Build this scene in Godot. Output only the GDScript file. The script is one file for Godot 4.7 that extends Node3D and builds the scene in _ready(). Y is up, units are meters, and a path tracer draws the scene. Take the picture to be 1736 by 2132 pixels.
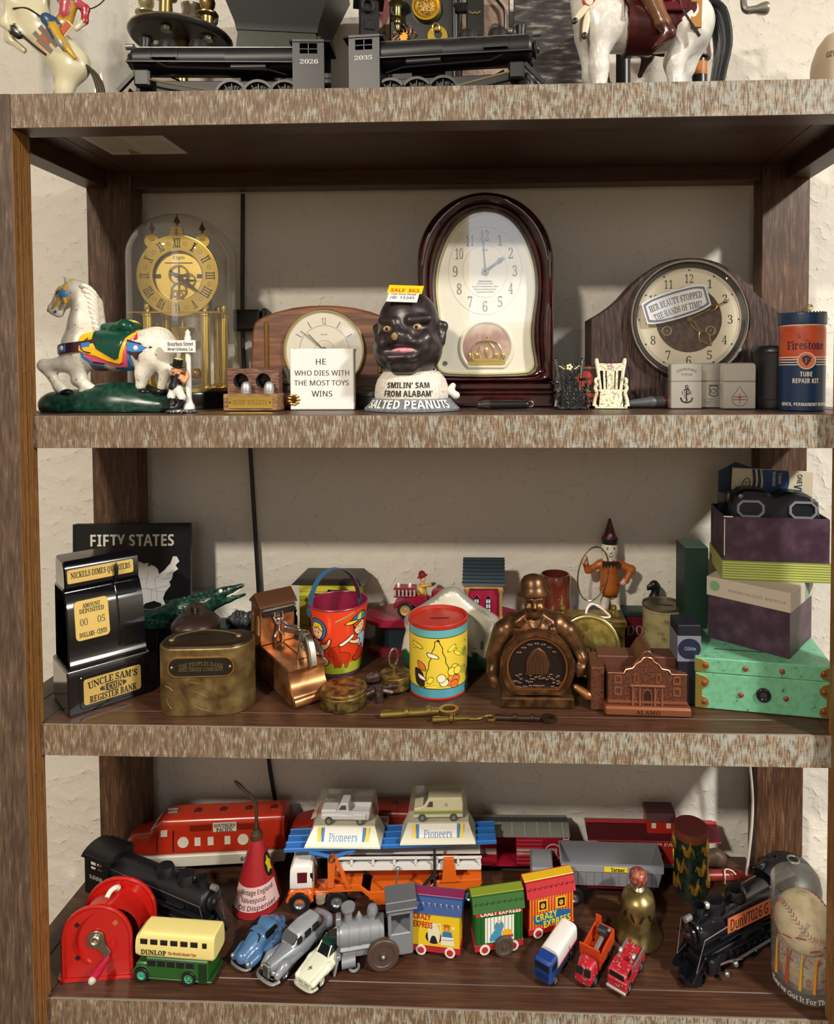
extends Node3D

# Heights of the four shelf surfaces and a few shared measures, in metres. The lens stands at the origin's height.
const TOP := 0.3304
const TWO := -0.0531
const THREE := -0.4409
const FOUR := -0.7957
const WALL := -0.288

var mats := {}
var taken := {}
var fonts := {}


class B:
	# Collects triangles; build() turns them into one mesh with normals that are smooth up to a crease angle.
	var p := PackedVector3Array()
	var u := PackedVector2Array()
	var c := PackedColorArray()
	var xf := Transform3D.IDENTITY
	var col := Color.WHITE

	func at(o: Vector3, r := Vector3.ZERO, s := Vector3.ONE) -> B:
		xf = Transform3D(Basis.from_euler(r * (PI / 180.0)) * Basis.from_scale(s), o)
		return self

	func tri(a: Vector3, b: Vector3, d: Vector3, ua := Vector2.ZERO, ub := Vector2.ZERO, ud := Vector2.ZERO) -> void:
		p.append(xf * a)
		p.append(xf * b)
		p.append(xf * d)
		u.append(ua)
		u.append(ub)
		u.append(ud)
		c.append(col)
		c.append(col)
		c.append(col)

	func quad(a: Vector3, b: Vector3, d: Vector3, e: Vector3) -> void:
		tri(a, b, d, Vector2(0, 0), Vector2(1, 0), Vector2(1, 1))
		tri(a, d, e, Vector2(0, 0), Vector2(1, 1), Vector2(0, 1))

	# Turns the triangles added since «from» so that they face outwards.
	func out(from: int) -> void:
		var vol := 0.0
		var mid := Vector3.ZERO
		for i in range(from, p.size()):
			mid += p[i]
		mid /= maxf(1.0, p.size() - from)
		for i in range(from, p.size(), 3):
			vol += (p[i] - mid).dot((p[i + 1] - mid).cross(p[i + 2] - mid))
		if vol > 0.0:
			for i in range(from, p.size(), 3):
				var t := p[i + 1]
				p[i + 1] = p[i + 2]
				p[i + 2] = t
				var w := u[i + 1]
				u[i + 1] = u[i + 2]
				u[i + 2] = w
				var k := c[i + 1]
				c[i + 1] = c[i + 2]
				c[i + 2] = k

	func face(pts: Array, from_mid: Vector3) -> void:
		var n: Vector3 = (pts[2] - pts[0]).cross(pts[1] - pts[0])
		if n.dot(pts[0] - from_mid) < 0.0:
			pts.reverse()
		for i in range(1, pts.size() - 1):
			tri(pts[0], pts[i], pts[i + 1])

	func box(s: Vector3, o := Vector3.ZERO, bev := 0.0) -> B:
		var h := s * 0.5
		var b := minf(bev, minf(h.x, minf(h.y, h.z)) * 0.9)
		var from := p.size()
		var q := func(i: int, sx: float, sy: float, sz: float) -> Vector3:
			return o + Vector3(sx * (h.x - (b if i != 0 else 0.0)), sy * (h.y - (b if i != 1 else 0.0)), sz * (h.z - (b if i != 2 else 0.0)))
		for s1: float in [-1.0, 1.0]:
			face([q.call(0, s1, -1.0, -1.0), q.call(0, s1, 1.0, -1.0), q.call(0, s1, 1.0, 1.0), q.call(0, s1, -1.0, 1.0)], o)
			face([q.call(1, -1.0, s1, -1.0), q.call(1, 1.0, s1, -1.0), q.call(1, 1.0, s1, 1.0), q.call(1, -1.0, s1, 1.0)], o)
			face([q.call(2, -1.0, -1.0, s1), q.call(2, 1.0, -1.0, s1), q.call(2, 1.0, 1.0, s1), q.call(2, -1.0, 1.0, s1)], o)
			if b > 0.0:
				for s2: float in [-1.0, 1.0]:
					face([q.call(0, s1, s2, -1.0), q.call(0, s1, s2, 1.0), q.call(1, s1, s2, 1.0), q.call(1, s1, s2, -1.0)], o)
					face([q.call(0, s1, -1.0, s2), q.call(0, s1, 1.0, s2), q.call(2, s1, 1.0, s2), q.call(2, s1, -1.0, s2)], o)
					face([q.call(1, -1.0, s1, s2), q.call(1, 1.0, s1, s2), q.call(2, 1.0, s1, s2), q.call(2, -1.0, s1, s2)], o)
					for s3: float in [-1.0, 1.0]:
						face([q.call(0, s1, s2, s3), q.call(1, s1, s2, s3), q.call(2, s1, s2, s3)], o)
		out(from)
		return self

	func grid(rows: Array, closed := false) -> B:
		var from := p.size()
		var nr := rows.size()
		for i in nr - 1:
			var a: PackedVector3Array = rows[i]
			var b: PackedVector3Array = rows[i + 1]
			var n := a.size()
			var m := n if closed else n - 1
			for j in m:
				var k := (j + 1) % n
				var u0 := float(j) / m
				var u1 := float(j + 1) / m
				var v0 := float(i) / (nr - 1)
				var v1 := float(i + 1) / (nr - 1)
				tri(a[j], a[k], b[k], Vector2(u0, v0), Vector2(u1, v0), Vector2(u1, v1))
				tri(a[j], b[k], b[j], Vector2(u0, v0), Vector2(u1, v1), Vector2(u0, v1))
		out(from)
		return self

	func loft(rows: Array, caps := true) -> B:
		var from := p.size()
		grid(rows, true)
		if caps:
			for e in [0, rows.size() - 1]:
				var r: PackedVector3Array = rows[e]
				var m := Vector3.ZERO
				for v in r:
					m += v
				m /= r.size()
				var away: PackedVector3Array = rows[1 if e == 0 else rows.size() - 2]
				var w := Vector3.ZERO
				for v in away:
					w += v
				w /= away.size()
				for j in r.size():
					face([m, r[j], r[(j + 1) % r.size()]], w if not w.is_equal_approx(m) else w + Vector3(0, -1, 0))
		return self

	func rod(a: Vector3, b: Vector3, ra: float, rb := -1.0, seg := 12, caps := true) -> B:
		rb = ra if rb < 0.0 else rb
		var d := (b - a).normalized()
		var x := d.cross(Vector3.UP if absf(d.y) < 0.9 else Vector3.RIGHT).normalized()
		var y := x.cross(d)
		var r0 := PackedVector3Array()
		var r1 := PackedVector3Array()
		for i in seg:
			var w := x * cos(TAU * i / seg) + y * sin(TAU * i / seg)
			r0.append(a + w * ra)
			r1.append(b + w * rb)
		return loft([r0, r1], caps)

	func tube(pts: Array, r, seg := 8, closed := false) -> B:
		var n := pts.size()
		var rows := []
		var x := Vector3.ZERO
		for i in n:
			var a: Vector3 = pts[(i - 1 + n) % n] if closed else pts[maxi(i - 1, 0)]
			var b: Vector3 = pts[(i + 1) % n] if closed else pts[mini(i + 1, n - 1)]
			var d := (b - a).normalized()
			if x == Vector3.ZERO:
				x = d.cross(Vector3.UP if absf(d.y) < 0.9 else Vector3.RIGHT).normalized()
			x = (x - d * x.dot(d)).normalized()
			var y := x.cross(d)
			var rr: float = r[i] if r is Array else r
			var row := PackedVector3Array()
			for k in seg:
				row.append(pts[i] + (x * cos(TAU * k / seg) + y * sin(TAU * k / seg)) * rr)
			rows.append(row)
		if closed:
			# find the turn that lines the last ring up with the first
			var best := 0
			for k in seg:
				if rows[n - 1][k].distance_squared_to(rows[0][0]) < rows[n - 1][best].distance_squared_to(rows[0][0]):
					best = k
			var back := PackedVector3Array()
			for k in seg:
				back.append(rows[0][(k - best + seg) % seg])
			rows.append(back)
			return grid(rows, true)
		return loft(rows)

	# Turned shape about y: profile of (radius, height).
	func lathe(prof: Array, seg := 24, o := Vector3.ZERO, sx := 1.0, sz := 1.0) -> B:
		var rows := []
		for q: Vector2 in prof:
			var row := PackedVector3Array()
			for i in seg + 1:
				var a := TAU * i / seg
				row.append(o + Vector3(sin(a) * q.x * sx, q.y, cos(a) * q.x * sz))
			rows.append(row)
		return grid(rows)

	func ball(o: Vector3, r, seg := 16, rings := 10) -> B:
		var s: Vector3 = r if r is Vector3 else Vector3.ONE * r
		var rows := []
		for i in rings + 1:
			var f := PI * i / rings
			var row := PackedVector3Array()
			for j in seg + 1:
				var a := TAU * j / seg
				row.append(o + Vector3(sin(a) * sin(f) * s.x, cos(f) * s.y, cos(a) * sin(f) * s.z))
			rows.append(row)
		return grid(rows)

	# Polygon in x and y, from z 0 to z d; the front edge (z d) may be bevelled.
	func ext(poly: Array, d: float, o := Vector3.ZERO, bev := 0.0) -> B:
		var from := p.size()
		var pl := PackedVector2Array(poly)
		if Geometry2D.is_polygon_clockwise(pl):
			pl.reverse()
		var n := pl.size()
		var inn := PackedVector2Array()
		for i in n:
			var e1 := (pl[i] - pl[(i - 1 + n) % n]).normalized()
			var e2 := (pl[(i + 1) % n] - pl[i]).normalized()
			var m := Vector2(-e1.y - e2.y, e1.x + e2.x)
			m = m.normalized() / maxf(0.4, m.normalized().dot(Vector2(-e1.y, e1.x)))
			inn.append(pl[i] + m * bev)
		var ix := Geometry2D.triangulate_polygon(inn if bev > 0.0 else pl)
		var ib := Geometry2D.triangulate_polygon(pl)
		var z1 := d - signf(d) * bev
		var lo := Vector2(1e9, 1e9)
		var hi := -lo
		for q in pl:
			lo = lo.min(q)
			hi = hi.max(q)
		var sz := hi - lo
		for i in range(0, ix.size(), 3):
			var t := []
			for k in 3:
				t.append(inn[ix[i + k]] if bev > 0.0 else pl[ix[i + k]])
			tri(o + Vector3(t[0].x, t[0].y, d), o + Vector3(t[2].x, t[2].y, d), o + Vector3(t[1].x, t[1].y, d), uvf(t[0], lo, sz), uvf(t[2], lo, sz), uvf(t[1], lo, sz))
		for i in range(0, ib.size(), 3):
			var t := [pl[ib[i]], pl[ib[i + 1]], pl[ib[i + 2]]]
			tri(o + Vector3(t[0].x, t[0].y, 0), o + Vector3(t[1].x, t[1].y, 0), o + Vector3(t[2].x, t[2].y, 0), uvf(t[0], lo, sz), uvf(t[1], lo, sz), uvf(t[2], lo, sz))
		for i in n:
			var a := pl[i]
			var b := pl[(i + 1) % n]
			quad(o + Vector3(a.x, a.y, 0), o + Vector3(a.x, a.y, z1), o + Vector3(b.x, b.y, z1), o + Vector3(b.x, b.y, 0))
			if bev > 0.0:
				var a2 := inn[i]
				var b2 := inn[(i + 1) % n]
				quad(o + Vector3(a.x, a.y, z1), o + Vector3(a2.x, a2.y, d), o + Vector3(b2.x, b2.y, d), o + Vector3(b.x, b.y, z1))
		out(from)
		return self

	func uvf(q: Vector2, lo: Vector2, sz: Vector2) -> Vector2:
		return Vector2((q.x - lo.x) / sz.x, 1.0 - (q.y - lo.y) / sz.y)

	# Frame between two outlines with the same number of points, z 0 to d.
	func ring(a: Array, b: Array, d: float, o := Vector3.ZERO, bev := 0.0) -> B:
		var rows := []
		var f := func(q: Array, z: float, k: float, q2: Array) -> PackedVector3Array:
			var r := PackedVector3Array()
			for i in q.size():
				var w: Vector2 = q[i].lerp(q2[i], k)
				r.append(o + Vector3(w.x, w.y, z))
			r.append(r[0])
			return r
		var k := bev
		rows = [f.call(a, 0.0, 0.0, b), f.call(a, d * (1.0 - k), 0.0, b)]
		if k > 0.0:
			rows.append(f.call(a, d, k, b))
			rows.append(f.call(b, d, k, a))
			rows.append(f.call(b, d * (1.0 - k), 0.0, a))
		else:
			rows.append(f.call(a, d, 0.0, b))
			rows.append(f.call(b, d, 0.0, a))
		rows.append(f.call(b, 0.0, 0.0, a))
		rows.append(f.call(a, 0.0, 0.0, b))
		return grid(rows)

	# Rounded body round a list of bones [a, b, ra, rb, colour]; a colour with alpha 0 carves.
	func flesh(bones: Array, cell: float, k: float, paint: Variant = null) -> B:
		var from := p.size()
		var lo := Vector3.ONE * 1e9
		var hi := -lo
		for q in bones:
			var r := maxf(q[2], q[3]) + 2.0 * cell
			lo = lo.min(q[0] - Vector3.ONE * r).min(q[1] - Vector3.ONE * r)
			hi = hi.max(q[0] + Vector3.ONE * r).max(q[1] + Vector3.ONE * r)
		var nx := int((hi.x - lo.x) / cell) + 2
		var ny := int((hi.y - lo.y) / cell) + 2
		var nz := int((hi.z - lo.z) / cell) + 2
		var f := PackedFloat32Array()
		f.resize(nx * ny * nz)
		f.fill(1.0)
		var raw := f.duplicate()
		var who := PackedInt32Array()
		who.resize(nx * ny * nz)
		for bi in bones.size():
			var q: Array = bones[bi]
			var a: Vector3 = q[0]
			var ba: Vector3 = q[1] - a
			var ra: float = q[2]
			var rb: float = q[3]
			var carve: bool = q[4].a < 0.5
			var l2 := maxf(ba.length_squared(), 1e-12)
			var reach := maxf(ra, rb) + k + 2.0 * cell
			var c0 := ((a.min(q[1]) - Vector3.ONE * reach - lo) / cell).max(Vector3.ZERO)
			var c1 := (a.max(q[1]) + Vector3.ONE * reach - lo) / cell
			for iz in range(int(c0.z), mini(nz, int(c1.z) + 2)):
				for iy in range(int(c0.y), mini(ny, int(c1.y) + 2)):
					var at_ := (iz * ny + iy) * nx
					for ix in range(int(c0.x), mini(nx, int(c1.x) + 2)):
						var pa := lo + Vector3(ix, iy, iz) * cell - a
						var h := clampf(pa.dot(ba) / l2, 0.0, 1.0)
						var d := (pa - ba * h).length() - lerpf(ra, rb, h)
						var i := at_ + ix
						if carve:
							var e := f[i]
							var w := maxf(0.0, k * 0.5 - absf(e + d)) / (k * 0.5)
							f[i] = maxf(e, -d) + w * w * k * 0.125
							if absf(d) < cell * 1.5 and -d > e:
								who[i] = bi
							continue
						var e := f[i]
						var w := maxf(0.0, k - absf(e - d)) / k
						f[i] = minf(e, d) - w * w * k * 0.25
						if d < raw[i]:
							raw[i] = d
							who[i] = bi
		var vert := {}
		var pts := PackedVector3Array()
		var cols := PackedColorArray()
		var quads := PackedInt32Array()
		var step := PackedInt32Array([1, nx, nx * ny])
		for iz in nz - 1:
			for iy in ny - 1:
				for ix in nx - 1:
					var i := (iz * ny + iy) * nx + ix
					if f[i] > cell * 2.0:
						continue
					var s := Vector3.ZERO
					var m := 0
					for e in 12:
						var ax := e >> 2
						var o1 := e & 1
						var o2 := (e >> 1) & 1
						var j := i + step[(ax + 1) % 3] * o1 + step[(ax + 2) % 3] * o2
						var g0 := f[j]
						var g1 := f[j + step[ax]]
						if (g0 < 0.0) != (g1 < 0.0):
							var v := Vector3.ZERO
							v[ax] = g0 / (g0 - g1)
							v[(ax + 1) % 3] = o1
							v[(ax + 2) % 3] = o2
							s += v
							m += 1
					if m == 0:
						continue
					vert[i] = pts.size()
					var w := lo + (Vector3(ix, iy, iz) + s / m) * cell
					pts.append(w)
					if paint != null:
						cols.append(paint.call(w))
					else:
						var r := (s / m).round()
						var kk: Color = bones[who[i + int(r.x) + int(r.y) * nx + int(r.z) * nx * ny]][4]
						cols.append(Color(kk.r, kk.g, kk.b))
		for i: int in vert:
			for ax in 3:
				var s1: int = step[(ax + 1) % 3]
				var s2: int = step[(ax + 2) % 3]
				if (f[i] < 0.0) == (f[i + step[ax]] < 0.0):
					continue
				if not (vert.has(i - s1) and vert.has(i - s2) and vert.has(i - s1 - s2)):
					continue
				var q := [vert[i], vert[i - s1], vert[i - s1 - s2], vert[i - s2]]
				if f[i] < 0.0:
					q.reverse()
				quads.append_array(PackedInt32Array(q))
		for i in range(0, quads.size(), 4):
			for t in [[0, 1, 2], [0, 2, 3]]:
				for k2 in t:
					p.append(xf * pts[quads[i + k2]])
					u.append(Vector2.ZERO)
					c.append(cols[quads[i + k2]])
		out(from)
		return self

	func flat(y := 0.0) -> B:
		for i in p.size():
			p[i].y = maxf(p[i].y, y)
		return self

	func build(crease := 38.0) -> ArrayMesh:
		var nt := p.size() / 3
		var fn := PackedVector3Array()
		fn.resize(nt)
		var un := PackedVector3Array()
		un.resize(nt)
		var ids := {}
		var gid := PackedInt32Array()
		gid.resize(p.size())
		var head := PackedInt32Array()
		var nxt := PackedInt32Array()
		nxt.resize(p.size())
		for i in nt:
			var w := (p[i * 3 + 2] - p[i * 3]).cross(p[i * 3 + 1] - p[i * 3])
			fn[i] = w
			un[i] = w.normalized()
			for k in 3:
				var v := p[i * 3 + k]
				var key := Vector3i(roundi(v.x * 50000.0), roundi(v.y * 50000.0), roundi(v.z * 50000.0))
				var g: int = ids.get(key, -1)
				if g < 0:
					g = head.size()
					ids[key] = g
					head.append(-1)
				gid[i * 3 + k] = g
				nxt[i * 3 + k] = head[g]
				head[g] = i * 3 + k
		var lim := cos(deg_to_rad(crease))
		var nm := PackedVector3Array()
		nm.resize(p.size())
		for i in p.size():
			var me := un[i / 3]
			var s := Vector3.ZERO
			var j := head[gid[i]]
			while j >= 0:
				if me.dot(un[j / 3]) > lim:
					s += fn[j / 3]
				j = nxt[j]
			s = s.normalized()
			nm[i] = s if s != Vector3.ZERO else Vector3.UP
		var arr := []
		arr.resize(Mesh.ARRAY_MAX)
		arr[Mesh.ARRAY_VERTEX] = p
		arr[Mesh.ARRAY_NORMAL] = nm
		arr[Mesh.ARRAY_TEX_UV] = u
		arr[Mesh.ARRAY_COLOR] = c
		var m := ArrayMesh.new()
		m.add_surface_from_arrays(Mesh.PRIMITIVE_TRIANGLES, arr)
		return m


class Ink:
	# A sheet for flat print: filled outlines and strokes, in units of the sheet's height and width.
	var im: Image
	var w: int
	var h: int

	func _init(width: int, height: int, base: Color) -> void:
		w = width
		h = height
		im = Image.create(w, h, false, Image.FORMAT_RGBA8)
		im.fill(base)

	func poly(pts: Array, k: Color) -> Ink:
		var q := PackedVector2Array()
		var lo := 1e9
		var hi := -1e9
		for v: Vector2 in pts:
			q.append(Vector2(v.x * w, v.y * h))
			lo = minf(lo, v.y * h)
			hi = maxf(hi, v.y * h)
		for y in range(maxi(0, int(lo)), mini(h, int(hi) + 1)):
			var xs := []
			for i in q.size():
				var a := q[i]
				var b := q[(i + 1) % q.size()]
				var yy := y + 0.5
				if (a.y <= yy) != (b.y <= yy):
					xs.append(a.x + (yy - a.y) / (b.y - a.y) * (b.x - a.x))
			xs.sort()
			for i in range(0, xs.size() - 1, 2):
				var x0 := roundi(xs[i])
				im.fill_rect(Rect2i(x0, y, maxi(1, roundi(xs[i + 1]) - x0), 1), k)
		return self

	func oval(x: float, y: float, rx: float, ry: float, k: Color, turn := 0.0) -> Ink:
		var pts := []
		for i in 28:
			var a := TAU * i / 28.0
			pts.append(Vector2(x, y) + Vector2(cos(a) * rx, sin(a) * ry).rotated(turn))
		return poly(pts, k)

	func line(pts: Array, wd: float, k: Color) -> Ink:
		var asp := float(w) / h
		for i in pts.size() - 1:
			var a: Vector2 = pts[i]
			var b: Vector2 = pts[i + 1]
			var d := Vector2((b.x - a.x) * asp, b.y - a.y)
			if d.length() < 1e-6:
				continue
			var n := d.normalized().orthogonal() * wd * 0.5
			n.x /= asp
			poly([a + n, b + n, b - n, a - n], k)
			oval(b.x, b.y, wd * 0.5 / asp, wd * 0.5, k)
		return self

	func rect(x: float, y: float, rw: float, rh: float, k: Color) -> Ink:
		im.fill_rect(Rect2i(roundi(x * w), roundi(y * h), maxi(1, roundi(rw * w)), maxi(1, roundi(rh * h))), k)
		return self

	func tex() -> ImageTexture:
		return ImageTexture.create_from_image(im)


func V(x: float, y: float, z := 0.0) -> Vector3:
	return Vector3(x, y, z)


func hx(s: String) -> Color:
	return Color(s)


func lin(s: String) -> Color:
	return Color(s).srgb_to_linear()


# A plain material, kept by its looks so that alike pieces share it.
func mt(s: String, rough := 0.5, metal := 0.0, coat := 0.0) -> StandardMaterial3D:
	var key := "%s %.2f %.2f %.2f" % [s, rough, metal, coat]
	if not mats.has(key):
		var m := StandardMaterial3D.new()
		m.albedo_color = Color(s)
		m.roughness = rough
		m.metallic = metal
		if coat > 0.0:
			m.clearcoat_enabled = true
			m.clearcoat = coat
			m.clearcoat_roughness = 0.1
		mats[key] = m
	return mats[key]


# Vertex-coloured paint.
func vp(rough := 0.4, metal := 0.0, coat := 0.0) -> StandardMaterial3D:
	var key := "vp %.2f %.2f %.2f" % [rough, metal, coat]
	if not mats.has(key):
		var m: StandardMaterial3D = mt("ffffff", rough, metal, coat).duplicate()
		m.vertex_color_use_as_albedo = true
		mats[key] = m
	return mats[key]


func glass(s := "ffffff", alpha := 0.06) -> StandardMaterial3D:
	var key := "glass" + s + str(alpha)
	if not mats.has(key):
		var m := StandardMaterial3D.new()
		m.albedo_color = Color(Color(s), alpha)
		m.transparency = BaseMaterial3D.TRANSPARENCY_ALPHA
		m.roughness = 0.03
		mats[key] = m
	return mats[key]


func printed(t: Texture2D, rough := 0.45, metal := 0.0, coat := 0.0) -> StandardMaterial3D:
	var m: StandardMaterial3D = mt("ffffff", rough, metal, coat).duplicate()
	m.albedo_texture = t
	m.texture_repeat = false
	return m


# A surface mottled by noise: colours at their shares, a grain of «size» metres.
func mottled(key: String, stops: Array, size: float, rough := 0.5, metal := 0.0, relief := 0.0, kind := FastNoiseLite.TYPE_SIMPLEX_SMOOTH, px := 256, sharp := false, stretch := Vector3.ONE) -> StandardMaterial3D:
	if mats.has(key):
		return mats[key]
	var n := FastNoiseLite.new()
	n.noise_type = kind
	n.seed = key.hash() % 1000
	n.frequency = 0.03
	n.fractal_octaves = 4
	var g := Gradient.new()
	g.interpolation_mode = Gradient.GRADIENT_INTERPOLATE_CONSTANT if sharp else Gradient.GRADIENT_INTERPOLATE_LINEAR
	var of := PackedFloat32Array()
	var cs := PackedColorArray()
	for s in stops:
		of.append(s[0])
		cs.append(Color(s[1]))
	g.offsets = of
	g.colors = cs
	var t := NoiseTexture2D.new()
	t.width = px
	t.height = px
	t.seamless = true
	t.noise = n
	t.color_ramp = g
	var m := StandardMaterial3D.new()
	m.albedo_texture = t
	m.roughness = rough
	m.metallic = metal
	m.uv1_triplanar = true
	m.uv1_scale = stretch / (size * px / 33.0)
	if relief > 0.0:
		m.heightmap_enabled = true
		m.heightmap_scale = relief
		var t2 := NoiseTexture2D.new()
		t2.width = px
		t2.height = px
		t2.seamless = true
		t2.noise = n
		m.heightmap_texture = t2
	mats[key] = m
	return m


func numbered(called: String) -> String:
	var k: int = taken.get(called, 0)
	taken[called] = k + 1
	return called if k == 0 else "%s_%03d" % [called, k]


# A thing: a node at its base whose children are its parts.
func thing(called: String, label: String, category: String, where: Vector3, turn := 0.0, group := "") -> Node3D:
	var o := Node3D.new()
	o.name = numbered(called)
	add_child(o)
	o.position = where
	o.rotation_degrees.y = turn
	o.set_meta("label", label)
	o.set_meta("category", category)
	if group:
		o.set_meta("group", group)
	return o


func part(parent: Node, called: String, b: B, m: Material, crease := 38.0) -> MeshInstance3D:
	var o := MeshInstance3D.new()
	o.name = called
	o.mesh = b.build(crease)
	o.material_override = m
	parent.add_child(o, true)
	return o


func like(parent: Node, called: String, from: MeshInstance3D, where: Vector3, turn := Vector3.ZERO, m: Material = null) -> MeshInstance3D:
	var o := MeshInstance3D.new()
	o.name = called
	o.mesh = from.mesh
	o.material_override = m if m else from.material_override
	parent.add_child(o, true)
	o.position = where
	o.rotation_degrees = turn
	return o


func struct(called: String, b: B, m: Material) -> MeshInstance3D:
	var o := part(self, called, b, m)
	o.set_meta("kind", "structure")
	return o


func font(kind: String) -> SystemFont:
	if not fonts.has(kind):
		var f := SystemFont.new()
		f.font_names = PackedStringArray(["Droid Serif" if kind.begins_with("serif") else "Droid Sans Mono" if kind == "mono" else "Droid Sans"])
		f.font_weight = 700 if kind.ends_with("bold") else 400
		fonts[kind] = f
	return fonts[kind]


# Lettering that fills a width and a height, centred on the place; «bend» may move every corner point.
func words(parent: Node, s: String, wd: float, ht: float, where: Vector3, turn: Vector3, m: Material, kind := "sans", bend: Variant = null, depth := 0.0004) -> MeshInstance3D:
	var t := TextMesh.new()
	t.text = s
	t.font = font(kind)
	t.font_size = 32
	t.pixel_size = 0.01
	t.curve_step = 1.5
	t.depth = 0.01
	var a := t.get_mesh_arrays()
	var vs: PackedVector3Array = a[Mesh.ARRAY_VERTEX]
	var lo := Vector3.ONE * 1e9
	var hi := -lo
	for v in vs:
		lo = lo.min(v)
		hi = hi.max(v)
	var mid := (lo + hi) * 0.5
	var sz := hi - lo
	for i in vs.size():
		var v := vs[i] - mid
		v = Vector3(v.x / sz.x * wd, v.y / sz.y * ht, v.z / maxf(sz.z, 1e-6) * depth)
		vs[i] = bend.call(v) if bend != null else v
	var arr := []
	arr.resize(Mesh.ARRAY_MAX)
	arr[Mesh.ARRAY_VERTEX] = vs
	arr[Mesh.ARRAY_INDEX] = a[Mesh.ARRAY_INDEX]
	if bend == null:
		arr[Mesh.ARRAY_NORMAL] = a[Mesh.ARRAY_NORMAL]
	var am := ArrayMesh.new()
	am.add_surface_from_arrays(Mesh.PRIMITIVE_TRIANGLES, arr)
	var o := MeshInstance3D.new()
	o.name = "lettering"
	o.mesh = am
	o.material_override = m
	parent.add_child(o, true)
	o.position = where
	o.rotation_degrees = turn
	return o


# Bends flat lettering round an upright cylinder or cone (radius at its middle and its slope with height).
func round_about(r: float, slope := 0.0, a0 := 0.0) -> Callable:
	return func(v: Vector3) -> Vector3:
		var rr := r + slope * v.y + v.z
		var a := a0 + v.x / r
		return Vector3(sin(a) * rr, v.y, cos(a) * rr)


# Sets flat lettering along an arc of the given radius; centre below the text (or above, if negative).
func along_arc(r: float) -> Callable:
	return func(v: Vector3) -> Vector3:
		var a := v.x / r
		return Vector3(sin(a) * (r + v.y), cos(a) * (r + v.y) - r, v.z)


func rrect(w: float, h: float, r: float, o := Vector2.ZERO, n := 4) -> Array:
	var pts := []
	for q in [[1, 1, 0.0], [-1, 1, 0.25], [-1, -1, 0.5], [1, -1, 0.75]]:
		for i in n + 1:
			var a: float = TAU * (q[2] + 0.25 * i / n)
			pts.append(o + Vector2(q[0] * (w * 0.5 - r) + cos(a) * r, q[1] * (h * 0.5 - r) + sin(a) * r))
	return pts


func circle(r: float, n := 32, o := Vector2.ZERO, ry := -1.0) -> Array:
	var pts := []
	for i in n:
		var a := TAU * i / n
		pts.append(o + Vector2(cos(a) * r, sin(a) * (ry if ry > 0.0 else r)))
	return pts


func mirrored(half: Array) -> Array:
	# an outline from its right half, listed from bottom to top
	var pts := half.duplicate()
	for i in range(half.size() - 1, -1, -1):
		if absf(half[i].x) > 1e-6:
			pts.append(Vector2(-half[i].x, half[i].y))
	return pts


func smoothed(pts: Array, n := 4, closed := true) -> Array:
	# Catmull-Rom curve through the points
	var out := []
	var m := pts.size()
	for i in (m if closed else m - 1):
		var a = pts[(i - 1 + m) % m] if closed else pts[maxi(i - 1, 0)]
		var b = pts[i]
		var c = pts[(i + 1) % m]
		var d = pts[(i + 2) % m] if closed else pts[mini(i + 2, m - 1)]
		for k in n:
			var t := float(k) / n
			out.append((b * 2.0 + (c - a) * t + (a * 2.0 - b * 5.0 + c * 4.0 - d) * t * t + (b * 3.0 - a - c * 3.0 + d) * t * t * t) * 0.5)
	if not closed:
		out.append(pts[m - 1])
	return out

const O3 := Vector3.ZERO
const SMOOTH := FastNoiseLite.TYPE_SIMPLEX_SMOOTH


func nb() -> B:
	return B.new()


func mm(x: float, y: float, z := 0.0) -> Vector3:
	return Vector3(x, y, z) * 0.001


func pl(flat: Array, s := 0.001) -> Array:
	# pairs of millimetres to points in the plane
	var out := []
	for i in range(0, flat.size(), 2):
		out.append(Vector2(flat[i], flat[i + 1]) * s)
	return out


func p3(flat: Array, s := 0.001) -> Array:
	var out := []
	for i in range(0, flat.size(), 3):
		out.append(Vector3(flat[i], flat[i + 1], flat[i + 2]) * s)
	return out


func bones(list: Array, col: Color) -> Array:
	# rows of [ax, ay, az, bx, by, bz, ra, rb] or the same with a colour last, in millimetres
	var out := []
	for q in list:
		out.append([mm(q[0], q[1], q[2]), mm(q[3], q[4], q[5]), q[6] * 0.001, q[7] * 0.001, q[8] if q.size() > 8 else col])
	return out


# A strip of cloth or strap that follows a path: height h, thickness th, standing upright.
func strap(path: Array, h: float, th: float) -> B:
	var rows := []
	for i in path.size():
		var a: Vector3 = path[maxi(i - 1, 0)]
		var b: Vector3 = path[mini(i + 1, path.size() - 1)]
		var n := (b - a).cross(Vector3.UP).normalized() * th * 0.5
		var up := Vector3(0, h * 0.5, 0)
		rows.append(PackedVector3Array([path[i] - up - n, path[i] + up - n, path[i] + up + n, path[i] - up + n]))
	return B.new().loft(rows)


# Cloth laid over a barrel that runs along x: stations [x, lowest y], barrel centre height cy, radii.
func drape(st: Array, cy: float, ry: float, rz: float, th: float, n := 14) -> B:
	var rows := []
	for q in st:
		var lim := acos(clampf((q[1] - cy) / ry, -1.0, 1.0))
		var row := PackedVector3Array()
		for k in n + 1:
			var a := lerpf(-lim, lim, float(k) / n)
			row.append(mm(q[0], cy + (ry + th) * cos(a), (rz + th) * sin(a)))
		for k in range(n, -1, -1):
			var a := lerpf(-lim, lim, float(k) / n)
			row.append(mm(q[0], cy + (ry - 1.0) * cos(a), (rz - 1.0) * sin(a)))
		rows.append(row)
	return B.new().loft(rows)


# A small disc lying in the plane z = 0, facing +z.
func disc(r: float, d: float, o := Vector3.ZERO, n := 24, bev := 0.0) -> B:
	return B.new().ext(circle(r, n), d, o, bev)


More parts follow.
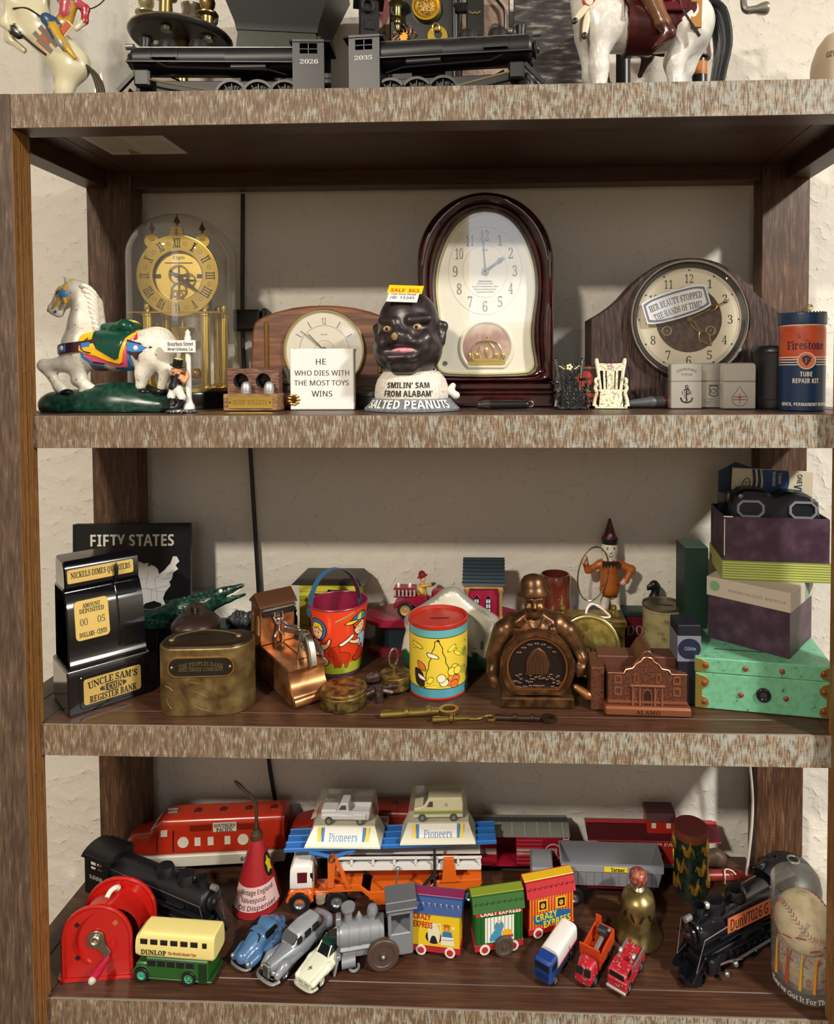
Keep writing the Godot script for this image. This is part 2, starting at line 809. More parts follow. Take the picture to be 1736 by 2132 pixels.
# A spoked or plain wheel about the z axis: tyre and rim as two parts.
func wheel(parent: Node, r: float, w: float, where: Vector3, tyre: Material, rim: Material, spin := 0.0, kind := "wheel", hub := 0.55) -> void:
	var key := "wheelmesh %.4f %.4f %.2f" % [r, w, hub]
	if not mats.has(key):
		var b := B.new().at(Vector3.ZERO, Vector3(90, 0, 0))
		b.lathe([Vector2(r * hub, -w / 2), Vector2(r * 0.93, -w / 2), Vector2(r, -w * 0.32), Vector2(r, w * 0.32), Vector2(r * 0.93, w / 2), Vector2(r * hub, w / 2), Vector2(r * hub, -w / 2)], 20)
		var h := B.new().at(Vector3.ZERO, Vector3(90, 0, 0))
		h.lathe([Vector2(0, -w * 0.42), Vector2(r * hub, -w * 0.42), Vector2(r * hub * 1.01, w * 0.4), Vector2(r * hub * 0.86, w * 0.4), Vector2(r * hub * 0.7, w * 0.25), Vector2(r * hub * 0.3, w * 0.25), Vector2(r * hub * 0.25, w * 0.44), Vector2(0, w * 0.44)], 20)
		mats[key] = [b.build(), h.build()]
	var o := MeshInstance3D.new()
	o.name = kind
	o.mesh = mats[key][0]
	o.material_override = tyre
	parent.add_child(o, true)
	o.position = where
	o.rotation_degrees.y = spin
	var i := MeshInstance3D.new()
	i.name = "hub"
	i.mesh = mats[key][1]
	i.material_override = rim
	o.add_child(i, true)


# A wheel with open spokes about the z axis.
func spoked(parent: Node, r: float, w: float, n: int, where: Vector3, m: Material) -> void:
	var key := "spoked %.4f %.4f %d" % [r, w, n]
	if not mats.has(key):
		var b := B.new()
		b.ring(circle(r, 24), circle(r * 0.84, 24), w, V(0, 0, -w / 2), 0.0)
		b.ext(circle(r * 0.24, 12), w * 1.2, V(0, 0, -w / 2))
		for i in n:
			var a := TAU * i / n
			b.rod(V(cos(a), sin(a)) * r * 0.2, V(cos(a), sin(a)) * r * 0.88, r * 0.045, r * 0.035, 5)
		mats[key] = b.build()
	var o := MeshInstance3D.new()
	o.name = "wheel"
	o.mesh = mats[key]
	o.material_override = m
	parent.add_child(o, true)
	o.position = where


func arc(r: float, a0: float, a1: float, n: int, o := Vector3.ZERO) -> Array:
	var out := []
	for i in n + 1:
		var a := lerpf(a0, a1, float(i) / n)
		out.append(o + V(cos(a) * r, sin(a) * r))
	return out


func brass() -> StandardMaterial3D:
	return mottled("brass", [[0.25, "8f7434"], [0.5, "c5a557"], [0.75, "d9be74"]], 0.02, 0.3, 0.9)


func gold() -> StandardMaterial3D:
	return mt("dcbf5e", 0.22, 0.9)


func iron() -> StandardMaterial3D:
	return mottled("iron", [[0.3, "17171a"], [0.55, "24252a"], [0.8, "34353b"]], 0.004, 0.42, 0.2)

func _ready() -> void:
	set_up_view()
	build_room()
	build_shelf_unit()
	build_cords()
	print("room ", Time.get_ticks_msec())
	make_carousel_horse()
	make_dome_clock()
	make_lamp_post_figure()
	make_bullets()
	make_walnut_clock()
	make_motto_plaque()
	make_head_bank()
	make_arched_clock()
	make_pocket_knives()
	make_toy_chairs()
	make_humped_clock()
	make_lighters()
	make_cup_and_can()
	make_states_folder()
	make_register_bank()
	make_alligator()
	make_oval_bank()
	make_shooting_bank()
	make_yellow_house()
	make_pail()
	make_padlocks()
	make_tin_bank()
	make_mountain()
	make_fire_station()
	make_captain()
	make_keys()
	make_brass_group()
	make_clown()
	make_boxes()
	make_engine_1666()
	make_trains()
	make_winder_and_bus()
	make_oil_can()
	make_cars()
	make_transporter()
	make_crazy_express()
	make_small_trucks()
	make_right_end()
	make_top_left()
	make_top_middle()
	make_top_right()
	print("done ", Time.get_ticks_msec())


func set_up_view() -> void:
	var cam := Camera3D.new()
	cam.name = "camera"
	add_child(cam)
	cam.position = Vector3(0, 0, 0.8)
	cam.rotation = Vector3(-0.0313, 0.0349, -0.0039)
	cam.projection = Camera3D.PROJECTION_FRUSTUM
	cam.near = 0.05
	cam.far = 60.0
	cam.size = 0.05 * 2132.0 / 1380.0
	cam.frustum_offset = Vector2(868.0 - 993.7, 814.8 - 1066.0) / 1380.0 * 0.05
	cam.current = true
	var we := WorldEnvironment.new()
	we.name = "surroundings"
	var e := Environment.new()
	e.background_mode = Environment.BG_SKY
	var sky := Sky.new()
	var ps := ProceduralSkyMaterial.new()
	ps.sky_top_color = Color("b9cdea")
	ps.sky_horizon_color = Color("e8eef6")
	ps.ground_horizon_color = Color("d9dcd8")
	ps.ground_bottom_color = Color("9aa08c")
	ps.sky_energy_multiplier = 1.8
	ps.ground_energy_multiplier = 1.5
	sky.sky_material = ps
	e.sky = sky
	e.tonemap_mode = Environment.TONE_MAPPER_LINEAR
	e.tonemap_exposure = 1.0
	e.sdfgi_enabled = true
	e.ssao_enabled = true
	e.ssil_enabled = true
	we.environment = e
	add_child(we)


func ceiling_lamp(label: String, where: Vector3, tint: String, energy: float, size: float) -> void:
	var t := thing("ceiling_lamp", label, "lamp", where, 0.0, "lamps on the ceiling")
	part(t, "rim", B.new().lathe([Vector2(size * 0.62, 0), Vector2(size * 0.62, -0.02), Vector2(size * 0.55, -0.024), Vector2(size * 0.53, -0.016)], 32), mt("e8e6e0", 0.4))
	var gm := StandardMaterial3D.new()
	gm.albedo_color = Color("f4f0e6")
	gm.emission_enabled = true
	gm.emission = Color(tint)
	gm.emission_energy_multiplier = 3.0
	part(t, "lamp_diffuser", B.new().lathe([Vector2(size * 0.53, -0.016), Vector2(0, -0.016)], 32), gm)
	var l := AreaLight3D.new()
	l.name = "light"
	l.area_size = Vector2(size, size)
	l.light_color = Color(tint)
	l.light_energy = energy
	l.area_range = 12.0
	l.area_attenuation = 2.0
	l.shadow_enabled = true
	t.add_child(l)
	l.position = Vector3(0, -0.03, 0)
	# the lamp's cone points at the shelves
	l.look_at_from_position(where + Vector3(0, -0.03, 0), where + Vector3(0, -1.03, 0), Vector3.FORWARD)


func build_room() -> void:
	var w := StandardMaterial3D.new()
	var n := FastNoiseLite.new()
	n.noise_type = FastNoiseLite.TYPE_SIMPLEX_SMOOTH
	n.seed = 11
	n.frequency = 0.009
	n.fractal_type = FastNoiseLite.FRACTAL_RIDGED
	n.fractal_octaves = 3
	n.fractal_gain = 0.45
	n.domain_warp_enabled = true
	n.domain_warp_amplitude = 26.0
	n.domain_warp_frequency = 0.012
	var t := NoiseTexture2D.new()
	t.width = 1024
	t.height = 1024
	t.seamless = true
	t.noise = n
	var g := Gradient.new()
	g.offsets = PackedFloat32Array([0.0, 0.42, 0.6, 0.86, 1.0])
	g.colors = PackedColorArray([Color(0.3, 0.3, 0.3), Color(0.36, 0.36, 0.36), Color(0.5, 0.5, 0.5), Color(0.62, 0.62, 0.62), Color(1, 1, 1)])
	t.color_ramp = g
	w.albedo_color = Color("dcd7cb")
	w.roughness = 0.85
	w.heightmap_enabled = true
	w.heightmap_texture = t
	w.heightmap_scale = 0.32
	w.uv1_triplanar = true
	w.uv1_world_triplanar = true
	w.uv1_scale = Vector3.ONE / 0.55
	mats["wall"] = w
	var x0 := -2.4
	var x1 := 2.6
	var y0 := -1.2
	var y1 := 1.32
	var z1 := 3.5
	var mid := Vector3((x0 + x1) / 2, (y0 + y1) / 2, (z1 + WALL) / 2)
	var pale := mt("8f8678", 0.85)
	struct("wall_back", B.new().box(Vector3(x1 - x0 + 0.2, y1 - y0, 0.1), Vector3(mid.x, mid.y, WALL - 0.05)), w)
	struct("wall_left", B.new().box(Vector3(0.1, y1 - y0, z1 - WALL), Vector3(x0 - 0.05, mid.y, mid.z)), pale)
	struct("wall_right", B.new().box(Vector3(0.1, y1 - y0, z1 - WALL), Vector3(x1 + 0.05, mid.y, mid.z)), pale)
	struct("ceiling", B.new().box(Vector3(x1 - x0 + 0.2, 0.1, z1 - WALL + 0.2), Vector3(mid.x, y1 + 0.05, mid.z)), mt("cdc8be", 0.9))
	struct("floor", B.new().box(Vector3(x1 - x0 + 0.2, 0.1, z1 - WALL + 0.2), Vector3(mid.x, y0 - 0.05, mid.z)), mt("4d3c2d", 0.5))
	# the wall behind the camera, with the window that the clock glass mirrors
	var a := Vector2(-0.26, 0.3)
	var b := Vector2(0.66, 1.16)
	var f := B.new()
	f.box(Vector3(a.x - x0, y1 - y0, 0.1), Vector3((x0 + a.x) / 2, mid.y, z1 + 0.05))
	f.box(Vector3(x1 - b.x, y1 - y0, 0.1), Vector3((x1 + b.x) / 2, mid.y, z1 + 0.05))
	f.box(Vector3(b.x - a.x, a.y - y0, 0.1), Vector3((a.x + b.x) / 2, (a.y + y0) / 2, z1 + 0.05))
	f.box(Vector3(b.x - a.x, y1 - b.y, 0.1), Vector3((a.x + b.x) / 2, (y1 + b.y) / 2, z1 + 0.05))
	struct("wall_front", f, pale)
	var wf := struct("window_1", B.new().ring([Vector2(a.x, a.y), Vector2(b.x, a.y), Vector2(b.x, b.y), Vector2(a.x, b.y)], [a + Vector2(0.04, 0.04), Vector2(b.x - 0.04, a.y + 0.04), b - Vector2(0.04, 0.04), Vector2(a.x + 0.04, b.y - 0.04)], 0.06, Vector3(0, 0, z1 + 0.02)), mt("f2f0ea", 0.4))
	part(wf, "pane", B.new().box(Vector3(b.x - a.x - 0.08, b.y - a.y - 0.08, 0.004), Vector3((a.x + b.x) / 2, (a.y + b.y) / 2, z1 + 0.05)), glass())
	ceiling_lamp("round white ceiling lamp towards the right of the room", Vector3(1.7, y1, 1.35), "fffaf2", 13.0, 0.2)
	ceiling_lamp("round white ceiling lamp towards the left of the room", Vector3(-1.0, y1, 2.0), "fff3e2", 9.5, 0.2)


func streaks(w: int, h: int, seed_: int, along_x: bool, base: Array, paint: Array, cover: float, drift: float) -> ImageTexture:
	# sawn wood: fine streaks across or along, with worn patches of pale paint
	var n := FastNoiseLite.new()
	n.seed = seed_
	n.frequency = 0.22
	n.fractal_octaves = 3
	var fine := n.get_image(w, maxi(2, h / 8)) if not along_x else n.get_image(maxi(2, w / 24), h)
	fine.resize(w, h, Image.INTERPOLATE_CUBIC)
	n.seed = seed_ + 1
	n.frequency = 0.06
	n.fractal_octaves = 3
	var broad := n.get_image(w, maxi(2, h / 5)) if not along_x else n.get_image(maxi(2, w / 14), h)
	broad.resize(w, h, Image.INTERPOLATE_CUBIC)
	n.seed = seed_ + 2
	n.frequency = 0.02
	n.fractal_octaves = 4
	var patch := n.get_image(w, h)
	n.seed = seed_ + 3
	n.frequency = 0.35
	var cross := n.get_image(maxi(2, w / 10), h)
	cross.resize(w, h, Image.INTERPOLATE_CUBIC)
	for i in [fine, broad, patch, cross]:
		i.convert(Image.FORMAT_L8)
	var f := fine.get_data()
	var br := broad.get_data()
	var pa := patch.get_data()
	var cr := cross.get_data()
	var out := PackedByteArray()
	out.resize(w * h * 3)
	var c0: Color = base[0]
	var c1: Color = base[1]
	var p0: Color = paint[0]
	var p1: Color = paint[1]
	for y in h:
		for x in w:
			var i := y * w + x
			var g := (f[i] * 0.55 + br[i] * 0.45) / 255.0
			var k := c0.lerp(c1, clampf((g - 0.3) * 2.2, 0.0, 1.0))
			var s := pa[i] / 255.0 * 0.22 + f[i] / 255.0 * 0.46 + br[i] / 255.0 * 0.2 + cr[i] / 255.0 * 0.24 + cover + drift * (float(x) / w - 0.5)
			var a := clampf((s - 0.54) * 4.0, 0.0, 0.8)
			k = k.lerp(p0.lerp(p1, clampf(pa[i] / 255.0 * 2.2 - 0.6 + drift * (float(x) / w - 0.5), 0.0, 1.0)), a)
			out[i * 3] = int(k.r * 255.0)
			out[i * 3 + 1] = int(k.g * 255.0)
			out[i * 3 + 2] = int(k.b * 255.0)
	return ImageTexture.create_from_image(Image.create_from_data(w, h, false, Image.FORMAT_RGB8, out))


func wood(t: Texture2D, rough: float, scale: Vector3) -> StandardMaterial3D:
	var m := StandardMaterial3D.new()
	m.albedo_texture = t
	m.roughness = rough
	m.uv1_triplanar = true
	m.uv1_world_triplanar = true
	m.uv1_scale = scale
	m.heightmap_enabled = true
	m.heightmap_texture = t
	m.heightmap_scale = 0.04
	return m


func build_shelf_unit() -> void:
	var t := thing("shelf_unit", "rustic brown wooden shelf unit with worn pale paint on its front rails", "shelf", Vector3(-0.09, -1.2, -0.12))
	var o := -t.position
	var front := streaks(2048, 384, 5, false, [hx("5f4d3c"), hx("8f7a61")], [hx("a59a86"), hx("a4aca7")], 0.03, 0.2)
	var post := streaks(96, 1024, 31, false, [hx("43342a"), hx("665241")], [hx("776650"), hx("82735c")], -0.16, 0.0)
	var side := Ink.new(64, 512, hx("8a5f33"))
	var rs := RandomNumberGenerator.new()
	rs.seed = 4
	for i in 90:
		var x := rs.randf()
		var k := hx("4e3014").lerp(hx("a87a45"), rs.randf())
		var pts := []
		for j in 9:
			pts.append(Vector2(x + rs.randf_range(-0.02, 0.02), j / 8.0))
		side.line(pts, 0.0022, k)
	var brown := streaks(1024, 256, 57, true, [hx("3a2419"), hx("513525")], [hx("5a3d2b"), hx("5f422f")], -0.2, 0.0)
	var mf := wood(front, 0.62, Vector3(1.0 / 1.06, 1.0 / 0.05, 1.0 / 0.05))
	mf.uv1_triplanar = false
	mf.uv1_world_triplanar = false
	mf.uv1_scale = Vector3(1, 0.25, 1)
	mf.heightmap_scale = 0.02
	var mp := wood(post, 0.6, Vector3(1.0 / 0.0724, 1.0 / 0.9, 1.0 / 0.09))
	var ms := wood(side.tex(), 0.5, Vector3(1.0 / 0.034, 1.0 / 0.5, 1.0 / 0.033))
	var mb := wood(brown, 0.42, Vector3(1.0 / 0.8, 1.0 / 0.2, 1.0 / 0.2))
	mats["brown"] = mb
	var mv := wood(streaks(128, 512, 77, false, [hx("3f2a1d"), hx("664731")], [hx("765a43"), hx("80654c")], -0.1, 0.0), 0.5, Vector3(1.0 / 0.09, 1.0 / 0.6, 1.0 / 0.09))
	# posts: front ones carry raw brown on their inner face
	for q in [[-0.6162, 0.0075], [0.4346, 0.0075], [-0.6162, -0.24935], [0.4346, -0.24935]]:
		var fr: bool = q[1] > 0
		var pb := B.new()
		pb.box(Vector3(0.0724, TOP + 1.2, 0.0326 if fr else 0.0343), o + Vector3(q[0], (TOP - 1.2) / 2, q[1]), 0.0015)
		var po := part(t, "post", pb, mp if fr else mv)
		if fr:
			var s := 1.0 if q[0] < 0 else -1.0
			var fb := B.new().box(Vector3(0.001, TOP + 1.2 - 0.002, 0.0296), o + Vector3(q[0] + s * 0.0363, (TOP - 1.2) / 2, q[1]))
			part(po, "inner_face", fb, ms)
	for k in 4:
		var y: float = [TOP, TWO, THREE, FOUR][k]
		var zf := 0.0238 if k == 0 else 0.0
		var wd := 0.9786 - 0.001
		var rail := part(t, "front_rail", B.new().box(Vector3(wd, 0.04, 0.033), o + Vector3(-0.0909, y - 0.0205, zf - 0.0175), 0.0012), mb)
		var fm: StandardMaterial3D = mf.duplicate()
		fm.uv1_offset = Vector3(0.0, 0.25 * k, 0)
		part(rail, "painted_face", B.new().ext([Vector2(-wd / 2, -0.02), Vector2(wd / 2, -0.02), Vector2(wd / 2, 0.02), Vector2(-wd / 2, 0.02)], 0.0012, o + Vector3(-0.0909, y - 0.0208, zf - 0.0012), 0.0004), fm)
		part(t, "shelf_board", B.new().box(Vector3(wd, 0.018, 0.24 + zf), o + Vector3(-0.0909, y - 0.0098, (zf - 0.0345 - 0.2745) / 2), 0.0008).box(Vector3(0.0372, 0.0178, 0.2224), o + Vector3(-0.5988, y - 0.01, -0.1205)).box(Vector3(0.0372, 0.0178, 0.2224), o + Vector3(0.417, y - 0.01, -0.1205)), mb)
		part(t, "back_rail", B.new().box(Vector3(wd, 0.0408, 0.032), o + Vector3(-0.0909, y - 0.0204 - 0.0005, -0.25), 0.0012), mb)
		for s in [-0.6349, 0.4533]:
			part(t, "side_rail", B.new().box(Vector3(0.035, 0.0408, 0.223), o + Vector3(s, y - 0.0204 - 0.0005, -0.1205), 0.0012), mb)
	var lb := thing("paper_label", "white printed paper label stuck under the top shelf", "label", Vector3(-0.5, TOP - 0.0187, -0.1))
	var ink := Ink.new(256, 128, hx("b9b4aa"))
	for i in 9:
		ink.rect(0.05, 0.14 + i * 0.085, 0.4, 0.03, hx("8d8a84"))
		ink.rect(0.54, 0.14 + i * 0.085, 0.4, 0.03, hx("94908a"))
	ink.rect(0.0, 0.0, 1.0, 0.06, hx("5a5750"))
	ink.poly([Vector2(0.24, 0.98), Vector2(0.32, 0.72), Vector2(0.42, 0.98)], hx("8a7a2e"))
	var lq := B.new()
	lq.box(Vector3(0.11, 0.0004, 0.085))
	part(lb, "sheet", lq, mt("b9b4aa", 0.5))
	var pq := B.new()
	pq.quad(V(-0.054, -0.0003, 0.042), V(-0.054, -0.0003, -0.042), V(0.054, -0.0003, -0.042), V(0.054, -0.0003, 0.042))
	pq.u = PackedVector2Array([Vector2(0, 0), Vector2(0, 1), Vector2(1, 1), Vector2(0, 0), Vector2(1, 1), Vector2(1, 0)])
	part(lb, "print", pq, printed(ink.tex(), 0.35))


func build_cords() -> void:
	var t := thing("hanging_power_cable", "black power cord hanging down the wall behind the shelves", "cord", Vector3(-0.4, -0.85, -0.279))
	part(t, "cable", B.new().tube(smoothed([V(-0.02, 1.14, 0), V(-0.0235, 0.9, 0), V(-0.0155, 0.75, 0), V(-0.004, 0.5, 0), V(0.0, 0.37, 0), V(0.008, 0.22, 0), V(0.022, 0.12, 0), V(0.05, 0.0, 0)], 6, false), 0.0035, 8), mt("16151a", 0.45))
	var a := thing("power_adapter", "black plug-in power adapter on the wall beside the glass dome clock", "adapter", Vector3(-0.403, 0.083, -0.288))
	part(a, "body", B.new().box(Vector3(0.045, 0.034, 0.03), V(-0.008, 0, 0.0155), 0.003), mt("1a191d", 0.4))
	part(a, "plug_cap", B.new().box(Vector3(0.01, 0.04, 0.022), V(0.0195, 0, 0.013), 0.004), mt("26252a", 0.4))
	var w := thing("white_cable", "thin pale grey cable hanging beside the right rear post", "cord", Vector3(0.38, -0.85, -0.222))
	part(w, "cable", B.new().tube(smoothed([V(-0.012, 0.4, 0), V(-0.01, 0.34, 0), V(0.004, 0.24, 0), V(0.009, 0.16, 0), V(0.0, 0.06, 0)], 6, false), 0.0022, 8), mt("c4bdb4", 0.5))

func make_carousel_horse() -> void:
	var t:=thing("carousel_horse_bank","white painted cast iron carousel horse with green saddle on a green mound","figurine",V(-0.519,TWO,-0.082),0.0)
	t.scale=V(0.95,0.97,0.95)
	var white:=mottled("horse_paint",[[0.0,"2a2521"],[0.14,"57483c"],[0.155,"e6e0cf"],[0.6,"f1ecdf"]],0.009,0.32,0.0,0.0,SMOOTH,512,true)
	white.clearcoat_enabled=true
	white.clearcoat=0.4
	var k:=Color.WHITE
	var b:=nb().flesh(bones([
		[-50,84,0,0,83,0,26,25],[0,83,0,58,88,0,25,27],[58,90,0,70,80,0,26,20],
		[-54,96,0,-46,124,0,22,19],[-46,124,0,-44,150,0,19,16],[-44,150,0,-56,168,0,16,13],[-30,150,0,-28,118,0,9,11],
		[-57,168,0,-76,156,0,13,11],[-76,156,0,-90,144,0,10.5,7.5],[-90,142,0,-84,137,0,6,6],[-75,172,0,-82,168,0,5,4],
		[-62,176,6,-70,188,8,4.2,1.6],[-60,176,-6,-68,187,-8,4.2,1.6],
		[-62,66,12,-96,64,14,13,7.5],[-97,64,14,-76,34,14,7.5,5.5],[-76,34,14,-70,30,14,6,6],
		[-50,66,6,-52,44,8,12,8],[-52,44,8,-30,31,10,7.5,6],[-46,26,10,-44,18,10,4.5,3.5],
		[58,70,10,44,54,12,17,9],[44,54,12,40,36,12,9,7],[66,72,-8,77,58,-8,14,8],[77,58,-8,69,34,-8,8,6.5],[68,76,10,78,60,10,12,8],[78,60,10,70,34,10,8,7],
	],k),0.0026,0.009)
	var body:=part(t,"horse",b,white,60.0)
	# mane: ridges down the neck
	var mane:=nb()
	for i in 9:
		var y:=172.0 - i*7.0
		mane.tube(smoothed(p3([-50+i*2.2,y,4,-38+i*1.9,y+2,12,-27+i*0.8,y - 6,10,-22+i*0.4,y - 14,6]),4,false),[0.0022,0.003,0.0034,0.0036,0.0036,0.0036,0.0036,0.0034,0.003,0.0028,0.0024,0.002,0.001],6)
	part(body,"mane",mane,white,60.0)
	var eye:=nb().ball(mm(-77,163,9.4),V(0.0036,0.0018,0.0014))
	eye.tube(p3([-81,161,10,-79,166,10,-73,168,10.5]),0.0007,5)
	part(body,"eye",eye,mt("15110f",0.3))
	part(body,"nostril",nb().ball(mm(-95,141,5.5),V(0.0022,0.0026,0.001)),mt("4a2f26",0.5))
	for h in [[-66,27,14,9,5],[-19,25,10,10,6],[45,27,12,10,6],[66,27,10,12,6.5],[64,27,-8,9,6]]:
		part(body,"hoof",nb().ball(mm(h[0],h[1],h[2]),V(h[3],h[4],8)*0.001,14,8),mt("0d0d10",0.22))
	# bridle
	var yl:=mt("e0a91e",0.35)
	part(t,"bridle",nb().tube(p3([-58,182,8,-64,172,14.5,-67,163,15]),0.0022,6).tube(p3([-68,162,15,-77,152,13,-86,144,9]),0.0017,6).tube(p3([-67,161,15,-63,149,15]),0.0021,6).tube(p3([-68,163,15,-75,171,9,-79,173,4]),0.002,6),yl)
	part(t,"bridle_rosette",nb().ball(mm(-67,162.5,15.5),V(0.0062,0.0062,0.0026)),mt("3f86c4",0.35))
	part(t,"bit",nb().ball(mm(-84,139,7.4),V(0.0024,0.0024,0.001)),mt("3465ae",0.35))
	# chest strap
	var path:=smoothed(p3([-8,95,26,-28,91,27.5,-52,88,27.4,-70,86,20,-78.5,85,8,-79.5,85,-6,-72,86,-18]),4,false)
	part(t,"chest_strap",strap(path,0.0135,0.002),mt("3b1a26",0.4))
	part(t,"chest_strap_inlay",strap(path.slice(9),0.0098,0.0036),mt("3a79bd",0.35))
	part(t,"chest_strap_inlay",strap(path.slice(3,6),0.0075,0.0036),mt("3a79bd",0.35))
	part(t,"stud",nb().ball(mm(-63,87.5,25.6),V(0.0036,0.0036,0.0016)),mt("dfe3e6",0.3))
	# girth, blanket and saddle in layers
	part(t,"girth",drape([[-28,56],[-18,55],[0,56],[10,59],[14,60]],83,26.4,26.4,0.6),mottled("woven",[[0.3,"3a1c26"],[0.55,"6d4650"],[0.75,"a58a90"]],0.002,0.5))
	part(t,"blanket_border",drape([[-38,88],[-36,74],[-26,66],[-6,62],[10,57],[27,57],[32,66],[34,84],[40,100],[47,106]],83.5,27,27,0.6),mt("3f86c9",0.4))
	part(t,"blanket",drape([[-33,88],[-31,77],[-22,70],[-2,67],[12,62],[25,62],[28.5,70],[30,86],[37,103],[43,107]],83.5,28,28,0.8),mt("d9576f",0.45))
	part(t,"saddle_border",drape([[-39,96],[-37,84],[-28,80],[-14,77],[2,70],[16,66],[21,68],[25,80],[29,92],[38,108]],83.5,29,29,0.9),mt("ecb51c",0.35))
	part(t,"saddle_scroll",nb().tube(smoothed(p3([-26,101,25.5,-33,94,28.6,-34,88,30,-29,83,31,-20,81,31]),3,false),0.0008,5),mt("2b2416",0.5))
	var green:=mt("0f4435",0.2)
	part(t,"saddle",drape([[-22,108],[-20,98],[-12,86],[2,78],[12,72],[18,74],[22,86],[26,100],[34,110]],84,30,29.5,1.4),green)
	part(t,"saddle_seat",nb().flesh(bones([[-16,113,0,-8,115,0,10,8],[-8,113,0,14,118,0,8,8],[16,119,-9,16,119,9,9,9],[24,116,-9,24,116,9,8,8],[2,113,-7,2,113,7,8,8]],k),0.0026,0.008),green,60.0)
	part(t,"cantle_roll",nb().tube(smoothed(p3([36,108,8,40,104,17,41,98,24]),3,false),0.0035,6),mt("c83a33",0.4))
	# blue pennant behind the saddle
	part(t,"pennant",nb().at(mm(0,0,25)).ext(pl([30,99,44,95,60,92,66,88,56,82,46,79,42,71,36,78,30,80]),0.003,O3,0.0008),mt("3b1f2b",0.4))
	part(t,"pennant_inlay",nb().at(mm(0,0,25.6)).ext(pl([30,96,44,93,61,88,50,82,40,81,30,83]),0.0032,O3,0.0008),mt("3f86c9",0.35))
	part(t,"stud",nb().ball(mm(43,87,29),V(0.0036,0.0036,0.0016)),mt("dfe3e6",0.3))
	# mound
	var gb:=nb().flesh(bones([[-90,8,4,0,10,4,13,20],[0,10,4,76,8,2,20,14],[-96,10,8,-88,12,10,11,13],[-60,12,-6,40,14,-6,16,18],[-20,18,0,30,18,0,17,16],[-70,6,14,70,6,14,10,10]],k),0.004,0.02,null)
	for i in gb.p.size():
		gb.p[i].y=maxf(gb.p[i].y,0.0)
	part(t,"mound",gb,mottled("mound_green",[[0.3,"0c2a21"],[0.6,"123d30"],[0.8,"1d5443"]],0.012,0.3),50.0)


func dial_numerals(parent: Node,list: Array,r: float,ht: float,z: float,m: Material,kind: String,upright: bool,o := Vector2.ZERO,wide := 0.62) -> void:
	for i in list.size():
		var s: String=list[i]
		if s == "":
			continue
		var a: float=TAU*(i+1)/12.0
		words(parent,s,ht*wide*(1.0 if upright else 0.7)*maxf(1.0,s.length()*(0.85 if upright else 0.62)),ht,V(o.x+sin(a)*r,o.y+cos(a)*r,z),V(0,0,0 if upright else -rad_to_deg(a)),m,kind)


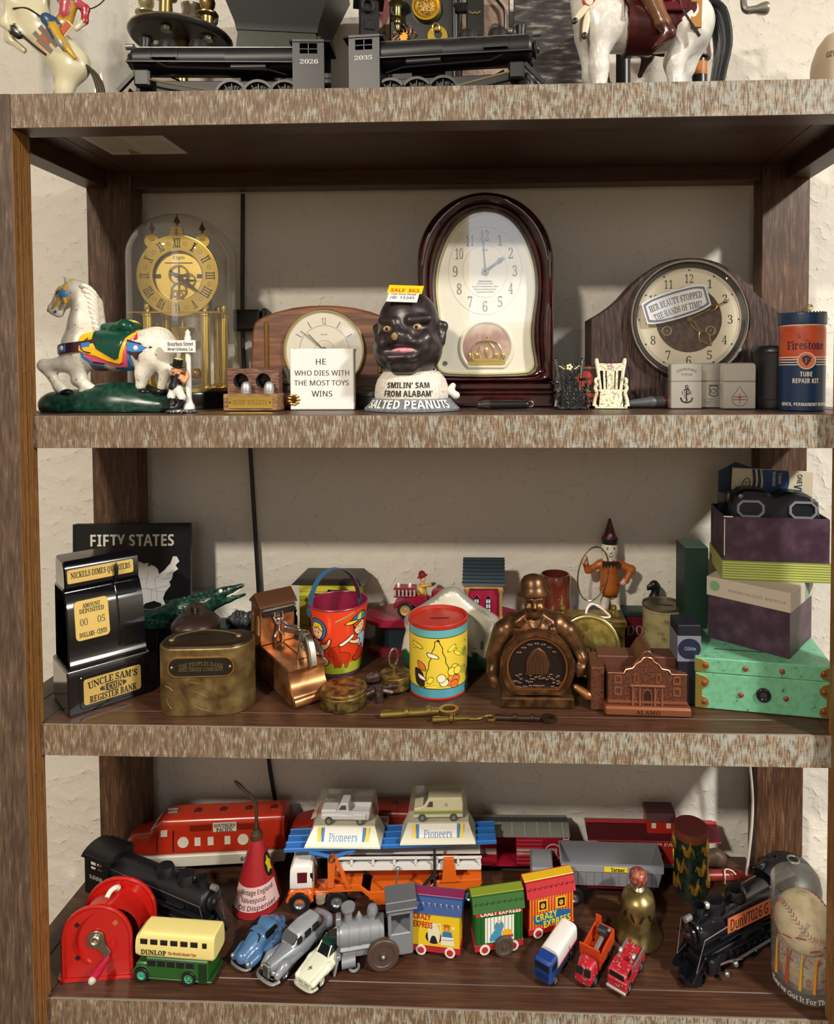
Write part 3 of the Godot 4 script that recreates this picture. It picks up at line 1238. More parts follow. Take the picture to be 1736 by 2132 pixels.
func make_dome_clock() -> void:
	var t:=thing("anniversary_clock","gold anniversary clock with roman numerals under a tall glass dome","clock",V(-0.481,TWO,-0.192),3.0)
	var g:=gold()
	var dark:=mt("17120f",0.25)
	part(t,"base",nb().lathe([Vector2(0,0),Vector2(0.08,0),Vector2(0.081,0.003),Vector2(0.081,0.02),Vector2(0.079,0.024),Vector2(0.0,0.024)],48),dark)
	part(t,"base_ring",nb().lathe([Vector2(0.07,0.024),Vector2(0.07,0.029),Vector2(0.066,0.031),Vector2(0,0.031)],48),g)
	var cm: MeshInstance3D=null
	for q in [[-0.056,-0.012],[-0.042,0.022],[0.042,0.022],[0.056,-0.012],[-0.04,-0.034],[0.04,-0.034]]:
		if cm == null:
			cm=part(t,"column",nb().lathe([Vector2(0.0,0.0),Vector2(0.0085,0),Vector2(0.0085,0.003),Vector2(0.0068,0.004),Vector2(0.0068,0.104),Vector2(0.0085,0.105),Vector2(0.0085,0.108),Vector2(0.003,0.11),Vector2(0.003,0.113),Vector2(0.0052,0.117),Vector2(0.0048,0.122),Vector2(0,0.125)],18),g)
			cm.position=V(q[0],0.031,q[1])
		else:
			like(t,"column",cm,V(q[0],0.031,q[1]))
	part(t,"movement_plate",nb().box(V(0.135,0.003,0.075),V(0,0.1405,-0.006),0.001),g)
	part(t,"movement",nb().box(V(0.07,0.08,0.02),V(0,0.185,-0.018),0.003),dark)
	# pendulum with balls on arms
	var pe:=part(t,"pendulum",nb().rod(V(0,0.045,0),V(0,0.139,0),0.0014).lathe([Vector2(0.003,0.128),Vector2(0.0035,0.12),Vector2(0.017,0.1195),Vector2(0.017,0.118),Vector2(0.012,0.105),Vector2(0.0085,0.085),Vector2(0.0085,0.083),Vector2(0.002,0.083)],20).rod(V(-0.02,0.05,0),V(0.02,0.05,0),0.0012).rod(V(0,0.05,-0.02),V(0,0.05,0.02),0.0012),g)
	for q in [[-0.02,0.0],[0.02,0.0],[0.0,0.02],[0.0,-0.02]]:
		part(pe,"ball",nb().ball(V(q[0],0.05,q[1]),0.0085),g)
	# dial and its crest
	var d:=Node3D.new()
	d.name="dial"
	t.add_child(d)
	d.position=V(0.006,0.194,0.028)
	part(d,"chapter_ring",nb().ring(circle(0.0595,64),circle(0.0365,64),0.003,O3,0.06),g)
	part(d,"skeleton_plate",disc(0.037,0.001,V(0,0,-0.004),40),mt("d6bb62",0.35,0.8))
	part(d,"inner_rim",nb().ring(circle(0.0375,48),circle(0.0355,48),0.005,V(0,0,-0.003)),mt("4d3a17",0.35,0.6))
	dial_numerals(d,["I","II","III","IIII","V","VI","VII","VIII","IX","X","XI","XII"],0.048,0.0135,0.0031,mt("120c06",0.7),"serifbold",false)
	var orn:=nb()
	for i in 12:
		var a: float=TAU*(i+0.5)/12.0
		for k in 6:
			var w: float=TAU*k/6.0
			orn.ball(V(sin(a)*0.048+cos(w)*0.0026,cos(a)*0.048+sin(w)*0.0026,0.0031),V(0.0008,0.0008,0.0003),6,4)
	part(d,"dial_ornament",orn,mt("5a4520",0.5))
	words(d,"Elgin",0.018,0.006,V(0,0.027,-0.0028),O3,mt("3f3116",0.5),"serif")
	part(d,"bar",nb().box(V(0.04,0.0012,0.001),V(0,0.0195,-0.0028)),mt("2a2010",0.4))
	var gear:=mt("8d7636",0.3,0.8)
	for q in [[0.0,0.002,0.015],[0.014,-0.006,0.011],[0.0,-0.021,0.012],[-0.003,-0.03,0.01]]:
		part(d,"gear",nb().ring(circle(q[2],30),circle(q[2]*0.8,30),0.0014,V(q[0],q[1],-0.0028)).box(V(q[2]*1.7,0.0018,0.0012),V(q[0],q[1],-0.0021)).box(V(0.0018,q[2]*1.7,0.0012),V(q[0],q[1],-0.0021)),gear)
	for s in [-1.0,1.0]:
		part(d,"marker_block",nb().box(V(0.009,0.006,0.001),V(s*0.031,0,-0.0026)),mt("2a2010",0.4))
	# hands show about twenty past two
	for q in [[94.0,0.03,0.0022],[52.0+75.0,0.05,0.0016]]:
		var h:=part(d,"hand",nb().ext(pl([-1,-8,1,-8,1.2,0,2.2,14,0.8,24,0,34,-0.8,24,-2.2,14,-1.2,0],0.001*q[1]/0.034),0.0006),mt("3a2b1c",0.35,0.3))
		h.position=V(0,0,0.005+q[2])
		h.rotation_degrees.z=-q[0]
	part(d,"hand_boss",disc(0.0035,0.004,V(0,0,0.004),16,0.0008),mt("4a3826",0.3,0.6))
	part(d,"crest",nb().ext(pl([-11,57,11,57,8,72,-8,72]),0.003,O3,0.0006),g)
	part(d,"crest_keyhole",nb().ext(pl([-2.4,60,2.4,60,1.3,65,2.2,69,-2.2,69,-1.3,65]),0.0035),mt("8a7434",0.4,0.7))
	for q in [[-0.0365,0.051],[0.0365,0.051]]:
		part(d,"ear",nb().ext(circle(0.011,24,Vector2(q[0],q[1])),0.003,V(0,0,-0.001),0.0006),g)
		part(d,"ear_oval",nb().ext(circle(0.004,18,Vector2(q[0],q[1]+0.002),0.0018),0.001,V(0,0,0.002)),mt("7d662b",0.4,0.7))
	for q in [[0.0,0.072],[-0.0365,0.061],[0.0365,0.061]]:
		part(d,"finial",nb().lathe([Vector2(0.0012,0),Vector2(0.0022,0.002),Vector2(0.0012,0.004),Vector2(0.0045,0.006),Vector2(0.0036,0.009),Vector2(0.0012,0.014),Vector2(0,0.019)],14,V(q[0],q[1],0.001)),mt("7a5a2a",0.2,0.9))
	var dome:=[]
	for i in 15:
		var a:=PI/2*i/14.0
		dome.append(Vector2(0.0768*cos(a),0.222+0.068*sin(a)))
	dome[14]=Vector2(0,0.29)
	dome.push_front(Vector2(0.0768,0.025))
	part(t,"glass_dome",nb().lathe(dome,56),glass("f3f6f4",0.05),60.0)


func make_lamp_post_figure() -> void:
	var t:=thing("lamp_post_figurine","small figurine of a man in a black hat leaning on a white signpost","figurine",V(-0.416,TWO,-0.05))
	var wm:=mottled("chipped_white",[[0.0,"5a5650"],[0.12,"8e8a82"],[0.16,"eceae4"]],0.003,0.4,0.0,0.0,SMOOTH,256,true)
	part(t,"base",nb().lathe([Vector2(0,0),Vector2(0.0185,0),Vector2(0.019,0.002),Vector2(0.0175,0.0045),Vector2(0,0.0045)],28,O3,1.05,0.8),mottled("base_chip",[[0.3,"16161a"],[0.56,"1c1c20"],[0.6,"9a9a98"]],0.004,0.3,0.0,0.0,SMOOTH,256,true))
	part(t,"post",nb().lathe([Vector2(0.0075,0.004),Vector2(0.007,0.009),Vector2(0.0048,0.013),Vector2(0.0036,0.018),Vector2(0.0034,0.088),Vector2(0.0042,0.09),Vector2(0.0042,0.098),Vector2(0.0028,0.102),Vector2(0.0032,0.105),Vector2(0,0.109)],16,V(0.008,0,-0.004)),wm)
	var s:=part(t,"sign",nb().ext(pl([-26,85,-20,94,20,94,20,78,-20,78]),0.0025,V(0,0,-0.0005),0.0005),mt("f1f0ea",0.45))
	words(s,"Bourbon Street",0.034,0.0052,V(0.001,0.0893,0.0022),O3,mt("2c2622",0.5),"serif")
	words(s,"New Orleans, La.",0.034,0.0052,V(0.001,0.0822,0.0022),O3,mt("2c2622",0.5),"serif")
	var skin:=lin("d99a6c")
	var black:=lin("141318")
	var white:=lin("e8e4da")
	var f:=part(t,"man",nb().flesh(bones([
		[-6,34,4,-2,48,3,7.5,6.5,black],[-9,46,4,2,46,4,3.6,3.6,black],[-6,32,4,-10,22,6,6.5,5,white],[-2,30,5,4,20,6,6,4.5,white],[-10,22,6,-8,7,8,4.2,3.6,black],[4,20,6,-2,6,9,4,3.4,black],[-8,7,8,-17,6,9,3,2.6,black],[-2,7,9,-9,5.5,11,3,2.6,black],
		[-3,55,5,-2.5,56,5,6.2,6,skin],[-8.5,54,7,-9.2,53.4,8,1.5,1.2,skin],[2,47,5,8,41,8,3,2.6,skin],[8,41,8,11,46,5,2.5,2.2,skin],[11,46,5,10,52,3,2.2,2,skin],
	],black),0.0013,0.003),vp(0.35),60.0)
	var hat:=nb().at(mm(-2,60.5,5),V(8,0,-14)).lathe([Vector2(0,0),Vector2(0.0092,0),Vector2(0.0095,0.001),Vector2(0.0064,0.0018),Vector2(0.0062,0.0085),Vector2(0.0052,0.0098),Vector2(0,0.0098)],20)
	part(f,"hat",hat,mt("121116",0.25))
	part(f,"face_paint",nb().ball(mm(-6.5,57,10),V(0.0008,0.0008,0.0004),8,6).ball(mm(-3,57.2,10.9),V(0.0008,0.0008,0.0004),8,6).ball(mm(-5,52,10.4),V(0.0018,0.0006,0.0004),8,6),mt("2a1713",0.4))


func make_bullets() -> void:
	var t:=thing("bullet_holder","small wooden block with two silver bullets and a brass nameplate","souvenir",V(-0.336,TWO,-0.096))
	var wd:=mottled("redwood",[[0.2,"4c3026"],[0.5,"6e4a3a"],[0.8,"8b6650"]],0.006,0.6,0.0,0.0,SMOOTH,256,false,V(0.25,1.6,1))
	var a:=CSGBox3D.new()
	a.name="back_block"
	a.size=V(0.071,0.036,0.02)
	a.material=wd
	t.add_child(a)
	a.position=V(-0.003,0.0395,-0.012)
	for x in [-0.017,0.014]:
		var c:=CSGCylinder3D.new()
		c.name="hole"
		c.operation=CSGShape3D.OPERATION_SUBTRACTION
		c.radius=0.0105
		c.height=0.05
		c.sides=32
		c.material=mt("241812",0.8)
		a.add_child(c,true)
		c.position=V(x,0.0005,0)
		c.rotation_degrees.x=90
	var bw:=part(t,"base_block",nb().box(V(0.073,0.023,0.034),V(0,0.0115,0.002),0.0012),mottled("oak",[[0.2,"6b4a30"],[0.5,"8d6a48"],[0.8,"a2825c"]],0.006,0.55,0.0,0.0,SMOOTH,256,false,V(0.25,1.6,1)))
	var p:=part(t,"nameplate",nb().box(V(0.06,0.0165,0.0012),V(0.0005,0.0118,0.0193),0.0003),mt("d7b760",0.28,0.85))
	words(p,"BITIN' BULLETS",0.046,0.0062,V(0.0005,0.0118,0.02),O3,mt("8d7434",0.4,0.6),"serif")
	for x in [-0.0265,0.0275]:
		part(p,"screw",nb().ball(V(x,0.0118,0.02),V(0.0013,0.0013,0.0008),10,6),mt("5b4a24",0.4,0.7))
	for x in [-0.0095,0.022]:
		part(t,"bullet",nb().lathe([Vector2(0,0),Vector2(0.007,0),Vector2(0.0071,0.0018),Vector2(0.0066,0.0022),Vector2(0.007,0.003),Vector2(0.0068,0.008),Vector2(0.0056,0.0125),Vector2(0.0034,0.0155),Vector2(0,0.0165)],22,V(x,0.0232,0.007)),mt("b9b9bb",0.42,0.7))
	var st:=thing("stone_slab_box","dark grey lidded box with a rough stone top behind the bullet block","box",V(-0.327,TWO,-0.142))
	part(st,"body",nb().box(V(0.1,0.034,0.05),V(0,0.017,0),0.0015),mottled("slate",[[0.3,"202123"],[0.7,"34362f"]],0.01,0.6))
	part(st,"lid",nb().box(V(0.104,0.021,0.054),V(0,0.0455,0),0.003),mottled("stone",[[0.25,"3f3f36"],[0.5,"59574c"],[0.8,"8a8674"]],0.004,0.8,0.0,0.15))
	var kn:=thing("red_gold_ornament","small dark red oval trinket with gilt leaves beside the bullet block","trinket",V(-0.287,TWO,-0.104))
	part(kn,"oval_body",nb().ball(V(0,0.0135,-0.004),V(0.016,0.0135,0.007)),mt("3a0f12",0.25))
	var lf:=nb()
	for i in 9:
		var w: float=TAU*i/9.0
		lf.ball(V(0.003+cos(w)*0.006,0.014+sin(w)*0.0065,0.003),V(0.0035,0.0016,0.001),8,5)
	part(kn,"gilt_leaves",lf,mt("caa24a",0.3,0.8))
	part(kn,"silver_rim",nb().at(V(0,0.0135,0.0005)).tube(arc(0.0142,-1.3,1.3,14),0.0008,6),mt("c9c9cc",0.25,0.9))


func make_walnut_clock() -> void:
	var t:=thing("mantel_clock","small walnut mantel clock with arched top half hidden behind a motto plaque","clock",V(-0.262,TWO,-0.2),2.0)
	var wd:=mottled("walnut",[[0.2,"4a2a17"],[0.5,"6b4025"],[0.8,"83522f"]],0.02,0.38,0.0,0.0,SMOOTH,256,false,V(0.18,1.8,1))
	wd.clearcoat_enabled=true
	wd.clearcoat=0.5
	var half:=[Vector2(0.109,0),Vector2(0.108,0.06),Vector2(0.104,0.118),Vector2(0.1,0.126),Vector2(0.09,0.133),Vector2(0.07,0.1405),Vector2(0.045,0.1465),Vector2(0.02,0.1495),Vector2(0,0.15)]
	part(t,"case",nb().ext(mirrored(half),0.06,V(0,0,-0.03),0.003),wd,25.0)
	for s in [-1.0,1.0]:
		part(t,"brass_bar",nb().box(V(0.006,0.076,0.003),V(s*0.083,0.088,0.031),0.0014),mt("8a6a3a",0.3,0.8))
	var d:=Node3D.new()
	d.name="dial"
	t.add_child(d)
	d.position=V(0.002,0.084,0.03)
	part(d,"bezel",nb().ring(circle(0.0605,64),circle(0.056,64),0.006,O3,0.35),mt("c9b98c",0.2,0.9))
	part(d,"face",disc(0.0565,0.002,O3,56),mt("d9d3c0",0.55))
	part(d,"chapter_circle",nb().ring(circle(0.0365,56),circle(0.036,56),0.0003,V(0,0,0.002)).ring(circle(0.0145,40),circle(0.0141,40),0.0003,V(0,0,0.002)),mt("6c6658",0.5))
	var ink:=mt("2f2b26",0.5)
	dial_numerals(d,["","","3","","","6","","","9","","","12"],0.0425,0.0092,0.0021,ink,"sans",false,Vector2.ZERO,0.8)
	for i in [1,2,4,5,7,8,10,11]:
		var a: float=TAU*i/12.0
		part(d,"hour_mark",nb().rod(V(sin(a)*0.0375,cos(a)*0.0375,0.0022),V(sin(a)*0.048,cos(a)*0.048,0.0022),0.0005,-1.0,5),ink)
	words(d,"ELGIN",0.009,0.0017,V(0,0.023,0.0021),O3,ink,"sans")
	for q in [[-50.0,0.048,0.0009],[-44.0,0.036,0.0013]]:
		var h:=part(d,"hand",nb().box(V(q[2],q[1],0.0005),V(0,q[1]*0.42,0)),mt("3b3833",0.35,0.4))
		h.position.z=0.0035
		h.rotation_degrees.z=-q[0]
	part(d,"hand_boss",disc(0.0045,0.002,V(0,0,0.0032),18,0.0006),mt("6f6a60",0.3,0.5))
	part(d,"glass_front",nb().lathe([Vector2(0.056,0),Vector2(0.045,0.0022),Vector2(0.025,0.004),Vector2(0,0.0045)],40).at(O3),glass()).transform=Transform3D(Basis.from_euler(V(PI/2,0,0)),V(0,0,0.004))


func make_motto_plaque() -> void:
	var t:=thing("motto_plaque","white square plaque with the motto about dying with the most toys","plaque",V(-0.245,TWO,-0.108),0.0)
	part(t,"block",nb().box(V(0.0885,0.084,0.012),V(0,0.042,0),0.0012),mt("efeeea",0.4))
	var k:=mt("1d1d20",0.5)
	words(t,"HE",0.0138,0.0078,V(-0.001,0.0662,0.0061),O3,k)
	words(t,"WHO DIES WITH",0.0755,0.007,V(0.0,0.0507,0.0061),O3,k)
	words(t,"THE MOST TOYS",0.0755,0.007,V(-0.0005,0.0371,0.0061),O3,k)
	words(t,"WINS",0.0285,0.0078,V(0.0,0.0222,0.0061),O3,k)
	var p:=thing("pewter_tin","small dark pewter tin with a wire clasp beside the dark head bank","tin",V(-0.19,TWO,-0.165),0.0)
	part(p,"body",nb().lathe([Vector2(0,0),Vector2(0.021,0),Vector2(0.0225,0.002),Vector2(0.0225,0.016),Vector2(0.0215,0.017),Vector2(0,0.017)],32),mt("4a4d49",0.4,0.5))
	part(p,"lid",nb().lathe([Vector2(0.0232,0.017),Vector2(0.0232,0.0215),Vector2(0.022,0.0235),Vector2(0.019,0.0245),Vector2(0,0.025)],32),mt("5a5d57",0.35,0.6))
	part(p,"clasp",nb().tube(p3([18,24,8,21,22,12,23,14,13,20,8,14,19,13,15,22,12,12.5]),0.0009,6),mt("8a8a86",0.3,0.8))
	part(p,"wire_handle",nb().tube(p3([-22,30,4,0,33,8,22,25,12]),0.0009,6),mt("77786f",0.3,0.8))


func make_head_bank() -> void:
	var t:=thing("peanut_bank","dark painted cast head bank with white lettered collar and grey base","bank",V(-0.12,TWO,-0.094),0.0)
	var base:=mottled("bank_grey",[[0.3,"62696e"],[0.6,"7b8388"],[0.8,"90979b"]],0.006,0.5)
	part(t,"base",nb().lathe([Vector2(0,0),Vector2(0.064,0),Vector2(0.0645,0.003),Vector2(0.058,0.009),Vector2(0.053,0.0165),Vector2(0,0.0165)],48,O3,1.0,0.82),base)
	words(t,"SALTED PEANUTS",0.128,0.0105,V(0,0.0098,0.0),O3,mt("eceae2",0.5),"sansbold",func(v: Vector3) -> Vector3:
		var a:=v.x/0.062
		var r:=0.0595 - v.y*0.66+v.z
		return V(sin(a)*r,v.y,cos(a)*r*0.82+0.0006))
	var cb:=nb().lathe([Vector2(0,0.0165),Vector2(0.0495,0.0165),Vector2(0.0505,0.02),Vector2(0.049,0.033),Vector2(0.046,0.042),Vector2(0.038,0.052),Vector2(0.02,0.056),Vector2(0,0.056)],40,O3,1.0,0.8)
	part(t,"collar",cb,mottled("collar_white",[[0.0,"6a665e"],[0.12,"8a867c"],[0.15,"d9d4c6"],[0.6,"eeeae0"]],0.006,0.5,0.0,0.12,SMOOTH,256,true),50.0)
	var k:=mt("15130f",0.45)
	var onto := func(dy: float) -> Callable:
		return func(v: Vector3) -> Vector3:
			var a:=v.x/0.05
			var y:=v.y+dy
			var r:=0.0505 - maxf(0.0,y - 0.022)*0.16+v.z
			return V(sin(a)*r,v.y,cos(a)*r*0.8+0.0004)
	words(t,"SMILIN' SAM",0.06,0.0075,V(0,0.0345,0),O3,k,"sansbold",onto.call(0.0345))
	words(t,"FROM ALABAM'",0.068,0.0078,V(0,0.0236,0),O3,k,"sansbold",onto.call(0.0236))
	part(t,"scarf_knot",nb().flesh(bones([[52,27,2,56,33,2,5,4],[54,24,4,60,20,4,4.5,5.5]],Color.WHITE),0.0016,0.004),mt("dfdbd0",0.5),60.0)
	var kk:=Color.WHITE
	var hm:=mottled("head_dark",[[0.2,"1d1618"],[0.55,"2a2122"],[0.8,"3a3030"]],0.01,0.36)
	hm.clearcoat_enabled=true
	hm.clearcoat=0.35
	var h:=part(t,"head",nb().flesh(bones([
		[0,118,0,0,86,2,41,44],[0,128,-4,0,118,-4,34,40],[-18,80,14,18,80,14,28,28],[0,66,12,0,62,10,27,24],
		[-28,119,34,-9,117,41,5,5],[12,118,41,34,120,32,5,5.5],
		[-6,106,44,-4,99,49,6,8],[-14,97,44,-14,97,44,6,6],[8,97,45,8,97,45,6,6],
		[-30,94,34,-26,92,36,9,9],[30,95,32,27,92,35,9,9],
		[-26,88,40,-4,91,47,4.5,5],[-4,91,47,20,89,42,5,4.5],[20,89,42,29,82,36,4.5,4],[-26,88,40,-32,82,34,4.5,4],[-31,81,35,-16,71,43,4,5],[-16,71,43,12,71,44,5,5],[12,71,44,28,81,37,5,4],
		[-10,58,34,10,58,34,9,9],[44,100,-2,46,112,-4,5,7],[44,96,-1,45,90,0,5,4],[-44,100,-2,-46,112,-4,5,7],[-44,96,-1,-45,90,0,5,4],
		[-18,80,52,18,80,52,7,7,Color(0,0,0,0)],[47,104,7,47,108,6,4,4,Color(0,0,0,0)],
		[-19,108,47,-18,108,47,5,5,Color(0,0,0,0)],[20,109,46,20,109,46,5,5,Color(0,0,0,0)],
	],kk),0.0021,0.006),hm,60.0)
	h.rotation_degrees=V(0,-7,1.5)
	for q in [[-18.5,108,39.5,6],[20.5,109,38.4,-10]]:
		var e:=part(h,"eye",nb().ball(mm(q[0],q[1],q[2]),V(0.0062,0.0042,0.0035),14,10),mt("b99a78",0.3))
		part(e,"pupil",nb().ball(mm(q[0] - 0.4,q[1],q[2]+3.0),V(0.0022,0.0024,0.0008),10,6),mt("1a1310",0.2))
	part(h,"tongue",nb().ball(mm(2,79,42.5),V(0.0165,0.0042,0.006),18,10),mottled("tongue",[[0.2,"8a5560"],[0.4,"d98c9b"],[0.8,"e2a0ab"]],0.01,0.4))
	part(h,"worn_spot",nb().ball(mm(-5,97,56.2),V(0.0042,0.005,0.0012),12,8),mt("8d7040",0.4))
	# price stickers on the crown
	var y:=Node3D.new()
	y.name="price_sticker"
	t.add_child(y)
	y.position=V(-0.004,0.151,0.031)
	y.rotation_degrees=V(-42,-4,-4)
	part(y,"yellow_tag",nb().box(V(0.047,0.016,0.0006),V(-0.002,0.012,0),0.0002),mt("f0cd14",0.5))
	words(y,"SALE  $63.",0.04,0.0075,V(-0.001,0.0098,0.0004),V(0,0,0),mt("c2561c",0.5),"sansbold")
	part(y,"white_tag",nb().box(V(0.041,0.017,0.0006),V(-0.002,-0.0045,0.0006),0.0002),mt("e8e8e6",0.5))
	words(y,"Cast Iron Head",0.034,0.0035,V(-0.002,0.0018,0.001),O3,mt("2a2a2c",0.5),"serif")
	words(y,"(B)  15345",0.032,0.0058,V(-0.002,-0.0055,0.001),O3,mt("2a2a2c",0.5),"sans")


func make_arched_clock() -> void:
	var t:=thing("musical_clock","tall arched mahogany clock with white dial and gilt pendulum window","clock",V(-0.022,TWO,-0.208),0.0)
	var mah:=mottled("mahogany",[[0.2,"1f0607"],[0.6,"32090b"],[0.85,"431013"]],0.03,0.16)
	mah.clearcoat_enabled=true
	mah.clearcoat=1.0
	mah.clearcoat_roughness=0.04
	var outer:=[]
	for i in 15:
		var a:=PI/2*i/14.0
		outer.append(Vector2(0.0995*cos(a),0.2125+0.0995*sin(a)))
	outer.push_front(Vector2(0.0995,0.036))
	outer[15]=Vector2(0,0.312)
	var inner:=pl([0,46,30,46.5,58,48,68,51,72.5,57,73,64,71,76,68.5,92,67.8,108,68.5,124,71,142,73.5,160,74.2,178,73,196,70,212,65,228,57,246,46,263,32,276,16,283.5,0,286])
	inner=smoothed(inner,2,false)
	# resample both halves to the same number of points
	var resample := func(src: Array,n: int) -> Array:
		var ln:=[0.0]
		for i in range(1,src.size()):
			ln.append(ln[i - 1]+src[i].distance_to(src[i - 1]))
		var out:=[]
		for k in n:
			var s: float=ln[-1]*k/(n - 1)
			var i:=1
			while i < src.size() - 1 and ln[i] < s:
				i += 1
			out.append(src[i - 1].lerp(src[i],clampf((s - ln[i - 1])/maxf(1e-9,ln[i] - ln[i - 1]),0.0,1.0)))
		return out
	var oh:=[Vector2(0,0.036)]
	oh.append_array(outer)
	var full := func(h: Array) -> Array:
		var r:=h.duplicate()
		for i in range(h.size() - 2,0,-1):
			r.append(Vector2(-h[i].x,h[i].y))
		return r
	var o2: Array=full.call(resample.call(oh,48))
	var i2: Array=full.call(resample.call(inner,48))
	part(t,"case_back",nb().ext(o2,0.05,V(0,0,-0.03)),mah,25.0)
	# front frame: rounded moulding in steps between the two outlines
	var rows:=[]
	for q in [[0.0,0.02],[0.0,0.036],[0.1,0.043],[0.28,0.047],[0.45,0.046],[0.6,0.041],[0.66,0.0385],[0.72,0.041],[0.85,0.04],[0.96,0.034],[1.0,0.027]]:
		var row:=PackedVector3Array()
		for i in o2.size()+1:
			var j:=i % o2.size()
			var w: Vector2=o2[j].lerp(i2[j],q[0])
			row.append(V(w.x,w.y,q[1]))
		rows.append(row)
	part(t,"front_frame",nb().grid(rows),mah,50.0)
	var cream:=mt("ece9d8",0.5)
	part(t,"face_border",nb().ring(i2,i2.map(func(v): return Vector2(v.x*0.955,0.165+(v.y - 0.165)*0.968)),0.006,V(0,0,0.022),0.3),mt("d9d19a",0.35,0.3))
	var fpts := i2.map(func(v): return Vector2(v.x*0.956,0.165+(v.y - 0.165)*0.969))
	part(t,"face",nb().ext(fpts,0.005,V(0,0,0.019)),cream)
	var pc:=Vector2(0.0015,0.0875)
	var d:=Node3D.new()
	d.name="dial"
	t.add_child(d)
	d.position=V(-0.0005,0.2,0.0242)
	d.scale=V(1,1.18,1)
	var grey:=mt("8c8d8b",0.5)
	part(d,"minute_circle",nb().ring(circle(0.0545,72),circle(0.0541,72),0.0002).ring(circle(0.033,60),circle(0.0326,60),0.0002),mt("b9b9b0",0.5))
	dial_numerals(d,["1","2","3","4","5","6","7","8","9","10","11","12"],0.044,0.0135,0.0002,mt("6f7170",0.5),"serif",true,Vector2.ZERO,0.5)
	words(d,"SEIKO",0.008,0.0018,V(0,0.026,0.0002),O3,grey,"sansbold")
	for i in 5:
		words(d,["Melodies in Motion","Sound by Six","Jewel, Four Melodies, Carol","The Day and Memory Start","Quartz Music Motion"][i],[0.02,0.024,0.038,0.034,0.026][i],0.0022,V(0,-0.0125 - i*0.0034,0.0002),O3,grey,"serif")
	for q in [[-5.5,0.05,0.0016],[58.5,0.033,0.0024]]:
		var h:=part(d,"hand",nb().ext([Vector2(-q[2]*0.5,-0.006),Vector2(q[2]*0.5,-0.006),Vector2(q[2]*0.35,q[1]*0.62),Vector2(q[2]*1.1,q[1]*0.75),Vector2(0,q[1]),Vector2(-q[2]*1.1,q[1]*0.75),Vector2(-q[2]*0.35,q[1]*0.62)],0.0005),mt("7d8079",0.3,0.6))
		h.position.z=0.0025
		h.rotation_degrees.z=-q[0]
	part(d,"hand_boss",nb().ring(circle(0.0045,24),circle(0.0022,24),0.002,V(0,0,0.002),0.3),mt("a9aaa2",0.3,0.7))
	# pendulum window, flat at the bottom
	var win:=[]
	for i in 41:
		var a:=lerpf(-0.86,PI+0.86,i/40.0)
		win.append(Vector2(cos(a),sin(a)))
	var w1 := win.map(func(v): return pc+v*0.041)
	var w2 := win.map(func(v): return pc+v*0.0355)
	part(t,"window_rim",nb().ring(w1,w2,0.004,V(0,0,0.0235),0.35),mt("ece7cf",0.4))
	part(t,"window_mirror",nb().ext(w2,0.0008,V(0,0,0.0238)),mottled("rosy_mirror",[[0.25,"b98f86"],[0.5,"d9c4ae"],[0.8,"e6dcd0"]],0.06,0.2,0.5))
	var orn:=nb()
	orn.box(V(0.056,0.006,0.003),V(pc.x,pc.y - 0.0235,0.0262),0.0008)
	orn.box(V(0.04,0.005,0.003),V(pc.x,pc.y - 0.0185,0.0262),0.0008)
	for s in [-1.0,1.0]:
		orn.tube(smoothed([V(pc.x+s*0.02,pc.y - 0.018,0.0265),V(pc.x+s*0.0215,pc.y - 0.005,0.0265),V(pc.x+s*0.015,pc.y+0.006,0.0265),V(pc.x,pc.y+0.009,0.0265)],4,false),0.0014,6)
		orn.tube(smoothed([V(pc.x+s*0.009,pc.y - 0.018,0.0265),V(pc.x+s*0.011,pc.y - 0.003,0.0265),V(pc.x+s*0.006,pc.y+0.005,0.0265),V(pc.x,pc.y+0.009,0.0265)],4,false),0.0012,6)
		orn.ball(V(pc.x+s*0.025,pc.y - 0.013,0.0265),V(0.003,0.006,0.002),10,6)
		orn.ball(V(pc.x+s*0.014,pc.y - 0.012,0.0265),V(0.003,0.005,0.002),10,6)
	orn.ball(V(pc.x,pc.y - 0.008,0.0265),V(0.0035,0.009,0.002),10,6)
	orn.ring(circle(0.004,16,pc+Vector2(0,0.0135)),circle(0.0025,16,pc+Vector2(0,0.0135)),0.0016,V(0,0,0.0255))
	part(t,"gilt_crown",orn,gold())
	part(t,"winding_stud",disc(0.0035,0.001,V(-0.06,0.064,0.0242),18,0.0004),mt("8d8a7c",0.3,0.8))
	part(t,"glass_front",nb().ext(i2,0.0012,V(0,0,0.031)),glass("ffffff",0.02))
	# plinth
	part(t,"plinth",nb().box(V(0.199,0.012,0.078),V(0,0.03,0.006),0.003).box(V(0.204,0.008,0.083),V(0,0.0215,0.006),0.003).box(V(0.199,0.018,0.08),V(0,0.009,0.006),0.002),mah)


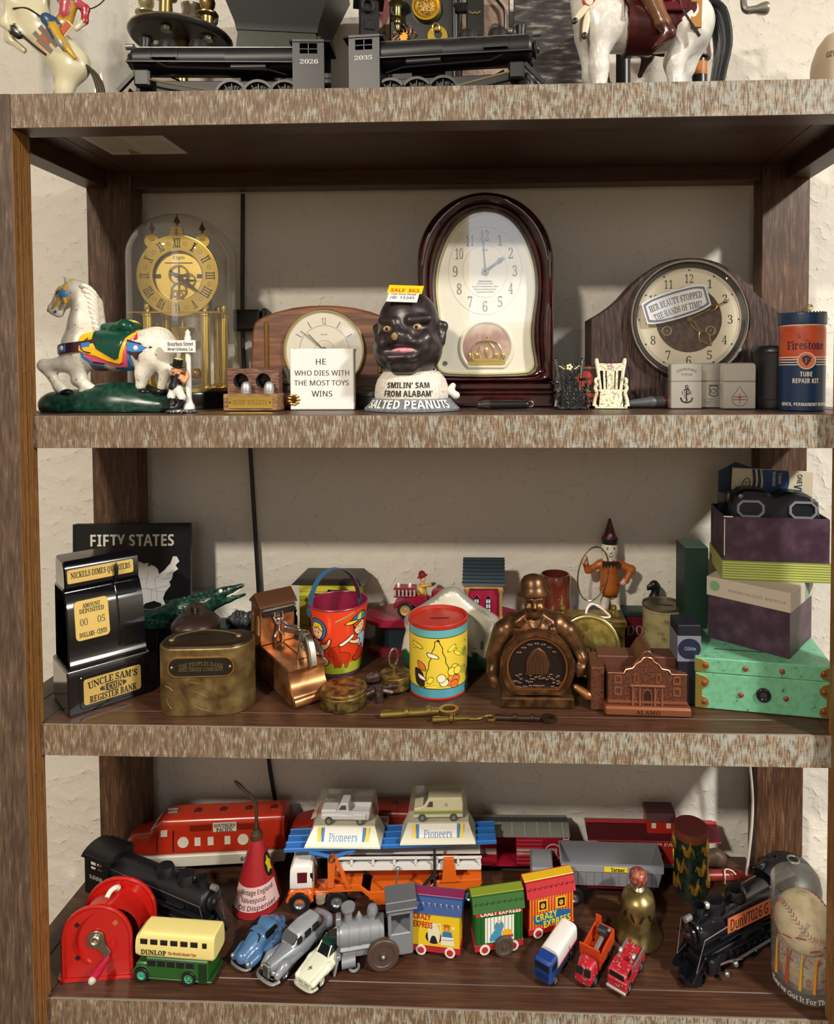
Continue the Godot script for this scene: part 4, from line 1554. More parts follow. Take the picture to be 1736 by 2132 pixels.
func make_pocket_knives() -> void:
	var t:=thing("pocket_knife","dark folding pocket knife lying before the tall arched clock","knife",V(0.005,TWO,-0.108),4.0)
	part(t,"handle",nb().flesh(bones([[-20,6.5,0,30,6.5,0,6.5,6]],Color.WHITE),0.002,0.003),mt("1a1917",0.3),60.0)
	part(t,"bolster",nb().flesh(bones([[-34,6,0,-22,6.5,0,5.5,6.8]],Color.WHITE),0.002,0.003),mottled("horn",[[0.3,"161412"],[0.7,"4a443c"]],0.003,0.3),60.0)
	part(t,"shackle",nb().at(mm(36,7,0)).tube(arc(0.004,-2.2,2.2,10),0.0008,6),mt("8a867c",0.3,0.8))
	var k:=thing("letter_opener","grey metal handled tool with a red band lying before the humped clock","tool",V(0.205,TWO,-0.135),3.0)
	part(k,"blade_handle",nb().flesh(bones([[-38,5,0,6,8,0,4,8],[6,8,0,22,8.5,0,8,8.5]],Color.WHITE),0.002,0.003),mt("565a5c",0.45,0.4),60.0)
	part(k,"red_band",nb().rod(mm(23,8.5,0),mm(32,9,0),0.0088,0.0092,18),mt("5a1420",0.3))


func rocking_chair(label: String,where: Vector3,turn: float,m: Material,light_: Material,spot: Material) -> void:
	var t:=thing("toy_rocking_chair",label,"toy chair",where,turn,"toy rocking chairs")
	part(t,"seat",nb().box(V(0.034,0.003,0.026),V(0,0.0245,0.001),0.001),m)
	part(t,"front_panel",nb().ext(pl([-16.5,1.5,16.5,1.5,14.5,24,-14.5,24]),0.002,V(0,0,0.013),0.0004),light_)
	part(t,"floor_plate",nb().box(V(0.044,0.0025,0.036),V(0,0.00125,0),0.0008),m)
	for s in [-1.0,1.0]:
		part(t,"back_post",nb().tube(p3([s*14,24,-11,s*17,48,-14,s*19.5,66,-17]),[0.0022,0.0024,0.003],8).ball(mm(s*19.6,67,-17),0.003,10,6),m)
		part(t,"arm",nb().tube(smoothed(p3([s*16,40,-12,s*20,41,0,s*21,39,8,s*20.5,35,9.5,s*19,33,8]),3,false),0.0022,7),m)
		part(t,"arm_scroll",nb().tube(smoothed(p3([s*19,34,9,s*21.5,28,8,s*19,22,10,s*21.5,12,9,s*23,3,11]),3,false),0.0026,7),m)
		part(t,"rocker",nb().tube(smoothed(p3([s*20,4,-18,s*20,2.2,-4,s*20,2.2,8,s*20,4,19]),3,false),0.002,7),m)
		part(t,"back_slat",nb().ext(pl([s*8 - 1.6,25,s*8+1.6,25,s*9+1.6,53,s*9 - 1.6,53]),0.002,V(0,0,-0.0145)),m)
	part(t,"back_slat",nb().ext(pl([-5,25,5,25,5.5,53,-5.5,53]),0.0018,V(0,0,-0.0145)),m)
	part(t,"back_oval",nb().ring(circle(0.0046,20,Vector2(0,0.04),0.0085),circle(0.0034,20,Vector2(0,0.04),0.007),0.003,V(0,0,-0.0135),0.3),light_)
	part(t,"crest_rail",nb().ext(pl([-17,52,17,52,19,63,0,62,-19,63]),0.003,V(0,0,-0.0165),0.0006),m)
	var fl:=nb()
	for i in 5:
		var a: float=TAU*i/5.0
		fl.ball(V(cos(a)*0.003,0.0575+sin(a)*0.003,-0.0132),V(0.0019,0.0019,0.0008),8,6)
	for s in [-1.0,1.0]:
		for i in 3:
			fl.ball(V(s*(0.008+i*0.0025),0.055+i*0.0018,-0.0133),V(0.0018,0.0007,0.0005),8,5)
	part(t,"painted_flower",fl,spot)


func make_toy_chairs() -> void:
	rocking_chair("tiny black cast iron rocking chair with cream flower on its crest",V(0.098,TWO,-0.125),4.0,mottled("chair_black",[[0.3,"0d0e10"],[0.6,"17191c"],[0.74,"2c3033"],[0.78,"c9c8c0"]],0.002,0.3,0.0,0.0,SMOOTH,256,true),mottled("chair_black_face",[[0.3,"0f1114"],[0.66,"1d2226"],[0.74,"8f938f"]],0.003,0.3,0.0,0.0,SMOOTH,256,true),mt("e9e2a8",0.4))
	rocking_chair("tiny chipped white cast iron rocking chair beside the black one",V(0.154,TWO,-0.132),-8.0,mottled("chair_white",[[0.2,"3a332a"],[0.27,"e9e0bd"],[0.6,"f1ecdc"]],0.003,0.4,0.0,0.0,SMOOTH,256,true),mottled("chair_white_face",[[0.24,"8d8a80"],[0.3,"eadfae"],[0.5,"f1ecdc"]],0.006,0.4,0.0,0.0,SMOOTH,256,true),mt("c8a0a4",0.4))
	var t:=thing("tobacco_tin","small dark red printed tin standing between the two tiny rocking chairs","tin",V(0.127,TWO,-0.165),0.0)
	part(t,"box",nb().box(V(0.04,0.06,0.02),V(0,0.03,0),0.001),mt("3a2018",0.4))
	part(t,"top_band",nb().box(V(0.0404,0.004,0.0204),V(0,0.0565,0),0.0008),mt("8a5a32",0.4))
	part(t,"red_roundel",disc(0.0115,0.0006,V(-0.006,0.0405,0.01),28),mt("b23524",0.4))
	words(t,"SMOKE",0.018,0.004,V(-0.006,0.041,0.0107),O3,mt("3a1410",0.5),"sansbold")
	words(t,"SIMAS",0.026,0.0055,V(-0.002,0.0245,0.0103),O3,mt("c9a15a",0.5),"serifbold")
	part(t,"lower_band",nb().box(V(0.036,0.006,0.0006),V(0,0.017,0.0102)).box(V(0.036,0.003,0.0006),V(0,0.009,0.0102)),mt("a8452c",0.4))


func make_humped_clock() -> void:
	var t:=thing("humped_mantel_clock","dark oak humped mantel clock with round silver bezel and a paper note","clock",V(0.272,TWO,-0.196),0.0)
	var oak:=mottled("dark_oak",[[0.2,"1f120e"],[0.5,"35211a"],[0.8,"4a3229"]],0.012,0.5,0.0,0.12,SMOOTH,256,false,V(1.6,0.25,1.6))
	var half:=pl([141,0,142,60])+smoothed(pl([142,128,128,136,110,148,94,162,80,178,62,194,42,206,20,212,0,213.5]),2,false)
	part(t,"case",nb().ext(mirrored(half),0.063,V(0,0,-0.033),0.002),oak,25.0)
	var d:=Node3D.new()
	d.name="dial"
	t.add_child(d)
	d.position=V(-0.002,0.125,0.03)
	part(d,"bezel",nb().ring(circle(0.0855,80),circle(0.08,80),0.012,O3,0.3),mt("c8c6c0",0.12,1.0))
	part(d,"dark_rim",nb().ring(circle(0.0802,72),circle(0.0745,72),0.006,O3),mt("241d18",0.4))
	part(d,"chapter_ring",nb().ring(circle(0.0745,72),circle(0.047,72),0.003),mt("d5cdb4",0.5))
	part(d,"centre_plate",disc(0.047,0.0022,O3,56),mottled("dial_brown",[[0.3,"3c2a25"],[0.7,"5a4138"]],0.012,0.3))
	var ink:=mt("1c1814",0.5)
	part(d,"minute_track",nb().ring(circle(0.0718,72),circle(0.0714,72),0.0002,V(0,0,0.003)).ring(circle(0.0695,72),circle(0.0692,72),0.0002,V(0,0,0.003)),ink)
	var dots:=nb()
	for i in 12:
		var a: float=TAU*i/12.0
		dots.box(V(0.0022,0.0022,0.0004),V(sin(a)*0.0706,cos(a)*0.0706,0.0032))
	part(d,"hour_dots",dots,ink)
	dial_numerals(d,["1","2","3","4","5","6","7","8","9","10","11","12"],0.0585,0.0125,0.0031,ink,"serif",true,Vector2.ZERO,0.55)
	for s in [-1.0,1.0]:
		part(d,"winding_hole",nb().ring(circle(0.0075,24,Vector2(s*0.031,-0.016)),circle(0.005,24,Vector2(s*0.031,-0.016)),0.002,V(0,0,0.002),0.3),mt("b9a98a",0.3,0.8))
		part(d,"winding_arbor",disc(0.0024,0.002,V(s*0.031,-0.016,0.002),4),mt("8a8478",0.3,0.8))
	var hm:=mt("a8935a",0.3,0.8)
	var mh:=part(d,"hand",nb().tube(p3([0,0,0,1,30,0]),0.0012,6).tube(smoothed(p3([1,30,0,5,36,0,1,44,0,-3,36,0]),4),0.0009,6,true).tube(p3([1,44,0,1,62,0]),0.0008,6),hm)
	mh.position=V(0,0,0.0065)
	mh.rotation_degrees.z=-62
	var hh:=part(d,"hand",nb().tube(smoothed(p3([0,0,0,3,8,0,1.5,18,0,0,24,0,-1.5,18,0,-3,8,0]),3),0.0009,6,true).tube(smoothed(p3([0,24,0,8,32,0,5,39,0,0,47,0,-5,39,0,-8,32,0]),3),0.0011,6,true),hm)
	hh.position=V(0,0,0.0055)
	hh.rotation_degrees.z=-140
	part(d,"hand_boss",disc(0.0045,0.004,V(0,0,0.005),20,0.001),mt("7a6a45",0.3,0.8))
	# paper note tucked behind the glass
	var n:=Node3D.new()
	n.name="paper_note"
	t.add_child(n)
	n.position=V(-0.022,0.146,0.0405)
	n.rotation_degrees.z=16.5
	var shape := func(k: float) -> Array:
		return smoothed(pl([-47+k,-15+k,-30,-19+k,0,-20.5+k,30,-19+k,47 - k,-15+k]),3,false)+smoothed(pl([47 - k,15 - k,30,19 - k,0,20.5 - k,-30,19 - k,-47+k,15 - k]),3,false)
	part(n,"paper",nb().ext(shape.call(0.0),0.0005),mt("e4e4e4",0.6))
	part(n,"blue_border",nb().ring(shape.call(2.2),shape.call(5.0),0.0003,V(0,0,0.0005)),mt("5f7088",0.6))
	words(n,"HER BEAUTY STOPPED",0.077,0.009,V(0,0.0062,0.0007),O3,mt("4a4f5a",0.6),"serifbold",along_arc(0.3),0.0002)
	words(n,"THE HANDS OF TIME!",0.07,0.009,V(0,-0.0075,0.0007),O3,mt("4a4f5a",0.6),"serifbold",along_arc(0.3),0.0002)
	part(t,"glass_front",nb().lathe([Vector2(0.08,0),Vector2(0.062,0.006),Vector2(0.038,0.0098),Vector2(0,0.0115)],48),glass("ffffff",0.02),60.0).transform=Transform3D(Basis.from_euler(V(PI/2,0,0)),V(-0.002,0.125,0.041))
	part(t,"carved_scroll",nb().at(mm(-124,52,30)).tube(smoothed(p3([0,-14,0,6,-2,0,2,10,0,-5,4,0,-2,-4,0]),4,false),0.002,6),oak)


func lighter(label: String,where: Vector3,turn: float) -> Node3D:
	var t:=thing("cigarette_lighter",label,"lighter",where,turn,"steel lighters in a row")
	var m:=mt("cfcbc3",0.34,0.75)
	part(t,"case",nb().at(V(0,0.0185,-0.0065)).ext(rrect(0.0435,0.037,0.0018),0.013,O3,0.0012),m)
	part(t,"lid",nb().at(V(0,0.0496,-0.0065)).ext(mirrored([Vector2(0.02175,-0.0123),Vector2(0.02175,0.008),Vector2(0.0205,0.0112),Vector2(0.018,0.0124),Vector2(0,0.0128)]),0.013,O3,0.0012),m)
	part(t,"hinge",nb().rod(V(0.0222,0.029,0),V(0.0222,0.043,0),0.0012,-1.0,8),m)
	return t


func make_lighters() -> void:
	var ink:=mt("4a4641",0.5)
	var dark:=mt("23201e",0.5)
	var a:=lighter("steel lighter engraved with an anchor and OKINAWA",V(0.253,TWO,-0.118),2.0)
	words(a,"OKINAWA",0.029,0.0036,V(0,0.054,0.0066),O3,ink,"sans",along_arc(0.025),0.0002)
	words(a,"1956",0.0155,0.0034,V(0,0.0468,0.0066),O3,ink,"sans",null,0.0002)
	var an:=nb()
	an.tube(p3([0,8,0,0,26,0]),0.0009,5)
	an.tube(smoothed(p3([-8,14,0,-6,9,0,0,7,0,6,9,0,8,14,0]),3,false),0.0011,5)
	an.tube(p3([-4,24.5,0,4,24.5,0]),0.0009,5)
	an.tube(smoothed(p3([0,26.5,0,2,28.5,0,0,30.5,0,-2,28.5,0]),3),0.0007,5,true)
	an.tube(smoothed(p3([1,28,0,4,20,0,-3,16,0,2,10,0]),3,false),0.0005,5)
	part(a,"anchor_engraving",an,dark).position=V(0,0.0015,0.0064)
	words(a,"USN",0.014,0.0045,V(0,0.0215,0.0067),O3,dark,"serif",null,0.0002)
	var b:=lighter("steel lighter with an engraved crest behind the other two",V(0.296,TWO,-0.138),0.0)
	part(b,"crest_engraving",nb().tube(smoothed(p3([-6,30,0,0,32,0,6,30,0,5,24,0,6,20,0,0,17,0,-6,20,0,-5,24,0]),2),0.0007,5,true).tube(smoothed(p3([-3,27,0,3,26,0,2,22,0,-3,22,0]),3),0.0005,5,true).tube(p3([-7,32.5,0,7,32.5,0]),0.0006,5),ink).position=V(0,-0.001,0.0064)
	for i in 3:
		words(b,["U.S.S. Yorktown","Pacific","1957"][i],[0.014,0.011,0.008][i],0.0018,V(-0.008,0.012 - i*0.003,0.0066),O3,ink,"sans",null,0.0002)
	var c:=lighter("steel lighter with a drop outline and a small red cross",V(0.321,TWO,-0.108),-1.0)
	part(c,"drop_engraving",nb().tube(smoothed(p3([0,30,0,4,24,0,9,18,0,10,12,0,6,6,0,0,4,0,-6,6,0,-10,12,0,-9,18,0,-4,24,0]),3),0.0004,5,true),ink).position.z=0.0064
	part(c,"rail_engraving",nb().box(V(0.018,0.0009,0.0004),V(0,0.0165,0)).box(V(0.018,0.0009,0.0004),V(0,0.0128,0)),ink).position.z=0.0066
	part(c,"red_cross",nb().box(V(0.0009,0.014,0.0005),V(0,0.0142,0)).box(V(0.004,0.0022,0.0005),V(0,0.0155,0)),mt("b4373c",0.5)).position.z=0.0066


func make_cup_and_can() -> void:
	var t:=thing("dice_cup","black leather dice cup with a stitched lower band","cup",V(0.375,TWO,-0.128),0.0)
	part(t,"cup",nb().lathe([Vector2(0,0),Vector2(0.0275,0),Vector2(0.029,0.003),Vector2(0.0287,0.012),Vector2(0.0278,0.013),Vector2(0.0276,0.074),Vector2(0.0285,0.0755),Vector2(0.0285,0.079),Vector2(0.0255,0.0845),Vector2(0.0235,0.0855),Vector2(0,0.0855)],36),mt("17171c",0.35))
	var s:=nb()
	for i in 30:
		var a: float=TAU*i/30.0
		s.box(V(0.0022,0.0007,0.001),V(sin(a)*0.0283,0.0155,cos(a)*0.0283))
	part(t,"stitching",s,mt("4a4a52",0.5))
	var f:=thing("tyre_repair_tin","blue and orange tyre repair kit tin at the right end of the shelf","tin",V(0.3955,TWO,-0.085),-14.0)
	var blue:=mt("1e3556",0.35)
	var cream:=mt("e6dcc6",0.45)
	part(f,"lower_body",nb().lathe([Vector2(0,0),Vector2(0.0275,0),Vector2(0.028,0.001),Vector2(0.028,0.066)],40),blue)
	part(f,"upper_body",nb().lathe([Vector2(0.028,0.066),Vector2(0.028,0.106),Vector2(0.0272,0.108),Vector2(0.0272,0.112)],40),mottled("worn_orange",[[0.1,"5a3424"],[0.2,"b8492c"],[0.6,"c4522f"]],0.02,0.4))
	part(f,"worn_edge",nb().lathe([Vector2(0.0275,0.109),Vector2(0.0276,0.1105)],40),mt("d9cfc0",0.4))
	part(f,"lid",nb().lathe([Vector2(0.0287,0.111),Vector2(0.029,0.112),Vector2(0.029,0.124),Vector2(0.0282,0.1255),Vector2(0,0.1255)],40),blue)
	var kn:=nb()
	for i in 40:
		var a: float=TAU*i/40.0
		kn.box(V(0.0018,0.0016,0.0018),V(sin(a)*0.0274,0.126,cos(a)*0.0274))
	part(f,"knurled_rim",kn,mt("13233c",0.4))
	for i in 4:
		part(f,"stripe",nb().lathe([Vector2(0.0281,0.0585+i*0.0032),Vector2(0.0281,0.0597+i*0.0032)],40),cream)
	words(f,"Firestone",0.047,0.011,V(0,0.084,0),O3,mt("1c2440",0.45),"serifbold",round_about(0.0281))
	var e:=nb().ext(circle(0.0105,28),0.0012,V(0,0.064,0.0276))
	part(f,"emblem",e,mt("d0704e",0.45))
	part(f,"emblem_ring",nb().ring(circle(0.0108,28),circle(0.0098,28),0.0016,V(0,0.064,0.0276)),cream)
	part(f,"emblem_shield",nb().ext(pl([-5.5,4,0,6.5,5.5,4,4.5,-1,0,-7,-4.5,-1]),0.0018,V(0,0.0645,0.0276)),mt("23283c",0.45))
	words(f,"F",0.004,0.006,V(0,0.064,0.0296),O3,mt("d0704e",0.45),"serifbold")
	words(f,"TUBE",0.0145,0.006,V(0,0.047,0),O3,cream,"sansbold",round_about(0.0281))
	words(f,"REPAIR KIT",0.032,0.006,V(0,0.0385,0),O3,cream,"sansbold",round_about(0.0281))
	words(f,"QUICK, PERMANENT REPAIR",0.064,0.005,V(0.0,0.008,0),O3,cream,"sansbold",round_about(0.0281))
	var c:=thing("brass_clip","small brass spring clip lying on the tyre repair tin","clip",V(0.401,TWO+0.1262,-0.085),20.0)
	part(c,"loop",nb().tube(smoothed(p3([-8,1,0,-2,6,1,4,11,1,8,9,0,5,3,-1,0,1,-1]),4,false),0.0016,7),mt("b9a878",0.3,0.8))
	part(c,"jaw",nb().box(V(0.012,0.0016,0.004),V(0.0,0.0012,0.003),0.0004),mt("c9bd96",0.3,0.8))

func make_states_folder() -> void:
	var t:=thing("coin_folder","black coin folder titled FIFTY STATES with a white country map","book",V(-0.583,THREE+0.0006,-0.2195),3.0)
	t.rotation_degrees.x=-2.0
	part(t,"cover",nb().box(V(0.182,0.2,0.008),V(0,0.1,0),0.001),mt("16171b",0.35))
	part(t,"spine",nb().rod(V(-0.0905,0.001,0),V(-0.0905,0.199,0),0.0045,-1.0,10),mt("101114",0.35))
	words(t,"FIFTY STATES",0.131,0.0185,V(0.0,0.174,0.0042),O3,mt("e2e0da",0.5),"sansbold")
	var m:=pl([-52,140,-30,143,0,141,12,140,18,137,26,138,24,132,30,135,36,132,40,128,42,120,50,126,56,133,60,137,64,148,70,148,74,140,68,134,72,128,64,122,62,112,58,108,60,102,52,92,48,82,54,66,50,60,45,74,34,78,20,74,14,66,2,60,-4,72,-14,74,-20,82,-36,84,-46,88,-54,104,-57,122])
	part(t,"map",nb().ext(m,0.0003,V(0,0,0.004)),mt("ecebe8",0.5))
	var ln:=mt("9a9a9c",0.6)
	for q in [[-54,126,-36,126,-34,141],[-36,126,-38,108,-50,104],[-34,132,-14,130,-14,142],[-14,130,-14,112,-38,112],[-14,122,8,121,6,141],[8,121,12,112,-14,112],[-14,112,-14,100,10,99,12,112],[-38,108,-36,92,-16,92,-14,100],[-16,92,12,92,10,99],[-10,92,-10,84,-20,82],[12,92,16,82,16,74],[12,112,24,114,22,100,28,96],[10,99,28,96,48,100,60,103],[24,114,26,126],[36,114,36,100],[36,114,44,118],[30,96,30,80],[38,98,39,80],[28,96,46,92,54,93],[46,112,62,114],[62,122,54,120]]:
		var pts:=[]
		for i in range(0,q.size(),2):
			pts.append(mm(q[i],q[i+1],4.35))
		part(t,"state_line",nb().tube(pts,0.00035,4),ln)


func make_register_bank() -> void:
	var t:=thing("register_bank","glossy black toy cash register bank with gold label plates","bank",V(-0.5475,THREE,-0.078),46.0)
	t.scale=V(0.8,0.98,0.85)
	var k:=mt("0b0c10",0.14,0.0,0.6)
	var gold_:=mt("d3b565",0.38,0.35)
	var ink:=mt("1a1712",0.5)
	var side := func(profile: Array,w: float) -> B:
		return nb().at(V(w/2,0,0),V(0,-90,0)).ext(profile,w,O3,0.0022)
	part(t,"base",side.call(pl([-46,0,49,0,50,4,48,50,44,57,-46,57]),0.124),k,30.0)
	part(t,"base_panel",nb().at(V(0.004,0.027,0.0475),V(-2,0,0)).ext(rrect(0.1,0.044,0.006),0.003,O3,0.0012),k)
	part(t,"body",side.call(smoothed(pl([44,57,44,63,40,70,38,80,37,100,34,120,28,138,18,152,8,160]),3,false)+pl([-40,160,-42,57]),0.116),k,30.0)
	part(t,"top_cap",side.call(smoothed(pl([10,158,17,162,16,178,12,190,4,196]),3,false)+pl([-36,198,-40,192,-40,158]),0.112),k,30.0)
	part(t,"divider_ridge",nb().tube(smoothed(p3([18,74,40.5,18,100,37.5,18,122,34.4,18,140,28,18,153,18.5]),3,false),0.0012,6),k)
	part(t,"coin_slot",nb().box(V(0.03,0.003,0.002),V(0.034,0.142,0.0275),0.0005),mt("33363c",0.3,0.4))
	var p1:=part(t,"top_label",nb().at(V(-0.002,0.176,0.0162),V(-9,0,0)).ext(rrect(0.1,0.0185,0.003),0.001,O3,0.0003),gold_)
	words(p1,"NICKELS DIMES QUARTERS",0.09,0.0105,V(-0.002,0.1762,0.0174),V(-9,0,0),ink,"serifbold")
	part(t,"lever",nb().ball(V(0.019,0.174,0.023),V(0.0035,0.012,0.004)).rod(V(0.019,0.158,0.02),V(0.019,0.17,0.022),0.0016),k)
	var w:=part(t,"window_label",nb().at(V(-0.0215,0.119,0.0338),V(-13,0,0)).ext(rrect(0.05,0.052,0.006),0.0015,O3,0.0004),gold_)
	for q in [["AMOUNT",0.026,0.0058,0.019],["DEPOSITED",0.036,0.0058,0.0122],["DOLLARS - CENTS",0.04,0.0062,-0.0185]]:
		words(w,q[0],q[1],q[2],V(-0.0215,0.119+q[3]*0.974,0.0356 - q[3]*0.225),V(-13,0,0),ink,"serifbold")
	for q in [[-0.034,"00"],[-0.0085,"05"]]:
		part(w,"counter",nb().at(V(q[0],0.117,0.0352),V(-13,0,0)).box(V(0.018,0.0145,0.001)),mt("b4b4ae",0.4))
		words(w,q[1],0.011,0.009,V(q[0],0.117,0.0361),V(-13,0,0),mt("3a3c40",0.5),"serif")
	var p2:=part(t,"base_label",nb().at(V(0.003,0.027,0.0503),V(-2,0,0)).ext(rrect(0.086,0.034,0.004),0.001,O3,0.0003),gold_)
	part(p2,"oval_badge",nb().at(V(0.003,0.0265,0.0513),V(-2,0,0)).ext(circle(0.02,28,Vector2.ZERO,0.0052),0.0004),mt("3a352a",0.5))
	words(p2,"UNCLE SAM'S",0.074,0.009,V(0.003,0.0375,0.0512),V(-2,0,0),ink,"serifbold",along_arc(0.25))
	words(p2,"3 COIN",0.03,0.0075,V(0.003,0.0265,0.0519),V(-2,0,0),gold_,"serifbold")
	words(p2,"REGISTER BANK",0.07,0.0085,V(0.003,0.0162,0.052),V(-2,0,0),ink,"serifbold")


func make_alligator() -> void:
	var s:=thing("black_carton","low black carton carrying the green alligator","box",V(-0.44,THREE,-0.186),0.0)
	part(s,"box",nb().box(V(0.15,0.055,0.05),V(0,0.0275,0),0.0012),mt("131416",0.45))
	part(s,"lid_edge",nb().box(V(0.1516,0.002,0.0516),V(0,0.046,0)),mt("2c2d2c",0.45))
	var t:=thing("alligator_bank","dark green cast alligator with open jaws on a flat base","figurine",V(-0.476,THREE+0.0552,-0.183),3.0)
	var g:=mottled("gator",[[0.25,"0c211b"],[0.6,"15362c"],[0.85,"27513f"]],0.008,0.3,0.0,0.1)
	var c:=Color.WHITE
	part(t,"base_plate",nb().box(V(0.15,0.004,0.045),V(-0.008,0.002,0.004),0.0015),mt("1b2e3a",0.4))
	var b:=part(t,"body",nb().flesh(bones([[-56,16,6,-16,22,0,9,16],[-16,23,0,26,30,0,17,16],[26,33,0,44,40,0,16,12],[44,43,0,62,52,0,11,6],[62,53,0,82,60,0,5.5,3.5],[44,34,0,62,38,0,8,4],[62,38,0,86,46,0,4,2.6],[-56,15,6,-84,10,16,9,7],[-84,10,16,-58,10,27,7,6],[-58,10,27,-20,8,28,6,4],[-4,14,16,4,5,22,6,4],[24,18,16,32,6,22,5.5,4],[48,50,7,54,53,7,5,4],[48,50,-7,54,53,-7,5,4]],c),0.0026,0.005),g,60.0)
	var sc:=nb()
	for i in 9:
		for j in [-1,0,1]:
			sc.ball(mm(-30+i*8.2,33+i*2.0 - absf(j)*4.0+2,j*8.5),V(0.0038,0.0032,0.003),8,6)
	for i in 12:
		sc.box(V(0.0026,0.012,0.004),mm(-60+i*4.0,13,31))
		sc.box(V(0.003,0.006,0.006),mm(-84+i*4.4,24 - absf(i - 4)*0.5,6))
	part(b,"scales",sc,g).set_meta("kind","stuff")
	part(b,"eye",nb().ball(mm(53,55,10.5),V(0.003,0.003,0.0016)),mt("dfe4d4",0.3))
	part(b,"teeth",nb().tube(p3([60,44.5,4,74,50,3.4,80,54.6,2.6]),0.0014,6),mt("d9d6bf",0.4))
	part(b,"pale_patch",nb().ball(mm(9,13,18),V(0.0105,0.0075,0.004)),mt("e2d9b4",0.4))
	var f:=thing("crumpled_foil","crumpled grey foil scrap lying beside the alligator's jaws","foil",V(-0.392,THREE+0.0554,-0.186),0.0)
	var fb:=nb().flesh(bones([[-22,6,0,-8,10,4,6,9],[-8,10,4,10,9,-2,9,8],[10,9,-2,20,6,0,8,5],[-4,8,-8,8,8,8,7,7]],c),0.003,0.004)
	for i in fb.p.size():
		var v:=fb.p[i]
		fb.p[i]=V(v.x,maxf(0.0,v.y*(1.0+0.3*sin(v.x*900.0)*cos(v.z*800.0))),v.z)
	part(f,"foil",fb,mt("5f6266",0.4,0.5),15.0)


func make_oval_bank() -> void:
	var t:=thing("oval_brass_bank","worn oval brass savings bank with a black nameplate","bank",V(-0.388,THREE,-0.054),5.0)
	var loop := func(w: float,d: float,y: float) -> PackedVector3Array:
		var r:=PackedVector3Array()
		var rr:=d/2
		for i in 40:
			var a: float=TAU*i/40.0
			r.append(V(cos(a)*rr+signf(cos(a))*(w/2 - rr)*minf(1.0,absf(cos(a))*4.0),y,sin(a)*rr))
		return r
	var ag:=mottled("aged_brass",[[0.15,"544227"],[0.4,"75603a"],[0.6,"836f45"],[0.85,"9c8c60"]],0.03,0.42,0.7)
	part(t,"body",nb().loft([loop.call(0.119,0.062,0.0),loop.call(0.12,0.063,0.002),loop.call(0.12,0.063,0.084),loop.call(0.117,0.06,0.0862)]),ag)
	part(t,"lid",nb().loft([loop.call(0.115,0.058,0.086),loop.call(0.113,0.056,0.0885),loop.call(0.1,0.044,0.0905)]),mt("3a2c1e",0.38,0.6))
	part(t,"handle",nb().tube(smoothed(p3([-41,91,12,-36,96,8,-10,99,0,16,98,0,38,94,2,41,91,4]),4,false),0.0012,6),mt("7a6a4a",0.35,0.8))
	for q in [[-0.042,0.012],[0.041,0.003]]:
		part(t,"handle_rivet",nb().ball(V(q[0],0.0915,q[1]),V(0.004,0.003,0.004),10,6),mt("9a8a62",0.3,0.8))
	var p:=part(t,"nameplate",nb().ext(rrect(0.082,0.024,0.0118,Vector2.ZERO,6),0.0014,V(0.002,0.064,0.0312),0.0003),mt("1a1712",0.4))
	part(p,"plate_rim",nb().ring(rrect(0.0835,0.0255,0.0125,Vector2.ZERO,6),rrect(0.081,0.023,0.0112,Vector2.ZERO,6),0.0018,V(0.002,0.064,0.0312)),mt("b08a52",0.35,0.8))
	words(p,"THE PEOPLES BANK",0.056,0.0048,V(0.002,0.0685,0.0327),O3,mt("8a744c",0.4,0.6),"serif",along_arc(0.1))
	words(p,"AND TRUST COMPANY",0.056,0.0048,V(0.002,0.0612,0.0327),O3,mt("8a744c",0.4,0.6),"serif")
	for x in [-0.0345,0.0385]:
		part(p,"plate_rivet",nb().ball(V(x,0.064,0.0328),V(0.0018,0.0018,0.001),8,6),mt("c9a468",0.3,0.8))
	part(t,"scratches",nb().tube(smoothed(p3([-12,44,31.6,8,40,31.8,-10,34,31.8,10,24,31.8,-8,14,31.8,12,6,31.6]),2,false),0.0003,4).tube(smoothed(p3([-44,40,30.5,-34,34,31.4,-42,22,31,-36,10,31.2]),2,false),0.0003,4),mt("a38d62",0.4,0.7))
	var b:=thing("iron_bell","dark brown iron bell with a loop top behind the oval bank","bell",V(-0.436,THREE,-0.1225),0.0)
	part(b,"shell",nb().lathe([Vector2(0,0),Vector2(0.034,0),Vector2(0.033,0.05),Vector2(0.032,0.078),Vector2(0.0335,0.081),Vector2(0.032,0.085),Vector2(0.024,0.093),Vector2(0.012,0.0965),Vector2(0,0.097)],32),mt("3a2c26",0.35,0.5))
	part(b,"loop",nb().at(V(0,0.094,0)).ring(pl([-13,0,-12,10,-8,16,8,16,12,10,13,0,4,0,-4,0]),pl([-6,3,-6,9,-5,11,5,11,6,9,6,3,2,3,-2,3]),0.008,V(0,0,-0.004),0.1),mt("45352c",0.4,0.5))
	part(b,"clapper_pin",nb().rod(V(0,0.095,0.002),V(0,0.11,0.002),0.0016),mt("6a5a4e",0.4,0.6))


